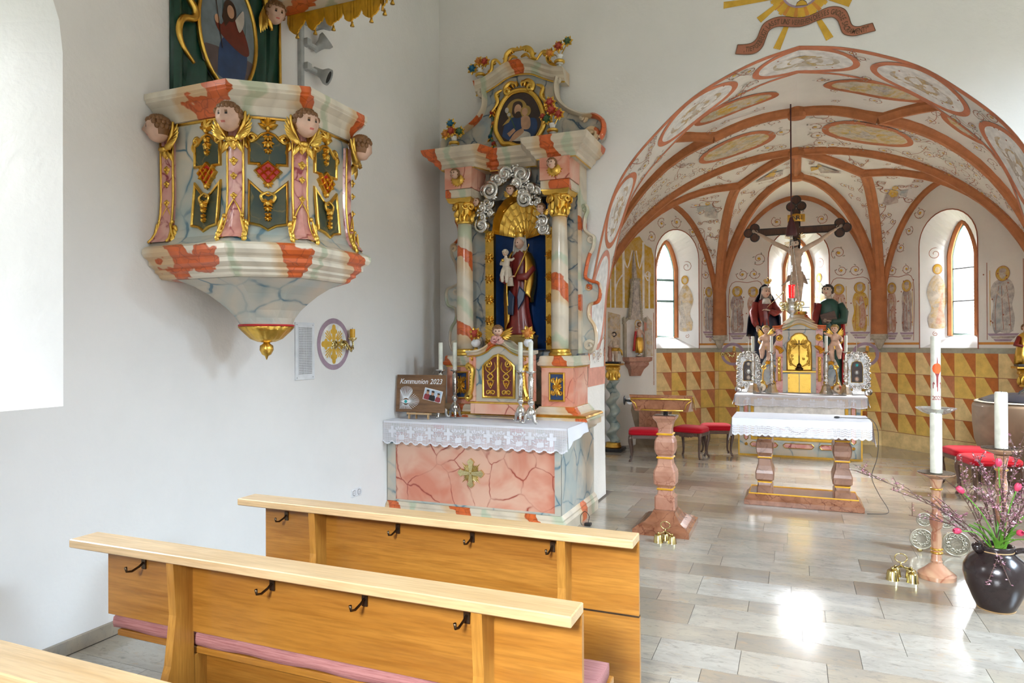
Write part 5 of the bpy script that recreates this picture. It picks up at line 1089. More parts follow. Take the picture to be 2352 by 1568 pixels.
oil('painted_scene', [(6, el(ox-.03, oz+.10, .12, .12)), (0, sh_([(-.20, -.16), (-.17, -.04), (-.10, .02), (0, .03), (.10, .0), (.19, -.02), (.20, -.14), (.12, -.22), (-.10, -.22)])), (4, sh_([(-.20, -.05), (-.14, .01), (-.08, .05), (-.12, -.02)])), (2, sh_([(-.085, .07), (-.07, .17), (-.02, .195), (.03, .17), (.04, .09), (.02, .02), (-.05, .02)])), (3, el(ox-.015, oz+.10, .042, .06)), (2, el(ox-.012, oz+.055, .034, .028)), (6, el(ox+.075, oz+.075, .06, .06)), (4, el(ox+.07, oz+.085, .04, .045)), (3, el(ox+.065, oz+.07, .034, .04)), (3, sh_([(.02, .01), (.07, .03), (.12, .0), (.13, -.08), (.10, -.12), (.03, -.10)])), (5, sh_([(-.12, -.22), (-.02, -.13), (.10, -.15), (.13, -.20), (.06, -.24)])), (3, sh_([(.04, -.10), (-.05, -.14), (-.11, -.22), (-.07, -.225), (.05, -.15)])), (3, sh_([(-.14, -.14), (-.06, -.09), (-.04, -.12), (-.11, -.18)])), (7, sh_([(-.13, .10), (-.12, .10), (-.04, -.10), (-.05, -.10)])), (5, el(ox-.14, oz+.11, .022, .03)), (5, el(ox-.115, oz+.06, .02, .02))], FY(6.7695), 0, pic2, ['oil_blue', 'oil_red', 'oil_hair', 'oil_flesh', 'oil_gold', 'oil_white', 'oil_gold', 'flower_green'])
mb = MB(FY(6.75))
for sx in (-1, 1):
    mb.scurve([(XC+sx*.02, 4.50), (XC+sx*.10, 4.52), (XC+sx*.16, 4.47), (XC+sx*.14, 4.41), (XC+sx*.05, 4.43)], .026, y=.03); mb.spiral(XC+sx*.13, 4.43, .035, 1.3, 0, sx, .018, y=.02)
    mb.scurve([(XC+sx*.20, 4.46), (XC+sx*.27, 4.42), (XC+sx*.25, 4.33), (XC+sx*.32, 4.24)], .022, y=.03)
    for k in range(6): mb.leaf(XC+sx*(.24+.015*k), 4.42-.04*k, .06, .035, -PI/2+sx*(.6-.25*k), .03, y=.04)
    for k in range(4): mb.leaf(XC+sx*(.03+.03*k), 4.47-.01*k, .07, .04, PI/2-sx*.4*k, .03, y=.03)
obj('gilded_cartouche', mb, 'gold', rt_, 'auto')
for sx in (-1, 1):   # painted flower garlands hanging beside the picture
    mb = MB(FY(6.795)); P = [(XC+sx*.33, 4.24), (XC+sx*.31, 4.12), (XC+sx*.35, 3.98), (XC+sx*.31, 3.90), (XC+sx*.33, 3.80)]; mb.scurve(P, .012, 0)
    for (x, z), m in zip(P, (1, 2, 3, 1, 2)): mb.rosette(x, z, .03, 7, .025, m); mb.leaf(x, z, .05, .03, sx*.8, .02, 4); mb.leaf(x, z-.02, .05, .03, PI-sx*.8, .02, 4)
    obj('flower_garland', mb, ['flower_green', 'flower_red', 'flower_orange', 'flower_blue', 'gold'], rt_, 'auto')
mb = MB(FY(6.78)); top = lambda sx, L: [(XC+sx*a, b) for a, b in L]
for sx in (-1, 1):
    mb.scurve(top(sx, [(.0, 4.86), (.08, 4.87), (.14, 4.83), (.16, 4.75), (.20, 4.73)]), .028); mb.scurve(top(sx, [(.02, 4.78), (.08, 4.80), (.12, 4.76)]), .018)
    mb.scurve(top(sx, [(.20, 4.72), (.26, 4.79), (.31, 4.78), (.33, 4.68), (.42, 4.62)]), .020)
    for k in range(7): mb.leaf(XC+sx*(.02+.022*k), 4.86-.012*k, .045, .035, PI/2-sx*.22*k, .03)
    for k in range(4): mb.leaf(XC+sx*(.27+.03*k), 4.77-.035*k, .05, .03, -.5 if sx > 0 else PI+.5, .03)
mb.bar([(XC-.16, 4.735), (XC+.16, 4.735)], .03, .04); obj('gilded_crest', mb, 'gold', rt_, 'auto')
# silver clouds and angel heads round the shell
CLD = [(-3.05, 2.98, .075, 1.4), (-3.04, 3.07, .055, .8), (-3.035, 3.16, .055, .9), (-2.975, 3.21, .062, 1.3), (-2.95, 3.10, .045, 1.), (-2.935, 3.33, .085, 1.8), (-3.0, 3.35, .06, 1.), (-2.85, 3.45, .075, 1.2), (-2.76, 3.49, .07, 1.1), (-2.66, 3.52, .065, 1.3), (-2.58, 3.47, .085, 1.6), (-2.64, 3.38, .06, 1.), (-2.50, 3.33, .07, 1.2), (-2.58, 3.29, .06, 1.), (-2.54, 3.21, .075, 1.7), (-2.44, 3.29, .055, 1.), (-2.37, 3.06, .06, 1.), (-2.35, 2.97, .06, 1.3), (-2.36, 2.90, .07, 1.5), (-2.42, 3.17, .05, 1.)]
for i, (x, z, r, tn) in enumerate(CLD):
    mb = MB(FY(6.60-.02*(i % 3))); mb.ell((x, .02, z), (r*1.05, .055, r), 14, 8); mb.spiral(x, z, r*.95, tn, random.uniform(0, 6.3), random.choice((1, -1)), r*.26, y=-.012, dep=1.6)
    for k in range(4): a = random.uniform(0, 6.3); mb.leaf(x+r*.7*math.cos(a), z+r*.7*math.sin(a), r*.8, r*.5, a+.9, .03, y=-.01)
    obj('silver_cloud', mb, 'silver', rt_, True)
for x, z, yw in ((-2.70, 3.315, .1), (-3.10, 3.225, .25), (-2.36, 3.10, -.3)):
    mb = MB(); head_mb(mb, (x, 6.53, z), .10, yaw=yw, baby=True, roll=.1); hh = obj('angel_head', mb, HEADM, rt_, True)
    mb = MB(FY(6.55))
    for sx in (-1, 1):
        for k in range(4): mb.leaf(x+sx*.015, z-.055, .085-.01*k, .03, PI/2-sx*(.9+.3*k), .02)
    obj('gilded_wing', mb, 'gold', hh, True)
# ------------------------------------------------------------------ urns with carved flowers
def urn(label, x, y, z, s, cols, group, white='white_paint', fat=False):
    t = thing('flower_urn', label, 'flower vase', (x, y, z), group)
    mb = MB(); mb.lathe([(.028*s, 0), (.03*s, .008*s), (.02*s, .014*s), (.016*s, .03*s)] if fat else [(.03*s, 0), (.03*s, .01*s), (.018*s, .03*s), (.016*s, .05*s)], 16, (x, y, z)); obj('foot', mb, 'gold' if fat else white, t, True)
    prof = [(.016, .028), (.036, .04), (.05, .066), (.046, .09), (.034, .10), (.036, .108), (.005, .108)] if fat else [(.016, .05), (.045, .06), (.052, .075), (.045, .09), (.022, .098), (.03, .13), (.04, .14), (.005, .14)]
    mb = MB(); mb.lathe([(a*s, b*s) for a, b in prof], 18, (x, y, z)); obj('bowl', mb, 'porcelain' if fat else white, t, True)
    zz = z+(.108 if fat else .14)*s
    if not fat: mb = MB(); mb.lathe([(a*s, b*s) for a, b in ((.044, .058), (.055, .068), (.055, .082), (.044, .092))], 18, (x, y, z)); obj('gilded_band', mb, 'gold', t, True)
    for i, (dx, dz, m, r) in enumerate(cols):
        f = MB(frame((x+dx*s, y-.012*s*(i % 3)-.01, zz+dz*s), (1, 0, .1*(i-1)), (0, 0, 1)))
        f.rosette(0, 0, r*s*1.45, 7, .02, 0); f.rosette(0, 0, r*s, 6, .035, 1, y=-.012); f.ell((0, -.035*s, 0), (r*s*.55, r*s*.4, r*s*.55), 10, 6, 1)
        f.tube([(0, .01, 0), (-dx*s*.7, .012, -dz*s-.01)], .005*s, 5, 0); obj('flower', f, ['gold', m], t, 'auto')
    return t
fr_, fo, fb, fg = 'flower_red', 'flower_orange', 'flower_blue', 'flower_green'
urn('white and gold urn with blue, gold and red flowers on the left gable corner', -3.15, 6.78, 4.585, 1.05, [(-.085, .01, fb, .045), (-.005, .07, fo, .04), (.07, .05, fr_, .042)], 'urns with carved flowers on the retable')
urn('white and gold urn with green, red and gold flowers on the right gable corner', -2.24, 6.78, 4.585, 1.05, [(.09, .12, fg, .04), (.0, .08, fr_, .045), (-.09, .02, fo, .042)], 'urns with carved flowers on the retable')
urn('white and gold urn with blue and red flowers on the left end of the cornice', -3.28, 6.40, 3.75, 1.05, [(-.03, .13, fb, .042), (-.08, .03, fo, .042), (-.01, .05, fr_, .045), (.07, .04, fg, .042)], 'urns with carved flowers on the retable')
urn('white and gold urn with a tall bunch of red flowers on the right cornice end', -2.19, 6.40, 3.75, 1.05, [(-.02, .20, fr_, .045), (.0, .12, fr_, .05), (.075, .07, fr_, .042), (-.05, .05, fg, .045), (-.085, .07, fr_, .03)], 'urns with carved flowers on the retable')
# ------------------------------------------------------------------ tabernacle on the side altar
tb = thing('tabernacle', 'small marbled tabernacle with gilded lattice doors and cherub on side altar', 'tabernacle', (XC, 6.3, 1.026))
def bxp(name, x0, x1, y0, y1, z0, z1, mat, parent=tb, c=.0): mb = MB(); mb.box(x0, x1, y0, y1, z0, z1, c=c); return obj(name, mb, mat, parent)
mb = MB(); mb.loft([[(XC-w_, 6.20-o, z), (XC+w_, 6.20-o, z), (XC+w_, 6.40, z), (XC-w_, 6.40, z)] for w_, o, z in ((.30, .03, 1.027), (.30, .03, 1.13), (.29, .02, 1.14), (.28, .0, 1.15))]); obj('base', mb, 'marble_pink', tb)
mb = MB(); mb.box(XC-.305, XC+.305, 6.165, 6.40, 1.128, 1.146, c=.004); obj('gilded_fillet', mb, 'gold', tb)
TT = [(-.34, 1.625), (-.22, 1.635), (-.13, 1.67), (-.07, 1.715), (0, 1.735), (.07, 1.715), (.13, 1.67), (.22, 1.635), (.34, 1.625)]; tt = [(XC+p.x, p.y) for p in smooth(TT, 4)]
mb = MB(FY(6.20)); mb.prism([(XC-.25, 1.148), (XC+.25, 1.148), (XC+.25, 1.60)]+[(x, z-.02) for x, z in reversed(tt) if abs(x-XC) < .25]+[(XC-.25, 1.60)], 0, .19); obj('body', mb, 'marble_green', tb)
for sx in (-1, 1):
    bxp('corner_pier', XC+sx*.285-.035, XC+sx*.285+.035, 6.18, 6.39, 1.15, 1.61, 'marble_pink'); mb = MB(FY(6.178)); mb.leaf(XC+sx*.285, 1.57, .02, .03, PI/2, .02); mb.leaf(XC+sx*.285, 1.57, .02, .03, -PI/2, .02); obj('gilded_stud', mb, 'gold', tb)
    mb = MB(FY(6.175)); x = XC+sx*.30
    mb.bar([(p.x, p.y) for p in smooth([(x+sx*.0, 1.50), (x-sx*.03, 1.46), (x-sx*.02, 1.36), (x-sx*.012, 1.28), (x+sx*.01, 1.21)], 4)], .045, .05); mb.spiral(x+sx*.012, 1.495, .028, 1.4, PI/2, -sx, .016); mb.spiral(x+sx*.015, 1.195, .034, 1.4, -PI/2, sx, .018)
    for k in range(5): mb.ell((x-sx*.018, -.05, 1.42-.03*k), (.011, .008, .013), 6, 4)
    obj('gilded_console', mb, 'gold', tb, 'auto')
mb = MB(); mb.loft([[(x, 6.40, z), (x, 6.19, z-.025), (x, 6.175, z-.012), (x, 6.165, z), (x, 6.14, z+.012), (x, 6.135, z+.028), (x, 6.40, z+.032)] for x, z in tt]); obj('crown_moulding', mb, 'striped', tb); mb = MB(); mb.tube([(x, 6.182, z-.03) for x, z in tt], .008, 6); obj('gilded_fillet', mb, 'gold', tb)
mb = MB(FY(6.14)); mb.spiral(XC-.02, 1.765, .03, 1.4, PI, 1, .017); mb.spiral(XC+.035, 1.76, .03, 1.4, 0, -1, .017); obj('rose_scroll', mb, 'marble_rose', tb, True)
for sx in (-1, 1):   # arched doors, gilded lattice over red
    D = [(XC+sx*.004, 1.195), (XC+sx*.165, 1.195), (XC+sx*.165, 1.50), (XC+sx*.13, 1.535), (XC+sx*.09, 1.565), (XC+sx*.05, 1.60), (XC+sx*.004, 1.61)]
    mb = MB(FY(6.197)); mb.prism(D, -.012, .005); dr = obj('door', mb, 'oil_red', tb); mb = MB(FY(6.187)); mb.bar(D, .026, .016, True); x = XC+sx*.085
    mb.spiral(x+sx*.02, 1.52, .03, 1.3, PI/2, sx, .008); mb.scurve([(x+sx*.04, 1.53), (x+sx*.05, 1.47), (x-sx*.03, 1.40), (x+sx*.03, 1.35), (x, 1.28)], .009); mb.scurve([(x-sx*.045, 1.54), (x-sx*.05, 1.47), (x+sx*.03, 1.40), (x-sx*.03, 1.35), (x, 1.28)], .009); mb.bar([(x-.05, 1.36), (x+.05, 1.36)], .010, .012); mb.rosette(x, 1.32, .025, 6, .014); mb.spiral(x-.025, 1.24, .022, 1.2, 0, 1, .007); mb.spiral(x+.025, 1.24, .022, 1.2, PI, -1, .007); mb.leaf(x, 1.26, .04, .03, -PI/2, .014); mb.rosette(x+sx*.01, 1.47, .018, 6, .014)
    obj('gilded_lattice', mb, 'gold', dr, 'auto', kind='stuff')
hm = MB(); head_mb(hm, (XC+.0, 6.17, 1.85), .115, yaw=.35, pitch=.25, baby=True); hh = obj('cherub_head', hm, HEADM, tb, True); mb = MB(FY(6.19))
for sx in (-1, 1):
    for k in range(6): mb.leaf(XC+sx*.02, 1.80, .16-.012*k, .04, PI/2-sx*(1.0+.2*k), .025, y=-.003*k)
obj('gilded_wing', mb, 'gold', hh, True)
urn('white porcelain vase with gilded red rose, left on the tabernacle', XC-.285, 6.27, 1.658, 1.0, [(.0, .06, fr_, .05), (.05, .05, 'gold', .025)], 'rose vases on the side tabernacle', fat=True)
urn('white porcelain vase with gilded orange rose, right on the tabernacle', XC+.285, 6.27, 1.658, 1.0, [(.0, .06, fo, .055)], 'rose vases on the side tabernacle', fat=True)
# ------------------------------------------------------------------ Madonna with child in the niche
md = thing('madonna_statue', 'crowned woman statue in red dress and gold mantle holding a pale child', 'statue', (-2.69, 6.76, 1.80))
mb = MB(); mb.box(-2.86, -2.54, 6.66, 6.90, 1.668, 1.81); mb.box(-2.87, -2.53, 6.65, 6.90, 1.79, 1.815); obj('plinth', mb, 'oil_gold', md)
x, y = -2.69, 6.77; mb = MB(); drape(mb, [(1.815, x+.0, y, .155, .10), (1.84, x+.0, y, .15, .10), (1.95, x-.005, y, .13, .09), (2.1, x-.01, y, .108, .08), (2.25, x-.005, y, .10, .078), (2.38, x, y, .095, .075), (2.47, x, y, .085, .07), (2.58, x+.005, y, .095, .07), (2.66, x+.01, y, .085, .06), (2.70, x+.01, y, .05, .045), (2.74, x+.01, y, .03, .03)], 9, .09, 44, 3); obj('red_dress', mb, 'red_robe', md, True)
mb = MB()
for sx, pts, r in ((-1, [(x-.08, y-.02, 2.64), (x-.13, y-.05, 2.5), (x-.15, y-.10, 2.40), (x-.10, y-.13, 2.38)], [.045, .05, .045, .035]), (1, [(x+.09, y-.02, 2.64), (x+.145, y-.04, 2.5), (x+.10, y-.11, 2.42), (x+.02, y-.13, 2.42)], [.045, .05, .045, .032])): mb.tube(pts, r, 10)
obj('sleeve', mb, 'red_robe', md, True)
DR = [(1.8, .15, .10), (1.95, .13, .09), (2.1, .108, .08), (2.25, .10, .078), (2.38, .095, .075), (2.47, .095, .075), (2.58, .105, .075), (2.66, .095, .065), (2.70, .06, .05)]
def drad(z):
    for (a, r0, s0), (b, r1, s1) in zip(DR, DR[1:]):
        if a <= z <= b: t_ = (z-a)/(b-a); return r0+(r1-r0)*t_, s0+(s1-s0)*t_
    return DR[-1][1:] if z > 2.6 else DR[0][1:]
def mantle(u, v):   # wraps the shoulders, open in front, longer on the left
    ph = -PI/2+.62+u*(2*PI-1.24); lft_ = .5-.5*math.cos(ph) if math.cos(ph) < 0 else .5-.5*math.cos(ph); low = 2.16-.36*max(0., -math.cos(ph))+.12*max(0, -math.sin(ph))*(math.cos(ph) > 0)
    z = 2.695-(2.695-low)*v; r, q_ = drad(z); fl_ = .022+.045*math.sin(PI*min(1, v*1.1))+.010*math.sin(u*44+v*3)*v; return (x+.008+(r+fl_)*math.cos(ph), y-.012+(q_+fl_*.9)*math.sin(ph), z)
q = MB(); q.grid(mantle, 60, 18); o = obj('gold_mantle', q, 'gold', md, True, fix=False); o.modifiers.new('thick', 'SOLIDIFY').thickness = .012
for sx, zz in ((-1, 2.12), (1, 2.16)):
    q = MB(frame((x+sx*.06, y-.118, zz), (1, .25*sx, 0), (0, 0, 1))); q.prism([(-.035, -.09), (.03, -.10 if sx < 0 else .02), (.045, .10), (-.02, .17), (-.045, .05)], -.012, .01, bev=.2); obj('blue_lining', q, 'blue_robe', md)
mb = MB(); head_mb(mb, (x+.01, y-.04, 2.79), .13, yaw=-.3, pitch=.12, hair=.0); obj('head', mb, HEADM, md, True)
mb = MB(); mb.ell((x+.012, y-.012, 2.825), (.062, .066, .045), 16, 8); mb.ell((x+.014, y+.012, 2.77), (.06, .05, .075), 16, 8); drape(mb, [(2.66, x+.012, y+.012, .085, .055), (2.70, x+.012, y+.012, .075, .055), (2.76, x+.012, y+.012, .062, .05)], 7, .05, 28, 4); obj('veil_hood', mb, 'veil', md, True)
mb = MB(); mb.grid(lambda u, v: (x+.01+(.062+.03*v*v)*math.cos(PI*(.02+.96*u)), y-.03+(.075)*math.sin(PI*(.02+.96*u)), 2.86-.22*v-.0*u) if v > .12 else (x+.01+(.062)*(v/.12)*math.cos(PI*u), y-.02+.07*(v/.12)*math.sin(PI*u), 2.87-.01*v), 16, 10); v_ = obj('veil', mb, 'veil', md, True, fix=False); v_.modifiers.new('thick', 'SOLIDIFY').thickness = .008
mb = MB(); mb.lathe([(.05, 0), (.058, .01), (.055, .03), (.062, .06), (.055, .062), (.045, .02)], 16, (x+.01, y-.01, 2.845))
for k in range(8): a = k*PI/4; mb.ell((x+.01+.062*math.cos(a), y-.01+.062*math.sin(a), 2.925), (.014, .014, .03), 6, 5)
obj('crown', mb, 'gold', md, True)
for a_ in (((x-.0, y-.15, 2.43), (-1, -.2, -.1)), ((x-.105, y-.15, 2.40), (1, -.1, .1))): mb = MB(); hand_mb(mb, *a_, .075); obj('hand', mb, 'skin', md, True)
mb = MB(); mb.tube([(x-.0, y-.155, 2.42), (x+.08, y-.13, 2.60), (x+.145, y-.12, 2.74)], [.009, .008, .005], 7); mb.ell((x+.115, y-.125, 2.675), (.012, .012, .014), 8, 5); mb.ell((x+.148, y-.12, 2.75), (.008, .008, .016), 8, 5); obj('sceptre', mb, 'gold', md, True)
cx, cy = x-.105, y-.135; mb = MB(); mb.ell((cx, cy, 2.575), (.045, .04, .06), 12, 8); mb.ell((cx+.005, cy, 2.51), (.05, .045, .045), 12, 8); mb.tube([(cx-.02, cy-.01, 2.50), (cx-.03, cy-.04, 2.44), (cx-.025, cy-.03, 2.37)], [.03, .024, .016], 8); mb.tube([(cx+.02, cy-.01, 2.50), (cx+.025, cy-.04, 2.43), (cx+.02, cy-.03, 2.36)], [.03, .024, .016], 8); mb.tube([(cx-.035, cy, 2.61), (cx-.05, cy-.02, 2.56), (cx-.015, cy-.055, 2.59)], [.018, .016, .012], 7); mb.tube([(cx+.035, cy, 2.61), (cx+.07, cy-.01, 2.60), (cx+.10, cy-.01, 2.62)], [.018, .016, .012], 7); mb.ell((cx, cy, 2.635), (.02, .02, .025), 8, 5); cb = obj('child', mb, 'ivory', md, True); remesh(cb, .006)
mb = MB(); head_mb(mb, (cx-.005, cy-.005, 2.68), .075, yaw=.1, baby=True, hair=.4); obj('child_head', mb, ['pale_skin', 'ivory', 'flesh_lip', 'eye_white', 'eye_dark'], cb, True); mb = MB(); mb.ell((cx-.01, cy-.065, 2.595), .018, 10, 7); obj('golden_apple', mb, 'gold', cb, True)
mb = MB(); drape(mb, [(2.33, cx+.05, cy+.01, .035, .03), (2.42, cx+.045, cy, .032, .03), (2.52, cx+.03, cy, .028, .03)], 6, .12, 24, 5); obj('child_cloth', mb, 'ivory', cb, True)
# ------------------------------------------------------------------ silver candlesticks
def candlestick(label, loc, group, hs_=.49, candle=.275, rc=.0225, rz=0., tier=False):
    t = thing('candlestick', label, 'candlestick', loc, group, world=False, rz=rz)
    mb = MB(); mb.lathe([(.012, .05), (.042, .06), (.05, .09), (.045, .12), (.03, .145), (.016, .16), (.018, .17), (.03, .185), (.034, .20), (.028, .215), (.016, .225), (.018, .235)], 18); mb.lathe([(.019, .235), (.022, .26), (.025, .34), (.026, hs_-.05), (.019, hs_-.045), (.02, hs_-.03)], 18, fl=(8, .06))
    if tier: mb.lathe([(.02, .25), (.034, .27), (.02, .29), (.026, .32), (.038, .335), (.022, .355), (.02, .39)], 18)
    obj('stem', mb, 'silver', t, True)
    mb = MB(); mb.lathe([(.02, hs_-.035), (.026, hs_-.02), (.046, hs_-.014), (.052, hs_), (.047, hs_+.004), (.006, hs_)], 20); obj('drip_pan', mb, 'silver', t, True)
    for k in range(3):
        a = k*2*PI/3-PI/2; d = V((math.cos(a), math.sin(a), 0)); mb = MB(); P = lambda r, z: (d.x*r, d.y*r, z)
        mb.tube([P(.02, .10), P(.045, .085), P(.055, .045), P(.06, .018), P(.078, .008), P(.086, .016), P(.082, .026)], [.02, .02, .016, .013, .011, .010, .006], 8)
        mb.ell(P(.05, .07), (.018, .018, .03), 8, 5); obj('foot', mb, 'silver', t, True)
    mb = MB(); mb.lathe([(.003, hs_), (rc, hs_), (rc, hs_+candle-.006), (rc*.85, hs_+candle), (.003, hs_+candle-.005)], 16); cd = obj('candle', mb, 'wax_white', t, 'auto'); mb = MB(); mb.tube([(0, 0, hs_+candle-.005), (.001, 0, hs_+candle+.009)], .0015, 5); obj('wick', mb, 'black', cd)
    return t
g = 'silver candlesticks on the side altar'
c0 = candlestick('silver candlestick with white candle in front of the wooden Kommunion board', (-3.31, 6.14, .972), g)
dup(c0, (-3.20, 6.24, .972), .5, 'silver candlestick with white candle before the left pedestal, right of the board'); dup(c0, (-2.43, 6.12, .972), .3, 'silver candlestick with white candle nearest the right edge of the gilded tabernacle doors'); dup(c0, (-2.27, 5.98, .972), 1., 'rightmost silver candlestick with white candle on the side altar')
# ------------------------------------------------------------------ wooden board
bd = thing('wooden_sign', 'brown wooden board lettered Kommunion with string-art fish and small photograph', 'sign', (-3.44, 6.0, .972)); B = Matrix.Translation((-3.725, 5.95, 1.04)) @ Matrix.Rotation(.05, 4, 'Z') @ Matrix.Rotation(-.10, 4, 'X')
mb = MB(B); mb.box(0, .54, 0, .018, 0, .375, c=.003); obj('board', mb, 'board_wood', bd)
mb = MB(B); tw = 0; adv = {'m': 1.35, 'i': .5, ' ': .6, 'K': 1.15}; T2 = 'Kommunion 2023'; ws2 = [adv.get(c_, 1.) for c_ in T2]
def let2(i): return Matrix.Translation((.035+.47*(sum(ws2[:i])+ws2[i]/2)/sum(ws2), -.003, .285)) @ Matrix.Rotation(PI/2, 4, 'X') @ Matrix.Diagonal((.9, 1, 1, 1))
text_mb(mb, T2, let2, .072, .28, 0, .012); obj('lettering', mb, 'print_white', bd, fix=False)
HO = []
for i in range(56):    # heart-shaped outline of the nails
    t_ = i/56
    if t_ < .5: a = PI*.75-t_*2*PI*1.0; HO.append((.12+.085*math.cos(a+PI/4), .20+.06*math.sin(a+PI/4)))
    else: HO.append((.045, .05+.16*(t_-.5)*2) if t_ > .75 else (.045+.16*(t_-.5)*4, .03))
mb = MB(B); OUTL = [(.045, .03+.19*i/13) for i in range(14)]+[(.115-.07*math.cos(PI*i/13), .215+.045*math.sin(PI*i/13)) for i in range(14)]+[(.185+.08*math.sin(PI*i/13), .195-.165*i/13) for i in range(14)]+[(.045+.14*i/10, .03) for i in range(1, 10)]
for p in OUTL:
    d = V((.115-p[0], .105-p[1])); L0 = d.length; k = (L0-.035)/L0; mb.tube([(p[0], -.006, p[1]), (p[0]+d.x*k, -.008, p[1]+d.y*k)], .0022, 4)
obj('string_rays', mb, 'silver_nail', bd, kind='stuff')
mb = MB(B); E_ = [(.06+.11*t/10, .105+.02*math.sin(PI*t/10)) for t in range(11)]+[(.17-.11*t/10, .105-.02*math.sin(PI*t/10)) for t in range(1, 10)]; mb.prism(E_, -.011, 0); fs_ = obj('fish_body', mb, 'print_white', bd); mb = MB(B); mb.prism(ellipse(.115, .105, .0165, .0165, 16), -.0125, 0); obj('fish_eye', mb, 'teal', fs_)
PH = B @ Matrix.Translation((.30, 0, .135)) @ Matrix.Rotation(.20, 4, 'Y'); mb = MB(PH); mb.box(0, .20, -.006, -.001, 0, .118); ph = obj('photograph', mb, 'print_white', bd)
r_ = lambda x0, x1, z0, z1: [(x0, z0), (x1, z0), (x1, z1), (x0, z1)]
oil('photo_print', [(0, r_(.006, .194, .006, .112)), (1, [(.008, .006), (.07, .006), (.07, .05), (.055, .062), (.03, .062), (.012, .05)]), (2, [(.065, .006), (.13, .006), (.128, .05), (.115, .06), (.085, .06), (.07, .05)]), (1, [(.135, .006), (.19, .006), (.19, .045), (.17, .055), (.145, .05)]), (3, el(.042, .078, .016, .021)), (3, el(.099, .077, .016, .021)), (3, el(.165, .07, .015, .019)), (4, el(.042, .094, .016, .010)), (4, el(.099, .094, .017, .010)), (4, el(.165, .085, .016, .009))], PH, -.0066, ph, ['print_sky', 'print_red', 'black', 'oil_flesh', 'oil_hair'])
for nm, b in (('easel_ledge', (.15, .40, -.045, .01, -.022, -.004)), ('easel_leg', (.165, .18, -.04, -.02, -.066, -.02)), ('easel_leg', (.375, .39, -.04, -.02, -.066, -.02)), ('easel_leg', (.20, .215, .05, .065, -.066, .18))): mb = MB(B); mb.box(*b); obj(nm, mb, 'easel_wood', bd)
mb = MB(); t = thing('small_device', 'small black box with a looped wire on floor by the altar', 'device', (-1.80, 6.25, 0)); mb.box(-1.83, -1.77, 6.22, 6.27, 0, .028, c=.004); obj('box', mb, 'black', t); mb = MB(); mb.tube([(p.x, p.y, p.z) for p in smooth([(-1.80, 6.25, .025), (-1.79, 6.25, .09), (-1.83, 6.25, .13), (-1.87, 6.25, .09), (-1.87, 6.24, .03), (-1.85, 6.22, .005)], 5)], .003, 6); obj('wire', mb, 'black', t)
# ------------------------------------------------------------------ high altar
HX = .07
def cloth(name, label, x0, x1, y0, y1, z, drop, sidedrop, n, parent_loc, motif, cat='altar cloth', wave=.01):
    t = thing(name, label, cat, parent_loc); K = 140
    mb = MB(); mb.grid(lambda u, v: (x0+(x1-x0)*u, y0+(y1-y0)*v, z+.001*math.sin(u*50+v*7)), 40, 8)
    lin = .35 if motif == 'cross' else .45
    def front(u, v, a=0., b=1.): q = a+(b-a)*v; x = x0+(x1-x0)*u; return (x, y0-.003-wave*(.5+.5*math.sin(u*n*PI+.7))*q-.004*q, z-(drop+.018*abs(math.sin(PI*u*n)))*q)
    def side(sx): return lambda u, v: ((x1 if sx > 0 else x0)+sx*(.003+.03*v+.012*v*math.sin(u*9)), y0+(y1-y0)*u, z-(sidedrop*(1-.25*u)+.015*abs(math.sin(PI*u*6)))*v)
    mb.grid(lambda u, v: front(u, v, 0, lin if motif != 'cross' else .10), K, 3)
    for sx in (-1, 1): mb.grid(side(sx), 24, 6)
    obj('linen', mb, 'linen', t, True, fix=False)
    mb = MB(); mb.grid(lambda u, v: front(u, v, lin if motif != 'cross' else .10, 1.), K, 5); obj('lace_border', mb, 'lace_net', t, True, fix=False)
    mb = MB(); A = lambda a, b: V(front(a, b))+V((0, -.004, 0)); wx = x1-x0
    def quad(u0, u1, v0, v1): mb.add([A(u0, v0), A(u1, v0), A(u1, v1), A(u0, v1)], [(0, 1, 2, 3)])
    if motif == 'cross':
        for k in range(n//2+1):
            u = (k+.5)/(n//2+1); quad(u-.010/wx, u+.010/wx, .2, .8); quad(u-.032/wx, u+.032/wx, .32, .45)
            um = u+.5/(n//2+1)
            if um < 1:
                for sg in (-1, 1): quad(um+sg*.02/wx-.014/wx, um+sg*.02/wx+.014/wx, .3, .5); quad(um+sg*.05/wx-.02/wx, um+sg*.05/wx+.02/wx, .62, .68)
                quad(um-.03/wx, um+.03/wx, .6, .85)
    else:
        for v in (.50, .62, .74): quad_n = 60; [mb.add([A(i/60, v), A((i+1)/60, v), A((i+1)/60, v+.05), A(i/60, v+.05)], [(0, 1, 2, 3)]) for i in range(60)]
    for i in range(n*5): u = (i+.5)/(n*5); quad(u-.42/(n*5), u+.42/(n*5), .88, 1.)
    tagp(obj('lace_pattern', mb, 'linen', t, fix=False), kind='stuff'); return t
ha = thing('high_altar', 'marbled high altar table with yellow framed front behind the white draped table', 'altar', (HX, 11.5, 0))
bxp('body', -.775, .915, 11.07, 12.3, 0, .90, 'marble_green', ha); bxp('top_slab', -.80, .94, 11.04, 12.3, .89, .928, 'striped_altar', ha, .005)
for b in ((-.785, -.765, .0, .9), (.905, .925, .0, .9), (-.765, .905, .0, .025)): bxp('yellow_edge', b[0], b[1], 11.045, 11.08, b[2], b[3], 'paint_ochre', ha)
F2 = FY(11.062); mb = MB(F2); mb.prism([(-.55, .30), (.69, .30), (.69, .86), (-.55, .86)], -.006, .008); pn = obj('painted_panel', mb, 'paint_white', ha)
mb = MB(F2); mb.bar([(-.58, .27), (.72, .27), (.72, .88), (-.58, .88)], .045, .018, True); obj('yellow_frame', mb, 'paint_ochre', pn)
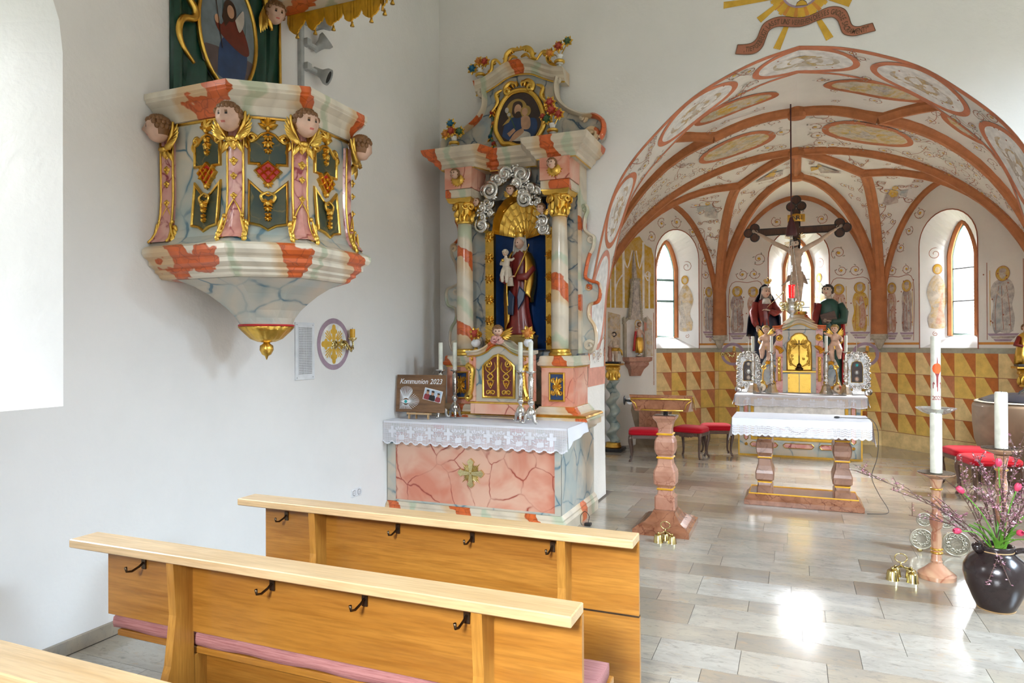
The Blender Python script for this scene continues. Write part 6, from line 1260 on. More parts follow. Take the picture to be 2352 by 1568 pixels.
q = Paint(lambda x, z, h: (x, 11.056-h, z), lift=.001); q.ring(HX, .50, .15, .13, .035, 0); q.ell(HX, .50, .02, .02, 2, 12)
for sg in (-1, 1): q.line([(HX+sg*.16, .40), (HX+sg*.30, .44), (HX+sg*.56, .44)], .018, 1); q.line([(HX+sg*.20, .37), (HX+sg*.32, .41), (HX+sg*.56, .41)], .008, 1); q.line([(HX-sg*.12, .40), (HX+sg*.04, .34)], .006, 3); q.ell(HX+sg*.17, .46, .025, .03, 4, 10)
q.build('painted_emblem', ['oil_red', 'paint_pinkred', 'paint_ochre', 'paint_brown', 'paint_leaf'], pn)
def lozenge(x0, x1, z0, z1):
    c = min(x1-x0, z1-z0)*.4; P = [(x0+c, z0), (x1-c, z0), (x1, z0+c), (x1, z1-c), (x1-c, z1), (x0+c, z1), (x0, z1-c), (x0, z0+c)]
    mb = MB(F2); mb.prism(P, -.004, .006); o = obj('inlay', mb, 'marble_rose', ha); mb = MB(F2); mb.bar(P, .012, .012, True); obj('inlay_frame', mb, 'gold', o)
for x0, x1, z0, z1 in ((-.70, -.64, .24, .85), (.78, .84, .24, .85), (-.61, -.22, .14, .21), (-.14, .28, .14, .21), (.36, .75, .14, .21)): lozenge(x0, x1, z0, z1)
for x in (-.67, .81): mb = MB(F2); mb.rosette(x, .175, .03, 6, .018); obj('gilded_stud', mb, 'gold', ha)
cloth('high_altar_cloth', 'white cloth with lace cross border on the high altar', -.83, .99, 11.02, 11.78, .932, .155, .15, 9, (HX, 11.3, .93), 'cross', wave=.022)
# tabernacle of the high altar
tb2 = thing('high_tabernacle', 'golden niche tabernacle with marbled frame on the high altar', 'tabernacle', (.09, 11.65, .935)); TX = .09
def bx2(name, x0, x1, y0, y1, z0, z1, mat, c=0.): return bxp(name, x0, x1, y0, y1, z0, z1, mat, tb2, c)
bx2('lower_body', TX-.27, TX+.27, 11.58, 11.84, .936, 1.27, 'marble_green'); bx2('upper_body', TX-.27, TX+.27, 11.62, 11.84, 1.27, 1.93, 'marble_green'); mb = MB(); mb.prism([(TX-.27, 1.92), (TX+.27, 1.92), (TX+.16, 1.985), (TX+.07, 2.03), (TX, 2.045), (TX-.07, 2.03), (TX-.16, 1.985)], 11.62, 11.84); obj('tympanum', mb, 'marble_green', tb2); bx2('gilded_shelf', TX-.24, TX+.24, 11.54, 11.6, 1.255, 1.285, 'gold', .006)
for sx in (-1, 1):
    bx2('tabernacle_door', min(TX+sx*.005, TX+sx*.165), max(TX+sx*.005, TX+sx*.165), 11.565, 11.58, .94, 1.235, 'gold', .003); mb = MB(FY(11.565)); mb.ell((TX+sx*.15, -.004, 1.17), (.006, .006, .016), 6, 4); mb.ell((TX+sx*.15, -.004, 1.0), (.006, .006, .016), 6, 4); obj('hinge', mb, 'gold_dark', tb2)
    bx2('side_pilaster', min(TX+sx*.24, TX+sx*.34), max(TX+sx*.24, TX+sx*.34), 11.56, 11.84, .936, 1.93, 'marble_rose'); mb = MB(FY(11.56)); x = TX+sx*.29
    mb.bar([(x, 1.12), (x, 1.50)], .05, .03); mb.spiral(x, 1.80, .04, 1.4, PI/2, sx, .02)
    for k in range(7): mb.leaf(x, 1.55+.01*k, .10, .04, PI/2+(k-3)*.28, .03)
    for k in range(4): mb.ell((x, -.03, 1.45-.07*k), (.016, .016, .022), 6, 5)
    obj('gilded_term', mb, 'gold', tb2, 'auto', kind='stuff')
    # side panel with volute and gilded cartouche
    W = [(TX+sx*a, z) for a, z in ((.34, .936), (.62, .936), (.60, 1.05), (.56, 1.2), (.57, 1.32), (.52, 1.45), (.44, 1.55), (.36, 1.72), (.34, 1.75))]; mb = MB(FY(11.68)); mb.prism([(p.x, p.y) for p in smooth(W, 3)], 0, .10); sp_ = obj('side_panel', mb, 'marble_blue', tb2)
    mb = MB(FY(11.675)); cx = TX+sx*.455; mb.bar([(p.x, p.y) for p in smooth([(cx, 1.02), (cx-.07, 1.08), (cx-.085, 1.2), (cx-.06, 1.32), (cx, 1.40), (cx+.06, 1.32), (cx+.085, 1.2), (cx+.07, 1.08), (cx, 1.02)], 4)][:-1], .022, .02, True)
    for k in range(5): mb.leaf(cx, 1.38, .07, .035, PI/2+(k-2)*.5, .03); mb.leaf(cx, 1.04, .06, .035, -PI/2+(k-2)*.5, .03)
    for s2 in (-1, 1): mb.spiral(cx+s2*.07, 1.33, .03, 1.2, 0, s2, .012); mb.spiral(cx+s2*.08, 1.08, .03, 1.2, PI, s2, .012)
    obj('gilded_cartouche', mb, 'gold', sp_, 'auto')
    for a_, z_, p_, h_ in ((.55, 1.0, -PI/2, sx), (.40, 1.60, PI/2, -sx)): mb = MB(FY(11.67)); mb.spiral(TX+sx*a_, z_, .05, 1.5, p_, h_, .026); obj('volute', mb, 'striped', sp_, True)
N = [(TX-.175, 1.29), (TX+.175, 1.29), (TX+.175, 1.62), (TX+.165, 1.72), (TX+.12, 1.76), (TX+.11, 1.81), (TX+.05, 1.86), (TX, 1.87), (TX-.05, 1.86), (TX-.11, 1.81), (TX-.12, 1.76), (TX-.165, 1.72), (TX-.175, 1.62)]
mb = MB(FY(11.615)); mb.bar(N, .022, .02, True); obj('gilded_arch', mb, 'gold', tb2)
mb = MB(FY(11.618)); mb.prism(N, -.004, .002); nb = obj('golden_niche', mb, 'gold', tb2); mb = MB(FY(11.612))
for sx in (-1, 1):
    mb.scurve([(TX+sx*.03, 1.34), (TX+sx*.12, 1.40), (TX+sx*.15, 1.52), (TX+sx*.13, 1.62), (TX+sx*.15, 1.70)], .016)
    for k in range(9): mb.spiral(TX+sx*(.06+.09*random.random()), 1.38+.045*k, .02, 1.2, random.uniform(0, 6), sx, .007)
    for k in range(7): mb.leaf(TX+sx*.03, 1.70, .10, .03, PI/2-sx*(.4+.35*k), .014)
obj('gilded_relief', mb, 'gold_dark', nb, True, kind='stuff')
mb = MB(FY(11.60)); mb.bar([(TX, 1.40), (TX, 1.76)], .016, .014); mb.bar([(TX-.075, 1.70), (TX+.075, 1.70)], .014, .014); mb.lathe([(.055, 1.30), (.06, 1.32), (.03, 1.34), (.035, 1.37), (.012, 1.40)], 12, (TX, -.01, 0)); cr_ = obj('small_cross', mb, 'bronze_dark', nb)
mb = MB(FY(11.585)); mb.tube([(TX, 0, 1.67), (TX, -.004, 1.60), (TX+.004, -.002, 1.52)], [.011, .013, .006], 7); mb.tube([(TX-.065, 0, 1.705), (TX, -.004, 1.665), (TX+.065, 0, 1.705)], .005, 6); mb.ell((TX, -.006, 1.69), (.010, .01, .014), 8, 5); obj('corpus', mb, 'gold', cr_, True)
cp_ = [(-.385, 1.925), (-.28, 1.93), (-.16, 1.975), (-.07, 2.02), (0, 2.035), (.07, 2.02), (.16, 1.975), (.28, 1.93), (.385, 1.925)]; cc2 = [(TX+p.x, p.y) for p in smooth(cp_, 4)]
mb = MB(); mb.loft([[(x, 11.84, z-.02), (x, 11.59, z-.02), (x, 11.57, z), (x, 11.55, z+.01), (x, 11.545, z+.03), (x, 11.51, z+.05), (x, 11.505, z+.065), (x, 11.84, z+.07)] for x, z in cc2]); obj('crown_cornice', mb, 'striped', tb2); mb = MB(); mb.tube([(x, 11.585, z-.02) for x, z in cc2], .008, 6); obj('gilded_fillet', mb, 'gold', tb2)
mb = MB(); mb.loft([[(TX+a*w_, 11.75+b*w_*.7, z) for a, b in ((-1, -1), (1, -1), (1, 1), (-1, 1))] for w_, z in ((.24, 2.04), (.20, 2.07), (.16, 2.10), (.13, 2.14), (.125, 2.16))]); obj('top_pedestal', mb, 'striped_altar', tb2, True)
mb = MB(); mb.lathe([(.10, 2.16), (.115, 2.165), (.11, 2.20), (.12, 2.215), (.06, 2.22)], 18, (TX, 11.75, 0)); jw = obj('jewelled_ring', mb, 'gold', tb2, True)
for k in range(12): a = 2*PI*k/12; mb = MB(); mb.ell((TX+.115*math.cos(a), 11.75+.115*math.sin(a), 2.19), .014, 8, 6); obj('jewel', mb, ('red_bright', 'gold', 'flower_green')[k % 3], jw, True)
# ------------------------------------------------------------------ crucifix
cx_ = thing('crucifix', 'tall dark crucifix with pale carved figure and golden INRI plate above the altar', 'crucifix', (.06, 11.75, 2.22)); CX, CY = .06, 11.72
mb = MB(FY(CY)); mb.box(CX-.045, CX+.045, -.0, .045, 2.215, 3.84); mb.box(CX-.60, CX+.60, -.002, .043, 3.455, 3.545); obj('beams', mb, 'cross_wood', cx_)
mb = MB(FY(CY))
for (x0, z0), (x1, z1) in (((CX-.052, 2.3), (CX-.052, 3.44)), ((CX+.052, 2.3), (CX+.052, 3.44)), ((CX-.052, 3.56), (CX-.052, 3.84)), ((CX+.052, 3.56), (CX+.052, 3.84)), ((CX-.58, 3.447), (CX-.05, 3.447)), ((CX+.05, 3.447), (CX+.58, 3.447)), ((CX-.58, 3.553), (CX-.05, 3.553)), ((CX+.05, 3.553), (CX+.58, 3.553))): mb.bar([(x0, z0), (x1, z1)], .018, .012)
obj('black_edging', mb, 'black', cx_)
for i, (dx, dz) in enumerate(((0, 1), (-1, 0), (1, 0))):
    bx_, bz = CX+dx*.60, 3.50+(dz*.36); c = [(dx*.115, dz*.12), (dx*.02+dz*.075, dx*.075+dz*.02), (dx*.02-dz*.075, -dx*.075+dz*.02)]
    for k, (a, b) in enumerate(c):
        mb = MB(FY(CY)); mb.prism(ellipse(bx_+a, bz+b, .068, .068, 20), -.006, .04); lo_ = obj('trefoil_lobe', mb, 'cross_wood', cx_); mb = MB(FY(CY)); mb.bar(ellipse(bx_+a, bz+b, .067, .067, 20), .018, .016, True, y=.0); obj('black_edging', mb, 'black', lo_)
mb = MB(FY(CY-.02)); mb.grid(lambda u, v: (CX-.125+.25*u, -.03+.02*math.sin(u*2*PI*1.5), 3.625+.12*v+.012*math.sin(u*PI)), 20, 3); pl_ = obj('gilded_plate', mb, 'gold', cx_, True, fix=False); pl_.modifiers.new('t', 'SOLIDIFY').thickness = .006
mb = MB(); text_mb(mb, 'INRI', lambda i: Matrix.Translation((CX-.078+.053*i, CY-.078, 3.655)) @ Matrix.Rotation(PI/2, 4, 'X'), .10); obj('lettering', mb, 'black', pl_, fix=False)
mb = MB(); y = CY-.075
hz = 3.46; mb.ell((CX-.005, y-.01, 3.03), (.085, .06, .13), 14, 10); mb.ell((CX-.0, y-.015, 3.13), (.105, .065, .075), 14, 10); mb.ell((CX+.005, y, 2.88), (.072, .055, .09), 12, 8); mb.ell((CX+.01, y+.0, 2.79), (.082, .06, .07), 12, 8)
for sx in (-1, 1):
    mb.tube([(CX+sx*.07, y-.005, 3.16), (CX+sx*.20, y, 3.24), (CX+sx*.33, y+.01, 3.31), (CX+sx*.48, y+.03, 3.42), (CX+sx*.575, y+.05, 3.485)], [.045, .04, .036, .028, .02], 10)
    mb.tube([(CX+sx*.045, y, 2.78), (CX+sx*.05+.0, y-.035, 2.62), (CX+sx*.035+.01, y-.055, 2.55), (CX+sx*.028+.01, y-.02, 2.42), (CX+sx*.02+.01, y+.01, 2.31)], [.062, .052, .042, .038, .024], 10)
    mb.tube([(CX+sx*.02+.01, y+.01, 2.31), (CX+sx*.015+.01, y-.03, 2.27), (CX+sx*.012+.01, y-.06, 2.245)], [.025, .024, .014], 8)
mb.tube([(CX-.005, y-.01, 3.16), (CX-.012, y-.02, 3.24)], [.035, .032], 10)
co = obj('corpus', mb, 'pale_skin', cx_, True); remesh(co, .008, 3)
mb = MB()
for sx in (-1, 1): hand_mb(mb, (CX+sx*.585, y+.045, 3.49), (sx, 0, .6), .10, up=(0, 1, 0), curl=.35, side=sx)
obj('corpus_hands', mb, 'pale_skin', co, True)
mb = MB(); head_mb(mb, (CX-.02, y-.045, 3.29), .16, yaw=-.15, pitch=.35, beard=True, hair=1.); obj('corpus_head', mb, ['pale_skin', 'dark_hair', 'flesh_lip', 'eye_white', 'eye_dark'], co, True)
mb = MB(); mb.lathe([(.062, 0), (.07, .01), (.062, .022)], 18, (CX-.02, y-.03, 3.335), fl=(9, .08))
for sg, a0 in ((-1, PI*.82), (1, PI*.18), (-1, PI*1.15)):
    k = MB(FY(y-.03))
    for j in range(5): k.bar([(CX-.02+.08*math.cos(a0+(j-2)*.13), 3.33+.08*math.sin(a0+(j-2)*.13)), (CX-.02+(.16+.02*(j == 2))*math.cos(a0+(j-2)*.13), 3.33+.16*math.sin(a0+(j-2)*.13))], .007, .006)
    o = len(mb.v); mb.v += k.v; mb.f += [[o+i for i in f] for f in k.f]; mb.mi += k.mi
obj('crown_and_rays', mb, 'gold', co, True)
mb = MB(); drape(mb, [(2.66, CX+.005, y-.01, .10, .085), (2.72, CX+.01, y-.005, .105, .08), (2.79, CX+.008, y, .098, .072), (2.84, CX+.005, y, .085, .065)], 11, .10, 36, 9)
mb.grid(lambda u, v: (CX-.06-.12*v-.07*u*(1-.3*v), y-.03-.03*math.sin(u*9)-.02*v, 2.80-.20*v-.02*u-.03*math.sin(v*5)), 8, 8); mb.grid(lambda u, v: (CX+.06+.05*v+.06*u, y-.03-.03*math.sin(u*9), 2.80-.15*v-.02*u), 8, 8); lo_ = obj('loincloth', mb, 'pale_skin', co, True, fix=False)
# ------------------------------------------------------------------ Mary and John
ma = thing('mary_statue', 'veiled crowned woman statue in red dress with sword at her breast', 'statue', (-.415, 12.03, .936)); x, y = -.415, 12.03
mb = MB(); drape(mb, [(.94, x, y, .23, .13), (1.4, x, y, .22, .13), (1.75, x, y, .21, .13), (1.95, x+.02, y-.01, .19, .12), (2.12, x+.02, y-.01, .15, .11), (2.22, x+.01, y, .10, .09)], 9, .07, 48, 12); obj('blue_skirt', mb, 'navy_robe', ma, True)
mb = MB(); drape(mb, [(2.0, x+.01, y-.02, .12, .11), (2.12, x, y-.02, .115, .105), (2.25, x-.01, y-.01, .125, .105), (2.36, x-.01, y, .135, .095), (2.42, x, y, .10, .08), (2.45, x, y, .05, .05)], 11, .06, 44, 13); mb.tube([(x-.14, y, 2.38), (x-.19, y-.05, 2.22), (x-.16, y-.12, 2.06), (x-.13, y-.15, 2.00)], [.06, .065, .055, .045], 12); mb.tube([(x+.13, y, 2.36), (x+.19, y-.05, 2.22), (x+.14, y-.14, 2.20), (x+.07, y-.16, 2.24)], [.06, .062, .052, .042], 12); obj('red_dress', mb, 'red_robe', ma, True)
def cloak(u, v):
    a = -.25+u*(PI+.5); r = .075+.15*min(1, max(0, v-.18)*2.2)**.7+.05*max(0, v-.5); z = 2.68-.85*v; k = 1+.04*math.sin(u*20); 
    if v < .18: r = .075*math.sin(min(1, v/.10)*PI/2)
    return (x-.01+r*k*1.02*math.cos(a)-.03*max(0, v-.3), y+.0+r*k*.75*math.sin(a)-.01, z)
mb = MB(); mb.grid(cloak, 28, 22); o = obj('dark_cloak', mb, 'navy_robe', ma, True, fix=False); o.modifiers.new('t', 'SOLIDIFY').thickness = .014
mb = MB(); head_mb(mb, (x+.01, y-.045, 2.55), .18, yaw=.4, pitch=-.12, roll=.12, hair=0); obj('head', mb, HEADM, ma, True)
mb = MB(); mb.grid(lambda u, v: (x+.01+(.066+.03*v*v)*math.cos(-.3+u*(PI+.6)), y-.03+(.075+.01*v)*math.sin(-.3+u*(PI+.6)), 2.645-.21*v), 20, 8); mb.ell((x+.01, y-.02, 2.62), (.068, .07, .035), 14, 6); drape(mb, [(2.36, x+.02, y-.09, .07, .04), (2.42, x+.015, y-.06, .06, .05), (2.46, x+.01, y-.03, .045, .045)], 7, .08, 24, 3); v_ = obj('white_veil', mb, 'veil', ma, True, fix=False); v_.modifiers.new('t', 'SOLIDIFY').thickness = .006
for a_ in (((x+.06, y-.18, 2.25), (-1, -.1, .25), .12), ((x-.12, y-.17, 1.985), (.2, -.2, -1), .12, (0, 1, 0))): mb = MB(); hand_mb(mb, *a_); obj('hand', mb, 'pale_skin', ma, True)
mb = MB(); mb.lathe([(.038, 0), (.045, .005), (.042, .02), (.05, .035), (.035, .034)], 14, (x+.035, y-.02, 2.695))
for k in range(6): a = k*PI/3; mb.tube([(x+.035+.045*math.cos(a), y-.02+.045*math.sin(a), 2.72), (x+.035+.055*math.cos(a), y-.02+.055*math.sin(a), 2.755), (x+.035+.04*math.cos(a), y-.02+.04*math.sin(a), 2.775)], [.008, .01, .004], 6)
mb.ell((x+.035, y-.02, 2.79), .012, 8, 5); obj('crown', mb, 'gold', ma, True)
mb = MB(); mb.tube([(x+.03, y-.16, 2.30), (x+.20, y-.14, 2.46)], [.011, .014], 4, sq=.4); mb.tube([(x+.20, y-.14, 2.46), (x+.27, y-.13, 2.53)], .008, 7); mb.tube([(x+.165, y-.14, 2.51), (x+.245, y-.14, 2.42)], .008, 6); mb.ell((x+.275, y-.13, 2.535), .014, 8, 5); obj('sword', mb, 'pale_gold', ma, True)
jo = thing('john_statue', 'curly haired man statue in green tunic and red cloak holding a dark book', 'statue', (.54, 12.03, .936)); x, y = .54, 12.03
mb = MB(); drape(mb, [(.94, x, y, .19, .12), (1.3, x, y, .18, .12), (1.7, x, y, .17, .12), (1.95, x, y, .17, .12), (2.15, x, y, .145, .11), (2.28, x, y, .155, .10), (2.37, x, y, .125, .085), (2.42, x, y, .06, .055)], 9, .05, 44, 21); mb.tube([(x+.15, y, 2.33), (x+.215, y-.03, 2.20), (x+.20, y-.10, 2.06), (x+.08, y-.16, 2.05), (x+.02, y-.17, 2.06)], [.06, .065, .06, .05, .04], 12); obj('green_tunic', mb, 'green_robe', jo, True)
def jcl(sx):
    def f(u, v):
        a = PI/2+sx*(-.3-u*1.7); r = (.17+.03*math.sin(u*8+v*3)+.04*v); return (x+sx*abs(r*math.cos(a))*1.12 if True else 0, y-.02+.13*math.sin(a), (2.36 if sx < 0 else 2.12)-(.75 if sx < 0 else 1.0)*v-.06*u*v)
    mb = MB(); mb.grid(f, 14, 14); o = obj('red_cloak', mb, 'red_robe' if sx < 0 else 'red_bright', jo, True, fix=False); o.modifiers.new('t', 'SOLIDIFY').thickness = .014
jcl(-1); jcl(1)
mb = MB(); mb.tube([(x-.15, y-.02, 2.33), (x-.19, y-.06, 2.18), (x-.21, y-.12, 2.06), (x-.22, y-.16, 2.02)], [.06, .06, .05, .04], 10); obj('red_sleeve', mb, 'red_robe', jo, True)
mb = MB(); head_mb(mb, (x-.02, y-.02, 2.55), .20, yaw=-.35, pitch=-.1, hair=1.); mb.tube([(x, y, 2.40), (x-.01, y-.005, 2.48)], [.045, .042], 10, 0); obj('head', mb, ['pale_skin', 'dark_hair', 'flesh_lip', 'eye_white', 'eye_dark'], jo, True)
mb = MB(frame((x-.02, y-.19, 2.12), (1, .1, .30), (0, -.1, 1))); mb.box(-.11, .11, -.02, .015, -.075, .075); bk_ = obj('book', mb, 'dark_wood', jo); mb = MB(frame((x-.02, y-.19, 2.12), (1, .1, .30), (0, -.1, 1))); mb.box(-.106, .106, -.012, .008, -.078, -.074); obj('book_pages', mb, 'ivory', bk_)
for a_ in (((x+.0, y-.20, 2.06), (-1, -.1, .15)), ((x-.225, y-.18, 2.0), (-.2, -.5, -.8))): mb = MB(); hand_mb(mb, *a_, .12, (0, 1, 0)); obj('hand', mb, 'pale_skin', jo, True)
# ------------------------------------------------------------------ putti
def putto(label, x, y, z, sx):
    t = thing('putto', label, 'statue', (x, y, z), 'gilded putti beside the golden niche'); mb = MB(); P = lambda a, b, c: (x+sx*a, y+b, z+c)
    mb.ell(P(0, 0, .37), (.068, .055, .075), 12, 8); mb.ell(P(0, -.012, .29), (.070, .062, .06), 12, 8); mb.tube([P(-.028, 0, .26), P(-.055, -.06, .19), P(-.05, -.04, .11), P(-.06, -.06, .05)], [.055, .048, .036, .022], 8); mb.tube([P(.035, 0, .26), P(.06, -.05, .17), P(.045, -.02, .08), P(.03, -.04, .02)], [.055, .048, .036, .022], 8)
    mb.tube([P(.045, 0, .40), P(.10, -.02, .42), P(.16, -.03, .45)], [.026, .023, .016], 8); mb.tube([P(-.045, 0, .40), P(-.09, -.04, .36), P(-.08, -.08, .32)], [.026, .023, .016], 8); mb.ell(P(0, -.005, .44), (.022, .022, .03), 8, 5)
    b = obj('body', mb, 'skin', t, True); remesh(b, .007, 2)
    mb = MB(); head_mb(mb, P(.005, -.015, .515), .125, yaw=sx*.4, pitch=.1, baby=True, hair=.8); obj('head', mb, ['skin', 'oil_gold', 'flesh_lip', 'eye_white', 'eye_dark'], t, True)
    for s2 in (-1, 1):
        mb = MB(FY(y+.03)); 
        for k in range(6): mb.leaf(x+s2*.03, z+.40, .15-.015*k, .045, PI/2-s2*(.5+.22*k), .02, y=-.003*k)
        obj('gilded_wing', mb, 'gold', t, True)
    mb = MB(); drape(mb, [(z+.20, x, y, .075, .06), (z+.24, x, y, .07, .06), (z+.28, x, y, .062, .052)], 7, .12, 28, 8); mb.tube([P(-.06, 0, .26), P(-.10, .01, .32), P(-.09, .02, .40)], [.016, .02, .01], 8); obj('gilded_sash', mb, 'gold', t, True)
putto('winged putto climbing left of the golden niche under the veiled woman', -.40, 11.57, 1.42, 1); putto('winged putto climbing right of the golden niche under the man with the book', .60, 11.57, 1.42, -1)
# ------------------------------------------------------------------ silver reliquaries
def reliquary(label, x, mats_):
    t = thing('reliquary', label, 'reliquary', (x, 11.5, .936), 'silver reliquaries on the high altar')
    O = [(0, 1.58), (.09, 1.56), (.15, 1.50), (.175, 1.42), (.165, 1.32), (.175, 1.20), (.165, 1.10), (.16, 1.04), (.12, 1.03), (0, 1.03)]; P = [(p.x, p.y) for p in smooth([(x+a, b) for a, b in O]+[(x-a, b) for a, b in reversed(O[1:-1])]+[(x, 1.58)], 3)][:-1]
    mb = MB(FY(11.5)); mb.prism(P, -.02, .04); obj('plate', mb, 'old_silver', t)
    I = [(x-.078, 1.12), (x+.078, 1.12), (x+.078, 1.36), (x+.06, 1.42), (x, 1.445), (x-.06, 1.42), (x-.078, 1.36)]; mb = MB(FY(11.5)); mb.prism(I, -.03, -.018); gl = obj('dark_pane', mb, 'canvas_dark', t); mb = MB(FY(11.478)); mb.bar(I, .010, .014, True); obj('gilded_rim', mb, 'gold', gl)
    for k, (dz, r, m) in enumerate(mats_): mb = MB(FY(11.468)); mb.ell((x, -.002, dz), (r, .008, r*1.15), 12, 6); obj('relic', mb, m, gl, True); mb = MB(FY(11.468)); mb.bar(ellipse(x, dz, r*1.35, r*1.5, 18), .006, .008, True); obj('relic_ring', mb, 'silver', gl)
    mb = MB(FY(11.478))
    for i, (a, b) in enumerate(P):
        if i % 2 == 0: d = V((x-a, 1.3-b)).normalized(); mb.spiral(a+d.x*.018, b+d.y*.018, .024, 1.2, random.uniform(0, 6), 1, .012); mb.leaf(a+d.x*.05, b+d.y*.05, .05, .03, random.uniform(0, 6), .02)
    for k in range(9): mb.leaf(x, 1.50, .07, .035, k*.7, .025)
    obj('silver_foliage', mb, 'silver', t, True, kind='stuff')
    mb = MB(FY(11.5)); mb.prism([(x-.02, 1.06), (x+.02, 1.06), (x+.06, 1.03), (x+.06, .99), (x+.19, .975), (x+.19, .936), (x-.19, .936), (x-.19, .975), (x-.06, .99), (x-.06, 1.03)], -.03, .05); mb.spiral(x-.15, .98, .04, 1.4, PI/2, 1, .02, y=-.03); mb.spiral(x+.15, .98, .04, 1.4, PI/2, -1, .02, y=-.03); obj('scrolled_foot', mb, 'silver', t, 'auto')
    mb = MB(FY(11.5)); mb.bar([(x, 1.56), (x, 1.80)], .010, .008); mb.bar([(x-.035, 1.73), (x+.035, 1.73)], .010, .008); obj('finial_cross', mb, 'silver', t)
reliquary('silver framed relic case on the left of the high altar with pale round medallions', -.655, [(1.385, .018, 'ivory'), (1.27, .035, 'old_silver'), (1.17, .024, 'ivory')])
reliquary('silver framed relic case on the right of the high altar with glass phial', .89, [(1.38, .02, 'teal'), (1.27, .022, 'old_silver'), (1.17, .024, 'skin')])
def candlestick2(label, loc):
    t = thing('candlestick', label, 'candlestick', loc, 'tall silver candlesticks on the high altar', world=False)
    mb = MB(); mb.loft([[(math.cos(PI/2+k*PI/3)*r*(1.25 if k % 2 else .7), math.sin(PI/2+k*PI/3)*r*(1.25 if k % 2 else .7), z) for k in range(6)] for r, z in ((.085, .0), (.09, .02), (.075, .05), (.06, .09), (.055, .13), (.035, .155), (.012, .165))]); obj('base', mb, 'silver', t, 'auto')
    mb = MB(); mb.lathe([(.012, .16), (.022, .17), (.014, .19), (.028, .22), (.036, .235), (.018, .25), (.022, .28), (.034, .295), (.02, .31), (.026, .35), (.038, .40), (.03, .46), (.018, .50), (.026, .51), (.016, .53), (.022, .57), (.014, .60), (.016, .63)], 16); obj('stem', mb, 'silver', t, True)
    mb = MB(); mb.lathe([(.014, .625), (.03, .638), (.055, .648), (.056, .653), (.006, .65)], 18); obj('drip_pan', mb, 'silver', t, True)
    mb = MB(); mb.lathe([(.003, .65), (.021, .65), (.021, .885), (.018, .89), (.003, .886)], 16); cd = obj('candle', mb, 'wax_white', t, 'auto'); mb = MB(); mb.tube([(0, 0, .884), (.001, 0, .90)], .0016, 5); obj('wick', mb, 'black', cd)
    return t
c1 = candlestick2('outer left tall silver candlestick in front of the left relic case', (-.577, 11.28, .934))
for xx, lb in ((-.303, 'inner left tall silver candlestick beside the golden niche'), (.462, 'inner right tall silver candlestick beside the golden niche'), (.728, 'outer right tall silver candlestick in front of the right relic case')): dup(c1, (xx, 11.28, .934), None, lb)
# wall rings and candles behind the altar
for X, lab in ((-1.0, 'yellow candle sconce in purple painted ring left of the high altar'), (1.13, 'yellow candle sconce in purple painted ring right of the high altar')):
    k = 'center'; q = Paint(lambda s_, z, h: (s_, 12.9-h, z), lift=.007); q.ring(X, 1.52, .18, .18, .05, 0, 44); q.build('painted_ring', ['paint_purple'], APSE['center_o'])
    sconce(lab, frame((X-.18, 12.9, 1.52), (1, 0, 0), (0, 0, 1)), 'wall sconces with yellow candles')
# ------------------------------------------------------------------ sanctuary lamp hanging on a cord
sl_ = thing('sanctuary_lamp', 'red glass sanctuary lamp in silver bowl hanging from the vault by a cord', 'hanging lamp', (.0, 8.9, 2.0)); x, y = -.01, 8.9
mb = MB(); mb.tube([(x, y, 3.22), (x, y, 4.60)], .008, 6); obj('cord', mb, 'dark_red', sl_)
mb = MB(); mb.lathe([(.008, 3.24), (.02, 3.225), (.024, 3.20), (.035, 3.18), (.04, 3.15), (.055, 3.10), (.066, 3.03), (.06, 3.01), (.01, 3.015)], 18, (x, y, 0)); obj('tassel', mb, 'dark_red', sl_, True)
for k in range(3):
    a = k*2*PI/3+.5; mb = MB(); mb.tube([(x+.01*math.cos(a), y+.01*math.sin(a), 3.02), (x+.10*math.cos(a), y+.10*math.sin(a), 2.22)], .004, 5)
    for j in range(26): mb.ell((x+(.01+.09*j/26)*math.cos(a), y+(.01+.09*j/26)*math.sin(a), 3.02-.8*j/26), (.006, .006, .009), 5, 4)
    obj('chain', mb, 'silver', sl_)
mb = MB(); mb.lathe([(.004, 2.00), (.015, 2.02), (.03, 2.035), (.02, 2.06), (.05, 2.09), (.085, 2.13), (.09, 2.17), (.06, 2.20), (.045, 2.22), (.055, 2.25), (.04, 2.26), (.005, 2.26)], 20, (x, y, 0)); bw = obj('silver_bowl', mb, 'silver', sl_, True); mb = MB()
for k in range(6):
    a = k*PI/3; M = frame((x, y, 0), (math.cos(a), math.sin(a), 0), (0, 0, 1)); q_ = MB(M); q_.spiral(.11, 2.19, .03, 1.3, PI, 1, .009); q_.spiral(.10, 2.12, .022, 1.2, PI, -1, .008); q_.leaf(.08, 2.15, .06, .03, .4, .015)
    o = len(mb.v); mb.v += q_.v; mb.f += [[o+i for i in f] for f in q_.f]; mb.mi += q_.mi
obj('silver_scroll', mb, 'pale_gold', bw, True, kind='stuff')
mb = MB(); mb.lathe([(.03, 2.26), (.034, 2.27), (.036, 2.40), (.043, 2.415), (.040, 2.418), (.032, 2.40), (.030, 2.275), (.004, 2.27)], 20, (x, y, 0)); obj('red_glass', mb, 'red_glass', sl_, True)
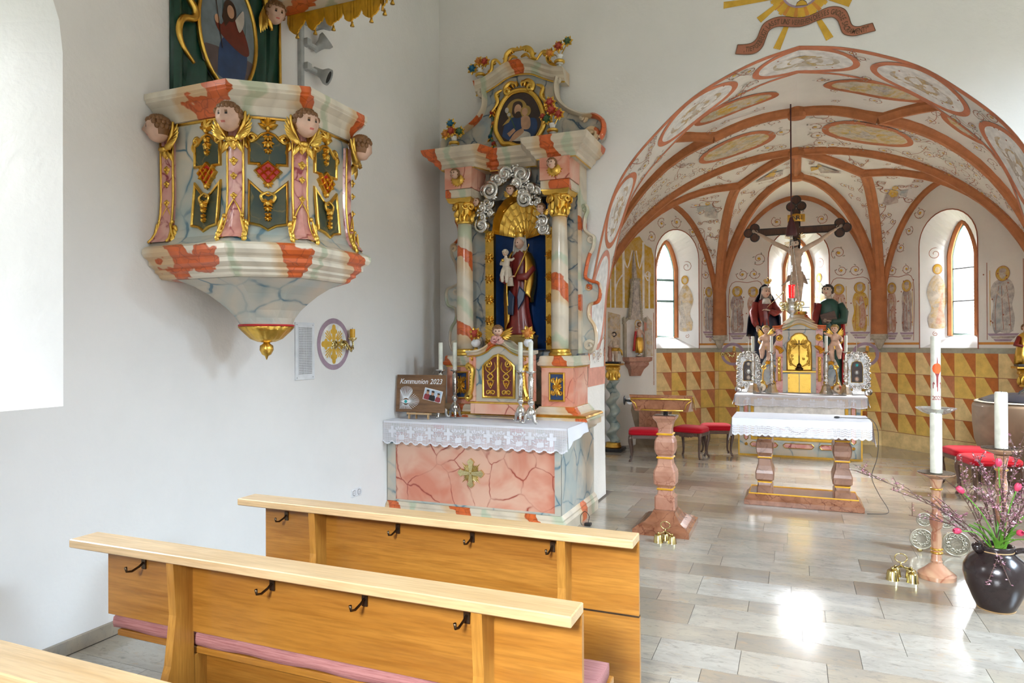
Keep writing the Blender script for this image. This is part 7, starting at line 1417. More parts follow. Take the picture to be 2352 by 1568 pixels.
# ------------------------------------------------------------------ people's altar
pa = thing('altar_table', 'red marble altar table on two square balusters in the chancel', 'table', (.08, 7.95, 0))
bxp('base', -.49, .66, 7.69, 8.22, 0, .055, 'stone_redbrown', pa, .004)
mb = MB(); mb.loft([[(-.49+o, 7.69+o, z), (.66-o, 7.69+o, z), (.66-o, 8.22-o, z), (-.49+o, 8.22-o, z)] for o, z in ((.005, .055), (.02, .07), (.045, .11), (.05, .115))]); obj('base_slope', mb, 'stone_redbrown', pa); mb = MB(); mb.tube([(-.44, 7.74, .116), (.61, 7.74, .116), (.61, 8.17, .116), (-.44, 8.17, .116), (-.44, 7.74, .116)], .008, 6); obj('gilded_line', mb, 'wax_yellow', pa)
BAL = [(.080, .116), (.078, .18), (.065, .20), (.068, .225), (.064, .24), (.092, .265), (.094, .33), (.088, .36), (.07, .41), (.062, .48), (.07, .49), (.066, .51), (.083, .55), (.088, .60), (.085, .66), (.068, .69), (.07, .71), (.064, .73), (.075, .80), (.10, .85), (.10, .875)]
for xx in (-.285, .465):
    mb = MB(); mb.loft([[(xx+a*r, 7.93+b*(r+.09), z) for a, b in ((-1, -.9), (-.9, -1), (.9, -1), (1, -.9), (1, .9), (.9, 1), (-.9, 1), (-1, .9))] for r, z in BAL]); bl_ = obj('baluster', mb, 'stone_red_shaded', pa)
    for z in (.235, .497, .705): mb = MB(); mb.loft([[(xx+a*r, 7.93+b*(r+.09), zz) for a, b in ((-1, -1), (1, -1), (1, 1), (-1, 1))] for r, zz in ((.069, z-.008), (.074, z), (.069, z+.008))]); obj('gilded_ring', mb, 'wax_yellow', bl_)
bxp('table_top', -.58, .70, 7.60, 8.22, .875, .928, 'stone_redbrown', pa, .004)
cloth('table_cloth', 'white cloth with openwork hem on the altar table in the chancel', -.60, .72, 7.58, 8.24, .932, .165, .24, 22, (.08, 7.9, .93), 'hem')
mc = thing('microphone', 'small black microphone with cable lying on the white altar table', 'microphone', (.42, 7.9, .935)); mb = MB(); mb.ell((.42, 7.85, .945), (.03, .018, .011), 10, 6); obj('capsule', mb, 'black', mc, True)
mb = MB(); mb.tube([(p.x, p.y, p.z) for p in smooth([(.44, 7.85, .945), (.52, 7.88, .94), (.62, 7.87, .94), (.74, 7.86, .93), (.80, 7.86, .80), (.79, 7.86, .55), (.74, 7.86, .35), (.80, 7.85, .18), (.88, 7.83, .04), (.86, 7.76, .005), (.74, 7.70, .005), (.68, 7.68, .005)], 6)], .004, 6); obj('cable', mb, 'cable', mc, True)
# ------------------------------------------------------------------ lectern
le = thing('lectern', 'red marble lectern with gilded rings and a wide book desk', 'lectern', (-1.10, 6.43, 0)); lx, ly = -1.10, 6.43
mb = MB(); mb.loft([[(lx+a*w_, ly+b*w_*1.25, z) for a, b in ((-1, -1), (1, -1), (1, 1), (-1, 1))] for w_, z in ((.25, 0), (.25, .05), (.235, .058), (.215, .075), (.16, .10), (.125, .135), (.10, .175), (.095, .19))]); obj('foot', mb, 'stone_redbrown', le)
mb = MB(); mb.loft([[(lx+a*r, ly+b*r, z) for a, b in ((-1, -.85), (-.85, -1), (.85, -1), (1, -.85), (1, .85), (.85, 1), (-.85, 1), (-1, .85))] for r, z in ((.092, .18), (.092, .30), (.085, .31), (.07, .325), (.065, .36), (.068, .375), (.066, .39), (.098, .42), (.102, .50), (.098, .54), (.07, .60), (.064, .655), (.07, .665), (.066, .68), (.08, .70), (.092, .74), (.09, .81), (.078, .845), (.062, .86), (.068, .88), (.062, .895), (.06, .93), (.075, .99), (.105, 1.03), (.105, 1.05))]); obj('shaft', mb, 'stone_red', le)
for z in (.373, .663, .88): mb = MB(); mb.loft([[(lx+a*r, ly+b*r, zz) for a, b in ((-1, -1), (1, -1), (1, 1), (-1, 1))] for r, zz in ((.069, z-.009), (.076, z), (.069, z+.009))]); obj('gilded_ring', mb, 'wax_yellow', le)
mb = MB(); mb.lathe([(.022, 1.05), (.022, 1.10)], 10, (lx, ly, 0)); obj('neck', mb, 'black', le)
DX = -1.115
dk_ = lambda x: [(6.27, 1.10), (6.24, 1.245), (6.26, 1.25), (6.64, 1.115), (6.62, 1.075)]
mb = MB(); A_ = [(DX+a, y_, z) for a, (y_, z) in [(-.24, p) for p in dk_(0)]]; B_ = [(DX+.24, y_, z) for y_, z in dk_(0)]; A_[1] = (DX-.285, 6.24, 1.245); B_[1] = (DX+.285, 6.24, 1.245); A_[2] = (DX-.285, 6.26, 1.25); B_[2] = (DX+.285, 6.26, 1.25); mb.loft([A_, B_]); obj('desk', mb, 'stone_redbrown', le)
mb = MB(); mb.tube([(DX-.268, 6.238, 1.215), (DX+.268, 6.238, 1.215)], .009, 6); mb.tube([(DX-.18, 6.258, 1.112), (DX+.20, 6.258, 1.112)], .008, 6); mb.tube([(DX-.275, 6.24, 1.205), (DX-.235, 6.25, 1.17), (DX-.215, 6.257, 1.12)], .006, 6); mb.tube([(DX+.275, 6.24, 1.205), (DX+.23, 6.25, 1.17), (DX+.215, 6.257, 1.12)], .006, 6); mb.tube([(DX+.285, 6.27, 1.235), (DX+.262, 6.62, 1.09)], .007, 6); obj('gilded_moulding', mb, 'gold', le, True)
mb = MB(); mb.tube([(DX-.285, 6.35, 1.18), (DX-.35, 6.35, 1.185)], .011, 8); mb.ell((DX-.355, 6.35, 1.185), (.012, .02, .045), 8, 6); obj('clamp', mb, 'black', le, True)
# ------------------------------------------------------------------ stools
def stool(label, loc, rz, w_=.46, d_=.40, carve=False):
    t = thing('stool', label, 'stool', loc, 'red velvet stools in the chancel', world=False, rz=rz); a, b = w_/2, d_/2
    mb = MB(); k = 6
    def cu(u, v):
        an = u*2*PI; ph = v*PI/2; q = lambda c: math.copysign(abs(c)**(2/k), c); r = 1-.0*v; return (a*q(math.cos(an))*math.cos(ph)**.35 if v < 1 else 0, b*q(math.sin(an))*math.cos(ph)**.35 if v < 1 else 0, .395+.035+.045*math.sin(ph))
    mb.grid(cu, 36, 8); mb.loft([[(a*math.copysign(abs(math.cos(t_))**(1/3), math.cos(t_)), b*math.copysign(abs(math.sin(t_))**(1/3), math.sin(t_)), z) for t_ in (2*PI*i/36 for i in range(36))] for z in (.388, .43)]); obj('seat', mb, 'velvet_red', t, True)
    for nm, bb in (('apron', (-a+.02, a-.02, -b+.015, -b+.04)), ('apron', (-a+.02, a-.02, b-.04, b-.015)), ('apron', (-a+.015, -a+.04, -b+.02, b-.02)), ('apron', (a-.04, a-.015, -b+.02, b-.02))): mb = MB(); mb.box(*bb, .335, .39, c=.004); obj(nm, mb, 'dark_wood', t)
    for sx in (-1, 1):
        for sy in (-1, 1):
            P = lambda o, z: (sx*(a-.035+o), sy*(b-.035+o), z); mb = MB(); mb.tube([P(0, .385), P(.008, .34), P(.012, .29), P(-.002, .20), P(-.012, .10), P(-.006, .04), P(.012, .012), P(.014, 0)], [.028, .03, .026, .02, .016, .015, .019, .016], 8); obj('cabriole_leg', mb, 'dark_wood', t, True)
    if carve:
        mb = MB(Matrix.Translation((0, -b+.012, 0)))
        for k in range(7): mb.spiral(-.09+.03*k, .345, .02, 1.2, k, 1, .008)
        obj('carved_apron', mb, 'dark_wood', t, True)
stool('red velvet stool behind the lectern, nearest the twisted column', (-2.03, 10.06, 0), .18); stool('red velvet stool with carved apron, middle of the three behind the lectern', (-1.43, 10.58, 0), -.25, carve=True); stool('red velvet stool behind lectern, right next to the high altar', (-1.10, 11.0, 0), .25)
stool('red velvet stool in front of stone font, farther from the candles', (1.93, 9.58, 0), .25, .48, .42); stool('red velvet stool in front of stone font, nearer the candles', (1.99, 8.95, 0), .2, .52, .46)
# ------------------------------------------------------------------ twisted columns with statues, niche, credence
def twisted(label, x, y, group):
    t = thing('twisted_column', label, 'column', (x, y, 0), group)
    bxp('plinth', x-.17, x+.17, y-.17, y+.17, 0, .05, 'dark_iron', t, .005); mb = MB(); mb.lathe([(.13, .05), (.135, .07), (.12, .09), (.115, .11), (.12, .125), (.10, .14)], 20, (x, y, 0)); obj('gilded_base', mb, 'gold', t, True)
    mb = MB(); rg = []
    for i in range(61):
        z = .135+1.0*i/60; a = 2*PI*4*i/60; r = .082+.0*math.sin(a); rg.append([(x+.034*math.cos(a)+r*math.cos(2*PI*j/18), y+.034*math.sin(a)+r*math.sin(2*PI*j/18), z) for j in range(18)])
    mb.loft(rg); obj('twisted_shaft', mb, 'twist_marble', t, True); mb = MB(); mb.lathe([(.085, 1.13), (.095, 1.14), (.085, 1.155), (.09, 1.25), (.12, 1.36), (.05, 1.37)], 20, (x, y, 0)); cp = obj('gilded_capital', mb, 'gold', t, True); mb = MB()
    for a in range(8):
        q = a*PI/4; k = MB(frame((x+.09*math.cos(q), y+.09*math.sin(q), 0), (-math.sin(q), math.cos(q), 0), (0, 0, 1))); k.leaf(0, 1.16, .11, .06, PI/2, .035); k.spiral(.025, 1.32, .025, 1.3, PI/2, 1, .010); k.spiral(-.025, 1.32, .025, 1.3, PI/2, -1, .010)
        o = len(mb.v); mb.v += k.v; mb.f += [[o+i for i in f] for f in k.f]; mb.mi += k.mi
    obj('acanthus', mb, 'gold', cp, 'auto', kind='stuff'); bxp('abacus', x-.15, x+.15, y-.15, y+.15, 1.37, 1.40, 'gold', t, .006); return t
twisted('green marbled twisted column with gilded capital behind the left arch pier', -2.68, 10.78, 'twisted columns in the chancel'); twisted('twisted column with gilded capital at the right picture edge', 2.83, 10.78, 'twisted columns in the chancel')
st_ = thing('scourged_christ_statue', 'small dark carved figure standing beside a pillar on the twisted column', 'statue', (-2.68, 10.78, 1.402)); x, y, z = -2.66, 10.76, 1.40
mb = MB(); mb.box(x-.12, x+.10, y-.08, y+.08, z+.002, z+.03, c=.006); obj('base', mb, 'dark_iron', st_); mb = MB(); mb.lathe([(.04, .03), (.042, .05), (.03, .07), (.042, .12), (.035, .18), (.028, .24), (.036, .26), (.036, .28), (.004, .282)], 14, (x-.06, y-.01, z)); obj('pillar', mb, 'stone_red', st_, True)
mb = MB(); mb.tube([(x+.02, y, z+.03), (x+.025, y-.01, z+.13), (x+.02, y, z+.22)], [.018, .024, .03], 8); mb.tube([(x+.05, y-.02, z+.03), (x+.05, y-.03, z+.13), (x+.035, y, z+.22)], [.018, .024, .03], 8); mb.ell((x+.025, y, z+.30), (.05, .035, .09), 12, 8); mb.ell((x+.02, y, z+.36), (.06, .035, .04), 12, 8); mb.tube([(x-.03, y, z+.37), (x-.06, y-.04, z+.29), (x-.02, y-.07, z+.27)], [.022, .018, .014], 8); mb.tube([(x+.07, y, z+.37), (x+.09, y-.03, z+.29), (x+.02, y-.07, z+.27)], [.022, .018, .014], 8); mb.ell((x+.015, y-.005, z+.41), (.018, .018, .03), 8, 5); b = obj('body', mb, 'pale_skin', st_, True); remesh(b, .007)
mb = MB(); head_mb(mb, (x+.01, y-.01, z+.465), .085, yaw=-.3, beard=True); obj('head', mb, ['pale_skin', 'dark_hair', 'flesh_lip', 'eye_white', 'eye_dark'], b, True); mb = MB(); drape(mb, [(z+.20, x+.03, y-.005, .062, .05), (z+.25, x+.028, y-.005, .056, .046)], 7, .12, 24, 4); mb.tube([(x+.08, y-.02, z+.24), (x+.13, y-.02, z+.2), (x+.14, y-.02, z+.13)], [.02, .018, .01], 8); obj('gilded_loincloth', mb, 'gold', st_, True)
fs2 = thing('gilded_saint_statue', 'gilded saint figure half out of frame on the right twisted column', 'statue', (2.83, 10.78, 1.402)); x, y, z = 2.80, 10.76, 1.402; mb = MB(); drape(mb, [(z+.03, x, y, .12, .09), (z+.15, x-.01, y, .10, .08), (z+.3, x, y, .09, .07), (z+.40, x, y, .08, .06), (z+.44, x, y, .035, .03)], 8, .1, 36, 6); obj('gilded_robe', mb, 'gold', fs2, True); mb = MB(); mb.box(x-.1, x+.1, y-.09, y+.09, z, z+.03); obj('base', mb, 'dark_iron', fs2); mb = MB(); head_mb(mb, (x, y-.01, z+.50), .11); obj('head', mb, HEADM, fs2, True); mb = MB(); mb.tube([(x-.07, y-.02, z+.38), (x-.12, y-.06, z+.28), (x-.05, y-.10, z+.26)], [.03, .03, .02], 8); obj('red_sleeve', mb, 'red_robe', fs2, True)
PLw = APSE['left']; wl = APSE['left_o']; FW = frame(PLw(0, 0), V(PLw(1, 0))-V(PLw(0, 0)), (0, 0, 1))   # the oblique left wall: x along it, -y into the room
q = Paint(PLw, lift=.002); mt_ = ['fresco_yellow', 'paint_white', 'fresco_grey', 'fresco_saints', 'paint_line', 'fresco_rust']
q.fill([(.28, 2.32), (1.25, 2.32), (1.25, 3.2), (1.2, 3.36), (1.08, 3.4), (.95, 3.55), (.28, 3.3)], 0, 3)
for a, b, w_ in ((.45, 3.1, .03), (.62, 3.4, .045), (1.03, 3.45, .045), (1.15, 2.95, .03), (.36, 2.8, .025)): q.line([(a, 2.32), (a, b)], w_, 1)
for pts in ([(.62, 2.9), (.5, 2.75), (.45, 2.6)], [(1.03, 2.95), (1.12, 2.8), (1.18, 2.9)], [(.62, 3.2), (.7, 3.0), (.8, 3.3)], [(1.03, 3.3), (.95, 3.0), (.88, 3.3)]): q.line([(p.x, p.y) for p in smooth(pts, 4)], .025, 1)
q.scroll(1.12, 2.9, .06, 0, 1, 1.2, .016, 1); q.fill([(.30, 1.55), (.55, 1.55), (.55, 2.2), (.3, 2.25)], 3, 2); q.fill([(1.06, 1.5), (1.22, 1.5), (1.2, 2.1), (1.1, 2.2), (1.05, 2.1)], 3, 2); q.line([(1.24, 1.0), (1.24, 2.25)], .02, 5)
q.build('painted_tower', mt_, wl)
nh = thing('sacrament_niche', 'stone wall niche with crocketed spire and moulded console on the left chancel wall', 'niche', PLw(.83, 1.15)); mb = MB(FW)
for a, b, w_ in ((.60, .635, .05), (.645, .66, .03), (1.02, 1.055, .05), (1.0, 1.012, .03)): mb.box(a, b, -w_, .0, 1.49, 2.06)
mb.bar([(p.x, p.y) for p in smooth([(.60, 2.04), (.66, 2.12), (.76, 2.17), (.83, 2.24), (.90, 2.17), (1.0, 2.12), (1.055, 2.04)], 4)], .05, .05); obj('niche_frame', mb, 'corbel_stone', nh)
mb = MB(FW); mb.box(.66, 1.0, -.012, 0, 1.49, 2.12); obj('niche_back', mb, 'white_paint', nh)
mb = MB(FW); mb.loft([[(.83-w_, 0, z), (.83-w_*.7, -d, z), (.83+w_*.7, -d, z), (.83+w_, 0, z)] for w_, d, z in ((.20, .05, 2.12), (.13, .06, 2.2), (.10, .07, 2.35), (.075, .07, 2.6), (.07, .07, 2.72), (.085, .08, 2.74), (.08, .08, 2.80), (.045, .05, 2.83), (.03, .035, 3.05), (.008, .01, 3.3))]); obj('spire', mb, 'fresco_grey', nh)
mb = MB(FW)
for k in range(16):
    z = 2.15+.04*k
    for sg in (-1, 1): mb.ell((.83+sg*(.13-.004*k), -.05, z), (.03, .025, .024), 6, 4)
for k in range(5): mb.box(.75+.035*k, .772+.035*k, -.09, -.05, 2.78, 2.82)
for a in (.60, 1.05): mb.ell((a, -.035, 2.12), (.03, .03, .05), 8, 5)
obj('crocket', mb, 'corbel_stone', nh, kind='stuff')
mb = MB(FW); mb.loft([[(.83-w_, 0, z), (.83-w_, -d, z), (.83+w_, -d, z), (.83+w_, 0, z)] for w_, d, z in ((.10, .05, 1.17), (.11, .06, 1.20), (.13, .10, 1.28), (.18, .14, 1.34), (.20, .15, 1.37), (.19, .15, 1.40), (.235, .19, 1.43), (.24, .19, 1.48), (.24, .19, 1.49))]); obj('console', mb, 'stone_red', nh)
rc_ = thing('risen_christ_statue', 'gilded figure with red cloak and banner standing in the wall niche', 'statue', FW @ V((.86, -.10, 1.492))); mb = MB(FW); x, y, z = .86, -.10, 1.492
drape(mb, [(z+.07, x, y, .055, .045), (z+.15, x, y, .075, .05), (z+.25, x-.005, y, .08, .055), (z+.33, x-.005, y, .07, .05)], 7, .12, 32, 5); obj('gilded_robe', mb, 'gold', rc_, True)
mb = MB(FW); mb.ell((x, y, z+.02), (.075, .05, .02), 12, 6); mb.ell((x+.02, y-.02, z+.05), (.05, .045, .028), 10, 6); obj('silver_cloud_base', mb, 'silver', rc_, True)
mb = MB(FW); mb.ell((x, y, z+.40), (.05, .035, .085), 12, 8); mb.tube([(x-.04, y, z+.45), (x-.085, y-.02, z+.44), (x-.09, y-.02, z+.53)], [.02, .018, .012], 8); mb.tube([(x+.04, y, z+.45), (x+.07, y-.03, z+.38), (x+.05, y-.07, z+.36)], [.02, .018, .012], 8); mb.ell((x, y, z+.49), (.018, .018, .025), 8, 5); b = obj('body', mb, 'skin', rc_, True); remesh(b, .007)
mb = MB(FW); head_mb(mb, (x+.0, y-.01, z+.545), .085, beard=True); obj('head', mb, HEADM, b, True); mb = MB(FW); mb.grid(lambda u, v: (x-.05-.05*v+.03*math.sin(u*6), y+.03-.05*u, z+.46-.36*v), 8, 8); o = obj('red_cloak', mb, 'red_bright', rc_, True, fix=False); o.modifiers.new('t', 'SOLIDIFY').thickness = .01
mb = MB(FW); mb.tube([(x+.06, y-.07, z+.10), (x+.06, y-.07, z+.60)], .005, 6); mb.grid(lambda u, v: (x+.06+.05*u, y-.07+.01*math.sin(u*7), z+.58-.14*v), 6, 4); obj('banner', mb, 'paint_pinkred', rc_, fix=False)
mb = MB(FW); mb.bar(ellipse(x, z+.56, .062, .062, 20), .012, .006, True, y=y+.03); obj('halo', mb, 'gold', rc_)
cd_ = thing('credence_table', 'bulging brown marbled side table with white lace cloth behind the lectern', 'side table', (-2.12, 10.95, 0)); x, y = -2.10, 11.0
mb = MB(); mb.loft([[(x-w_, y-d, z), (x+w_, y-d, z), (x+w_, y+.18, z), (x-w_, y+.18, z)] for w_, d, z in ((.30, .16, 0), (.30, .16, .06), (.24, .12, .10), (.23, .11, .30), (.27, .15, .50), (.30, .18, .65), (.28, .17, .76), (.32, .2, .80))]); obj('carcass', mb, 'stone_font', cd_, 'auto'); mb = MB(); mb.box(x-.17, x+.17, y-.185, y-.15, .34, .66); obj('front_panel', mb, 'stone_redbrown', cd_); bxp('table_top', x-.34, x+.34, y-.22, y+.18, .80, .835, 'stone_redbrown', cd_, .005)
mb = MB(); mb.box(x-.35, x+.20, y-.225, y+.17, .836, .842); mb.grid(lambda u, v: (x-.35+.55*u, y-.228, .84-(.07+.02*abs(math.sin(u*20)))*v), 40, 2); obj('lace_cloth', mb, 'linen', cd_)
# ------------------------------------------------------------------ font
fo_ = thing('baptismal_font', 'round brown stone font with dark metal lid at the right', 'font', (2.6, 10.05, 0)); x, y = 2.6, 10.05
mb = MB(); mb.lathe([(.32, 0), (.33, .05), (.26, .09), (.24, .16)], 32, (x, y, 0)); obj('foot', mb, 'stone_font', fo_, 'auto'); mb = MB(); mb.lathe([(.24, .16), (.36, .22), (.45, .34), (.51, .52), (.53, .72), (.535, .93), (.525, .96), (.49, .985), (.1, .985)], 40, (x, y, 0)); obj('bowl', mb, 'stone_font', fo_, 'auto')
mb = MB(); mb.lathe([(.505, .986), (.515, .99), (.495, 1.0), (.3, .995)], 40, (x, y, 0)); obj('worn_rim', mb, 'corbel_stone', fo_); mb = MB(); mb.lathe([(.45, .995), (.46, 1.01), (.44, 1.02), (.34, 1.065), (.2, 1.09), (.03, 1.10)], 40, (x, y, 0)); ld_ = obj('lid', mb, 'dark_iron', fo_, True); mb = MB(); mb.tube([(p.x, p.y, p.z) for p in smooth([(x-.10, y-.15, 1.08), (x-.07, y-.15, 1.13), (x+.0, y-.15, 1.145), (x+.07, y-.15, 1.13), (x+.10, y-.15, 1.08)], 4)], .010, 6); obj('handle', mb, 'black', ld_, True)
# ------------------------------------------------------------------ candles at the right
def stone_stand(label, x, y, h, candle, oct_=8):
    t = thing('candle_stand', label, 'candle stand', (x, y, 0), 'red marble candle stands'); k = (h-.11)/.64
    mb = MB(); mb.lathe([(.122, 0), (.124, .03), (.105, .045), (.085, .06), (.07, .075), (.055, .09), (.045, .10)], 24, (x, y, 0)); obj('foot', mb, 'stone_candle', t, 'auto')
    mb = MB(); mb.lathe([(r, .10+z*k) for r, z in ((.045, 0), (.036, .01), (.040, .025), (.034, .035), (.036, .06), (.030, .07), (.032, .10), (.036, .17), (.034, .22), (.026, .245), (.038, .27), (.046, .31), (.044, .345), (.03, .37), (.026, .40), (.036, .43), (.038, .47), (.03, .50), (.032, .53), (.04, .55), (.03, .555), (.036, .575), (.04, .60), (.048, .62))], oct_, (x, y, 0)); obj('shaft', mb, 'stone_candle', t, 'auto')
    for z in (.085, .11, .545): mb = MB(); mb.lathe([(.037, -.007), (.043, 0), (.037, .007)], 16, (x, y, .10+z*k)); obj('gilded_ring', mb, 'gold', t, True)
    mb = MB(); mb.lathe([(.045, h-.03), (.07, h-.02), (.115, h), (.122, h+.006), (.118, h+.010), (.01, h+.004)], 24, (x, y, 0)); pn = obj('dish', mb, 'stone_candle', t, 'auto'); mb = MB(); mb.lathe([(.112, .006), (.12, .014), (.108, .014), (.08, .009), (.01, .008)], 48, (x, y, h), fl=(24, .03)); obj('brass_drip_pan', mb, 'bronze_dark', pn, True)
    mb = MB(); mb.lathe([(.004, h+.012), (.0395, h+.012), (.039, h+candle-.01), (.035, h+candle), (.004, h+candle-.008)], 24, (x, y, 0)); cd = obj('candle', mb, 'wax_white', t, 'auto'); mb = MB(); mb.tube([(x, y, h+candle-.01), (x+.002, y, h+candle+.006)], .002, 5); obj('wick', mb, 'black', cd)
stone_stand('red marble candle stand with thick white candle in front of paschal candle', .965, 5.80, .755, .445); stone_stand('red marble candle stand with white candle behind flowers in front of the font', 1.345, 5.72, .965, .405)
ps = thing('paschal_candle', 'tall white paschal candle with red cross and year on silver stand', 'candle', (1.09, 6.46, 0)); x, y = 1.075, 6.46
for k, (dx, dz, r) in enumerate(((-.11, .11, .085), (.13, .10, .10), (-.09, .27, .055), (.06, .28, .06))):
    mb = MB(FY(y-.02*(k % 2))); mb.prism(ellipse(x+dx, dz, r, r, 28), -.012, .0); ds_ = obj('chased_disc', mb, 'grey_brass', ps); mb = MB(FY(y-.02*(k % 2)-.012)); mb.bar(ellipse(x+dx, dz, r*.95, r*.95, 28), .012, .008, True)
    for j in range(12): a = j*PI/6; mb.spiral(x+dx+r*.6*math.cos(a), dz+r*.6*math.sin(a), r*.16, 1.2, a, 1, r*.06)
    obj('chasing', mb, 'grey_brass', ds_, True, kind='stuff')
for dx in (-.12, .13): mb = MB(); mb.ell((x+dx, y, .018), (.022, .022, .018), 10, 6); obj('ball_foot', mb, 'brass', ps, True)
mb = MB(); mb.tube([(x-.0, y+.14, .0), (x, y+.1, .06), (x, y+.02, .2)], .018, 8); obj('rear_leg', mb, 'brass', ps, True)
mb = MB(); mb.lathe([(.03, .0), (.045, .1), (.03, .2), (.035, .3), (.02, .35), (.03, .42), (.018, .5), (.028, .58), (.02, .65), (.03, .72), (.02, .8), (.036, .86), (.02, .92), (.03, 1.0), (.02, 1.07), (.03, 1.13)], 14, (x, y, 0)); obj('stem', mb, 'pale_gold', ps, True)
mb = MB(); mb.lathe([(.02, 1.125), (.06, 1.135), (.10, 1.15), (.14, 1.18), (.145, 1.187), (.13, 1.177), (.09, 1.155), (.03, 1.145)], 48, (x, y, 0), fl=(24, .025)); obj('glass_drip_pan', mb, 'clear_glass', ps, True)
mb = MB(); mb.lathe([(.004, 1.145), (.036, 1.145), (.036, 1.76), (.033, 1.77), (.004, 1.765)], 24, (x, y, 0)); pc = obj('candle', mb, 'wax_white', ps, 'auto'); mb = MB()
cyl = lambda a, z, o=.0365: (x+o*math.sin(a), y-o*math.cos(a), z); pw = lambda pts, m: mb.add([cyl(a, z, .0368+.0003*m) for a, z in pts], [tuple(t) for t in tessellate_polygon([[V((a, z/.036, 0)) for a, z in pts]])], m)
A0 = .18
N_ = 14
for i in range(N_):
    a0, a1 = -1.05+2.1*i/N_, -1.05+2.1*(i+1)/N_; h0, h1 = .042*math.sqrt(max(0, 1-(a0/1.05)**2)), .042*math.sqrt(max(0, 1-(a1/1.05)**2)); pw([(A0+a0, 1.507-h0), (A0+a1, 1.507-h1), (A0+a1, 1.507+h1), (A0+a0, 1.507+h0)], 1)
pw([(A0-.16, 1.36), (A0+.10, 1.34), (A0+.20, 1.44), (A0+.55, 1.475), (A0+.5, 1.49), (A0+.1, 1.47), (A0-.1, 1.47), (A0-.5, 1.49), (A0-.55, 1.475), (A0-.22, 1.44)], 0); pw([(A0-.05, 1.315), (A0+.12, 1.325), (A0+.12, 1.36), (A0-.05, 1.36)], 0)
for sg in (-1, 1): pw([(A0+sg*.2, 1.440), (A0+sg*.2, 1.446), (A0+sg*1.1, 1.452), (A0+sg*1.35, 1.443), (A0+sg*1.1, 1.434)], 0)
pw([(A0-.14, 1.545), (A0+.14, 1.545), (A0+.03, 1.60), (A0-.03, 1.60)], 0); pw([(A0-.22, 1.478), (A0+.22, 1.478), (A0+.1, 1.505), (A0-.1, 1.505)], 0)
for sg in (-1, 1): pw([(A0+sg*.75, 1.345), (A0+sg*.9, 1.345), (A0+sg*.95, 1.385), (A0+sg*.75, 1.40), (A0+sg*.5, 1.385), (A0+sg*.55, 1.375), (A0+sg*.75, 1.385)], 0)
obj('painted_cross', mb, ['candle_print', 'candle_orange'], pc, fix=False); mb = MB(); text_mb(mb, '2023', lambda i: Matrix.Translation((0, 0, 0)), .001) if 0 else None
for i, ch in enumerate('2023'):
    a = A0-.80+.52*i; text_mb(mb, ch, lambda j, a=a: Matrix.Translation(cyl(a, 1.252, .0375)) @ Matrix.Rotation(a, 4, 'Z') @ Matrix.Rotation(PI/2, 4, 'X'), .048)
obj('year', mb, 'candle_print', pc, fix=False)
# ------------------------------------------------------------------ altar bells
def bells(label, x, y, spots, ring_z, group='brass hand bells on the floor'):
    t = thing('hand_bells', label, 'bells', (x, y, 0), group)
    for dx, dy, s_ in spots:
        mb = MB(); mb.lathe([(.004, 0), (.036*s_, 0), (.034*s_, .006), (.029*s_, .05*s_), (.024*s_, .056*s_), (.004, .058*s_)], 18, (x+dx, y+dy, 0)); b = obj('bell', mb, 'brass', t, 'auto'); mb = MB(); mb.ell((x+dx, y+dy, .066*s_), .009*s_, 8, 6); mb.tube([(x+dx, y+dy, .06*s_), (x+dx*.5, y+dy*.5, .08), (x, y, .095)], .005, 6); obj('bell_arm', mb, 'brass', b, True)
    mb = MB(); mb.tube([(x+.04*math.cos(a), y, ring_z+.032*math.sin(a)) for a in (2*PI*i/20 for i in range(21))], .0045, 6); mb.tube([(x, y, .08), (x, y, ring_z-.03)], .006, 6); obj('handle_ring', mb, 'brass', t, True)
bells('cluster of four brass bells with ring handle beside the candle stand', .72, 5.68, [(-.06, -.05, 1.25), (.065, -.06, 1.15), (-.03, .05, 1.1), (.07, .04, 1.1)], .15)
bells('pair of brass bells with ring handle before the lectern foot', -1.03, 5.98, [(-.055, -.03, 1.2), (.06, -.02, 1.1), (-.01, .06, 1.)], .145)
# ------------------------------------------------------------------ jug with branches
jg = thing('flower_jug', 'dark brown glazed jug with one handle standing on the floor', 'jug', (1.205, 5.27, 0)); x, y = 1.205, 5.27
mb = MB(); mb.lathe([(.10, .004), (.105, .008), (.13, .06), (.165, .15), (.182, .22), (.178, .27), (.15, .325), (.115, .355), (.10, .37), (.098, .39), (.105, .41), (.095, .412), (.088, .39), (.088, .37), (.02, .36)], 36, (x, y, 0)); obj('body', mb, 'jug_glaze', jg, True)
mb = MB(); mb.lathe([(.02, 0), (.102, 0), (.107, .006), (.10, .01)], 36, (x, y, 0)); obj('clay_foot', mb, 'clay_edge', jg); mb = MB(); mb.lathe([(.099, .372), (.101, .376), (.099, .38)], 36, (x, y, 0)); obj('rim_line', mb, 'clay_edge', jg)
mb = MB(); mb.tube([(p.x, p.y, p.z) for p in smooth([(x+.10, y, .375), (x+.16, y+.01, .385), (x+.205, y+.01, .33), (x+.20, y, .26), (x+.175, y, .20)], 5)], [.018]*21, 8); obj('handle', mb, 'jug_glaze', jg, True); mb = MB(); mb.tube([(x-.08, y-.03, .37), (x-.115, y-.045, .40), (x-.13, y-.05, .415)], [.035, .03, .018], 8); obj('spout', mb, 'jug_glaze', jg, True)
rb = random.Random(11)
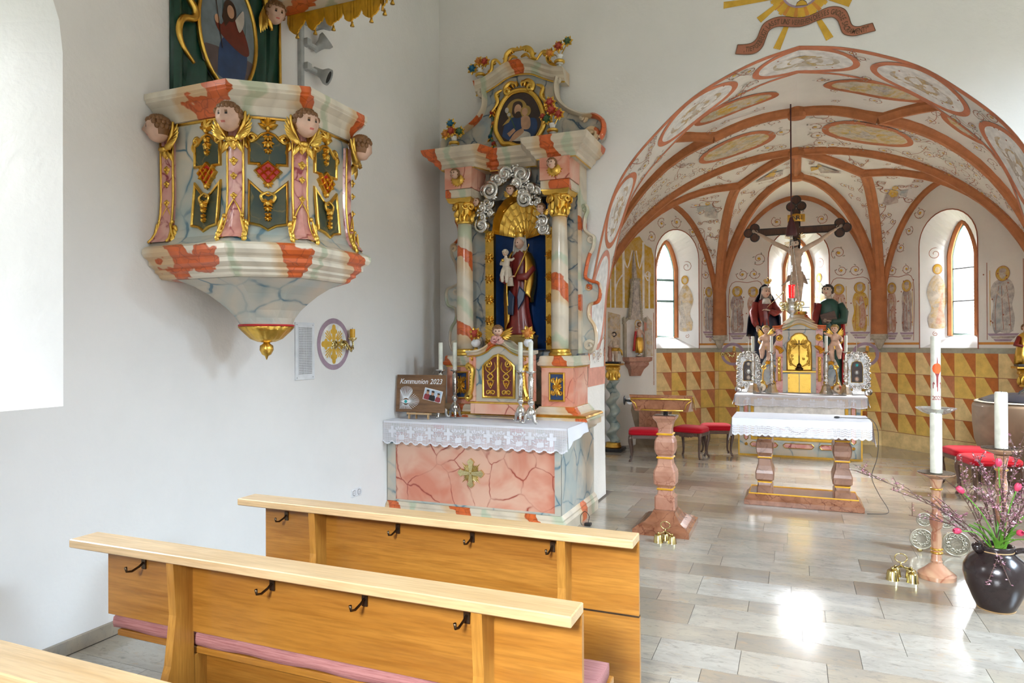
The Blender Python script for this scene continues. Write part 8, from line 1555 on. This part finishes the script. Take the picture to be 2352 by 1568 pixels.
def branch(end, label, n=34, pale=False, side=5):
    o = V((x+rb.uniform(-.04, .04), y+rb.uniform(-.04, .04), .36)); end = V(end); mid = o.lerp(end, .5)+V((rb.uniform(-.04, .04), rb.uniform(-.04, .04), .06)); P = smooth([tuple(o), tuple(mid), tuple(end)], 8)
    t = thing('blossom_branch', label, 'branch', tuple(o), 'blossoming branches in the jug'); mb = MB(); mb.tube(P, [.0045*(1-.6*i/len(P)) for i in range(len(P))], 5); tw_ = []
    for k in range(side):
        i = rb.randint(5, len(P)-2); a = P[i]; e = a+(P[-1]-P[0]).normalized()*rb.uniform(.05, .13)+V((rb.uniform(-.09, .09), rb.uniform(-.07, .07), rb.uniform(-.02, .09))); mb.tube([a, a.lerp(e, .5)+V((0, 0, .012)), e], [.003, .0025, .0015], 4); tw_.append((a, e))
    obj('twig', mb, 'twig', t); bl = MB(); segs = [(P[i], P[i+1]) for i in range(len(P)//3, len(P)-1)]+tw_*3
    for k in range(n):
        a, b = rb.choice(segs); c = a.lerp(b, rb.random())+V((rb.uniform(-.012, .012), rb.uniform(-.012, .012), rb.uniform(-.008, .014))); r = rb.uniform(.006, .012); m = 0 if rb.random() < .55 else 1
        for q in range(4): a2 = rb.uniform(0, 6.3); d = V((math.cos(a2), math.sin(a2), rb.uniform(-.5, .8)))*r; e2 = d.cross(V((.3, .2, 1))).normalized()*r*.6; bl.add([c, c+d*.6+e2, c+d*1.3, c+d*.6-e2], [(0, 1, 2, 3)], m)
    tagp(obj('blossom', bl, ['blossom', 'blossom_pale'] if not pale else ['pale_leaf', 'oil_white'], t, fix=False), kind='stuff')
LB = 'pink blossoming branch in the dark jug, '
for e, d in (((.42, 5.45, .80), 'reaching farthest left past the candle stand'), ((.62, 5.40, .70), 'the second one reaching far left'), ((.72, 5.30, .55), 'low one leaning left'), ((1.02, 5.30, .86), 'upright one left of the middle'), ((1.14, 5.42, .96), 'tall upright one in the middle'), ((1.25, 5.25, .92), 'tall upright one right of the middle'), ((1.33, 5.30, 1.0), 'tallest one at the right'), ((1.40, 5.15, .85), 'leaning right at the picture edge'), ((1.48, 5.35, .92), 'outermost one at the right picture edge'), ((1.12, 5.05, .74), 'leaning towards the pews'), ((1.28, 5.02, .62), 'short one leaning forward'), ((1.20, 5.55, .85), 'leaning back towards the font'), ((.90, 5.20, .62), 'short one left of the rim'), ((1.10, 5.2, .82), 'dense one behind the tulip leaves'), ((1.38, 5.42, .78), 'half hidden one behind the right tulips')): branch(e, LB+d, 95 if e[0] > .8 else 55, side=7)
branch((1.10, 5.02, .22), 'pink sprig hanging down over the front of the dark jug', 18, side=1); branch((.98, 5.35, .78), 'pale budding twig with tiny white flowers left in the jug', 26, True); branch((1.22, 5.0, .24), 'second pink sprig drooping over the dark jug', 18, side=1)
def tulip(e, label):
    o = V((x+rb.uniform(-.03, .03), y-.03, .37)); e = V(e); t = thing('tulip', label, 'flower', tuple(o), 'pink tulips in the jug'); mb = MB(); P = smooth([tuple(o), tuple(o.lerp(e, .5)+V((0, 0, .05))), tuple(e)], 5); mb.tube(P, .004, 6); obj('stem', mb, 'tulip_leaf', t, True)
    d = (P[-1]-P[-3]).normalized(); M = Matrix.Translation(e) @ d.to_track_quat('Z', 'Y').to_matrix().to_4x4()
    for k in range(6):
        mb = MB(M @ Matrix.Rotation(k*PI/3, 4, 'Z')); mb.grid(lambda u, v: ((u-.5)*.030*math.sin(PI*min(.95, .18+v*.8)), -.006-.014*math.sin(PI*(.1+.75*v))+.006*(2*u-1)**2, .052*v), 4, 5); obj('petal', mb, 'tulip', t, True, fix=False)
    for k in range(2):
        a = rb.uniform(0, 6.3); mb = MB(Matrix.Translation(o) @ Matrix.Rotation(a, 4, 'Z')); L0 = rb.uniform(.16, .26); mb.grid(lambda u, v: ((u-.5)*.04*math.sin(PI*min(1, .12+.88*v))*(1-.3*v), .02+.13*v*v, L0*v*(1-.25*v)+.008*abs(2*u-1)), 4, 8); obj('leaf', mb, 'tulip_leaf', t, True, fix=False)
TB = 'pink tulip in the dark jug, '
for e, d in (((.98, 5.10, .52), 'drooping out low on the left'), ((1.27, 5.05, .55), 'low in front centre'), ((1.30, 5.20, .78), 'upper centre bloom'), ((1.40, 5.10, .72), 'large open bloom at right edge'), ((1.22, 5.25, .92), 'topmost bloom'), ((1.02, 5.22, .74), 'half closed bloom at upper left'), ((1.37, 5.05, .50), 'lowest bloom at right edge')): tulip(e, TB+d)
strip_org()
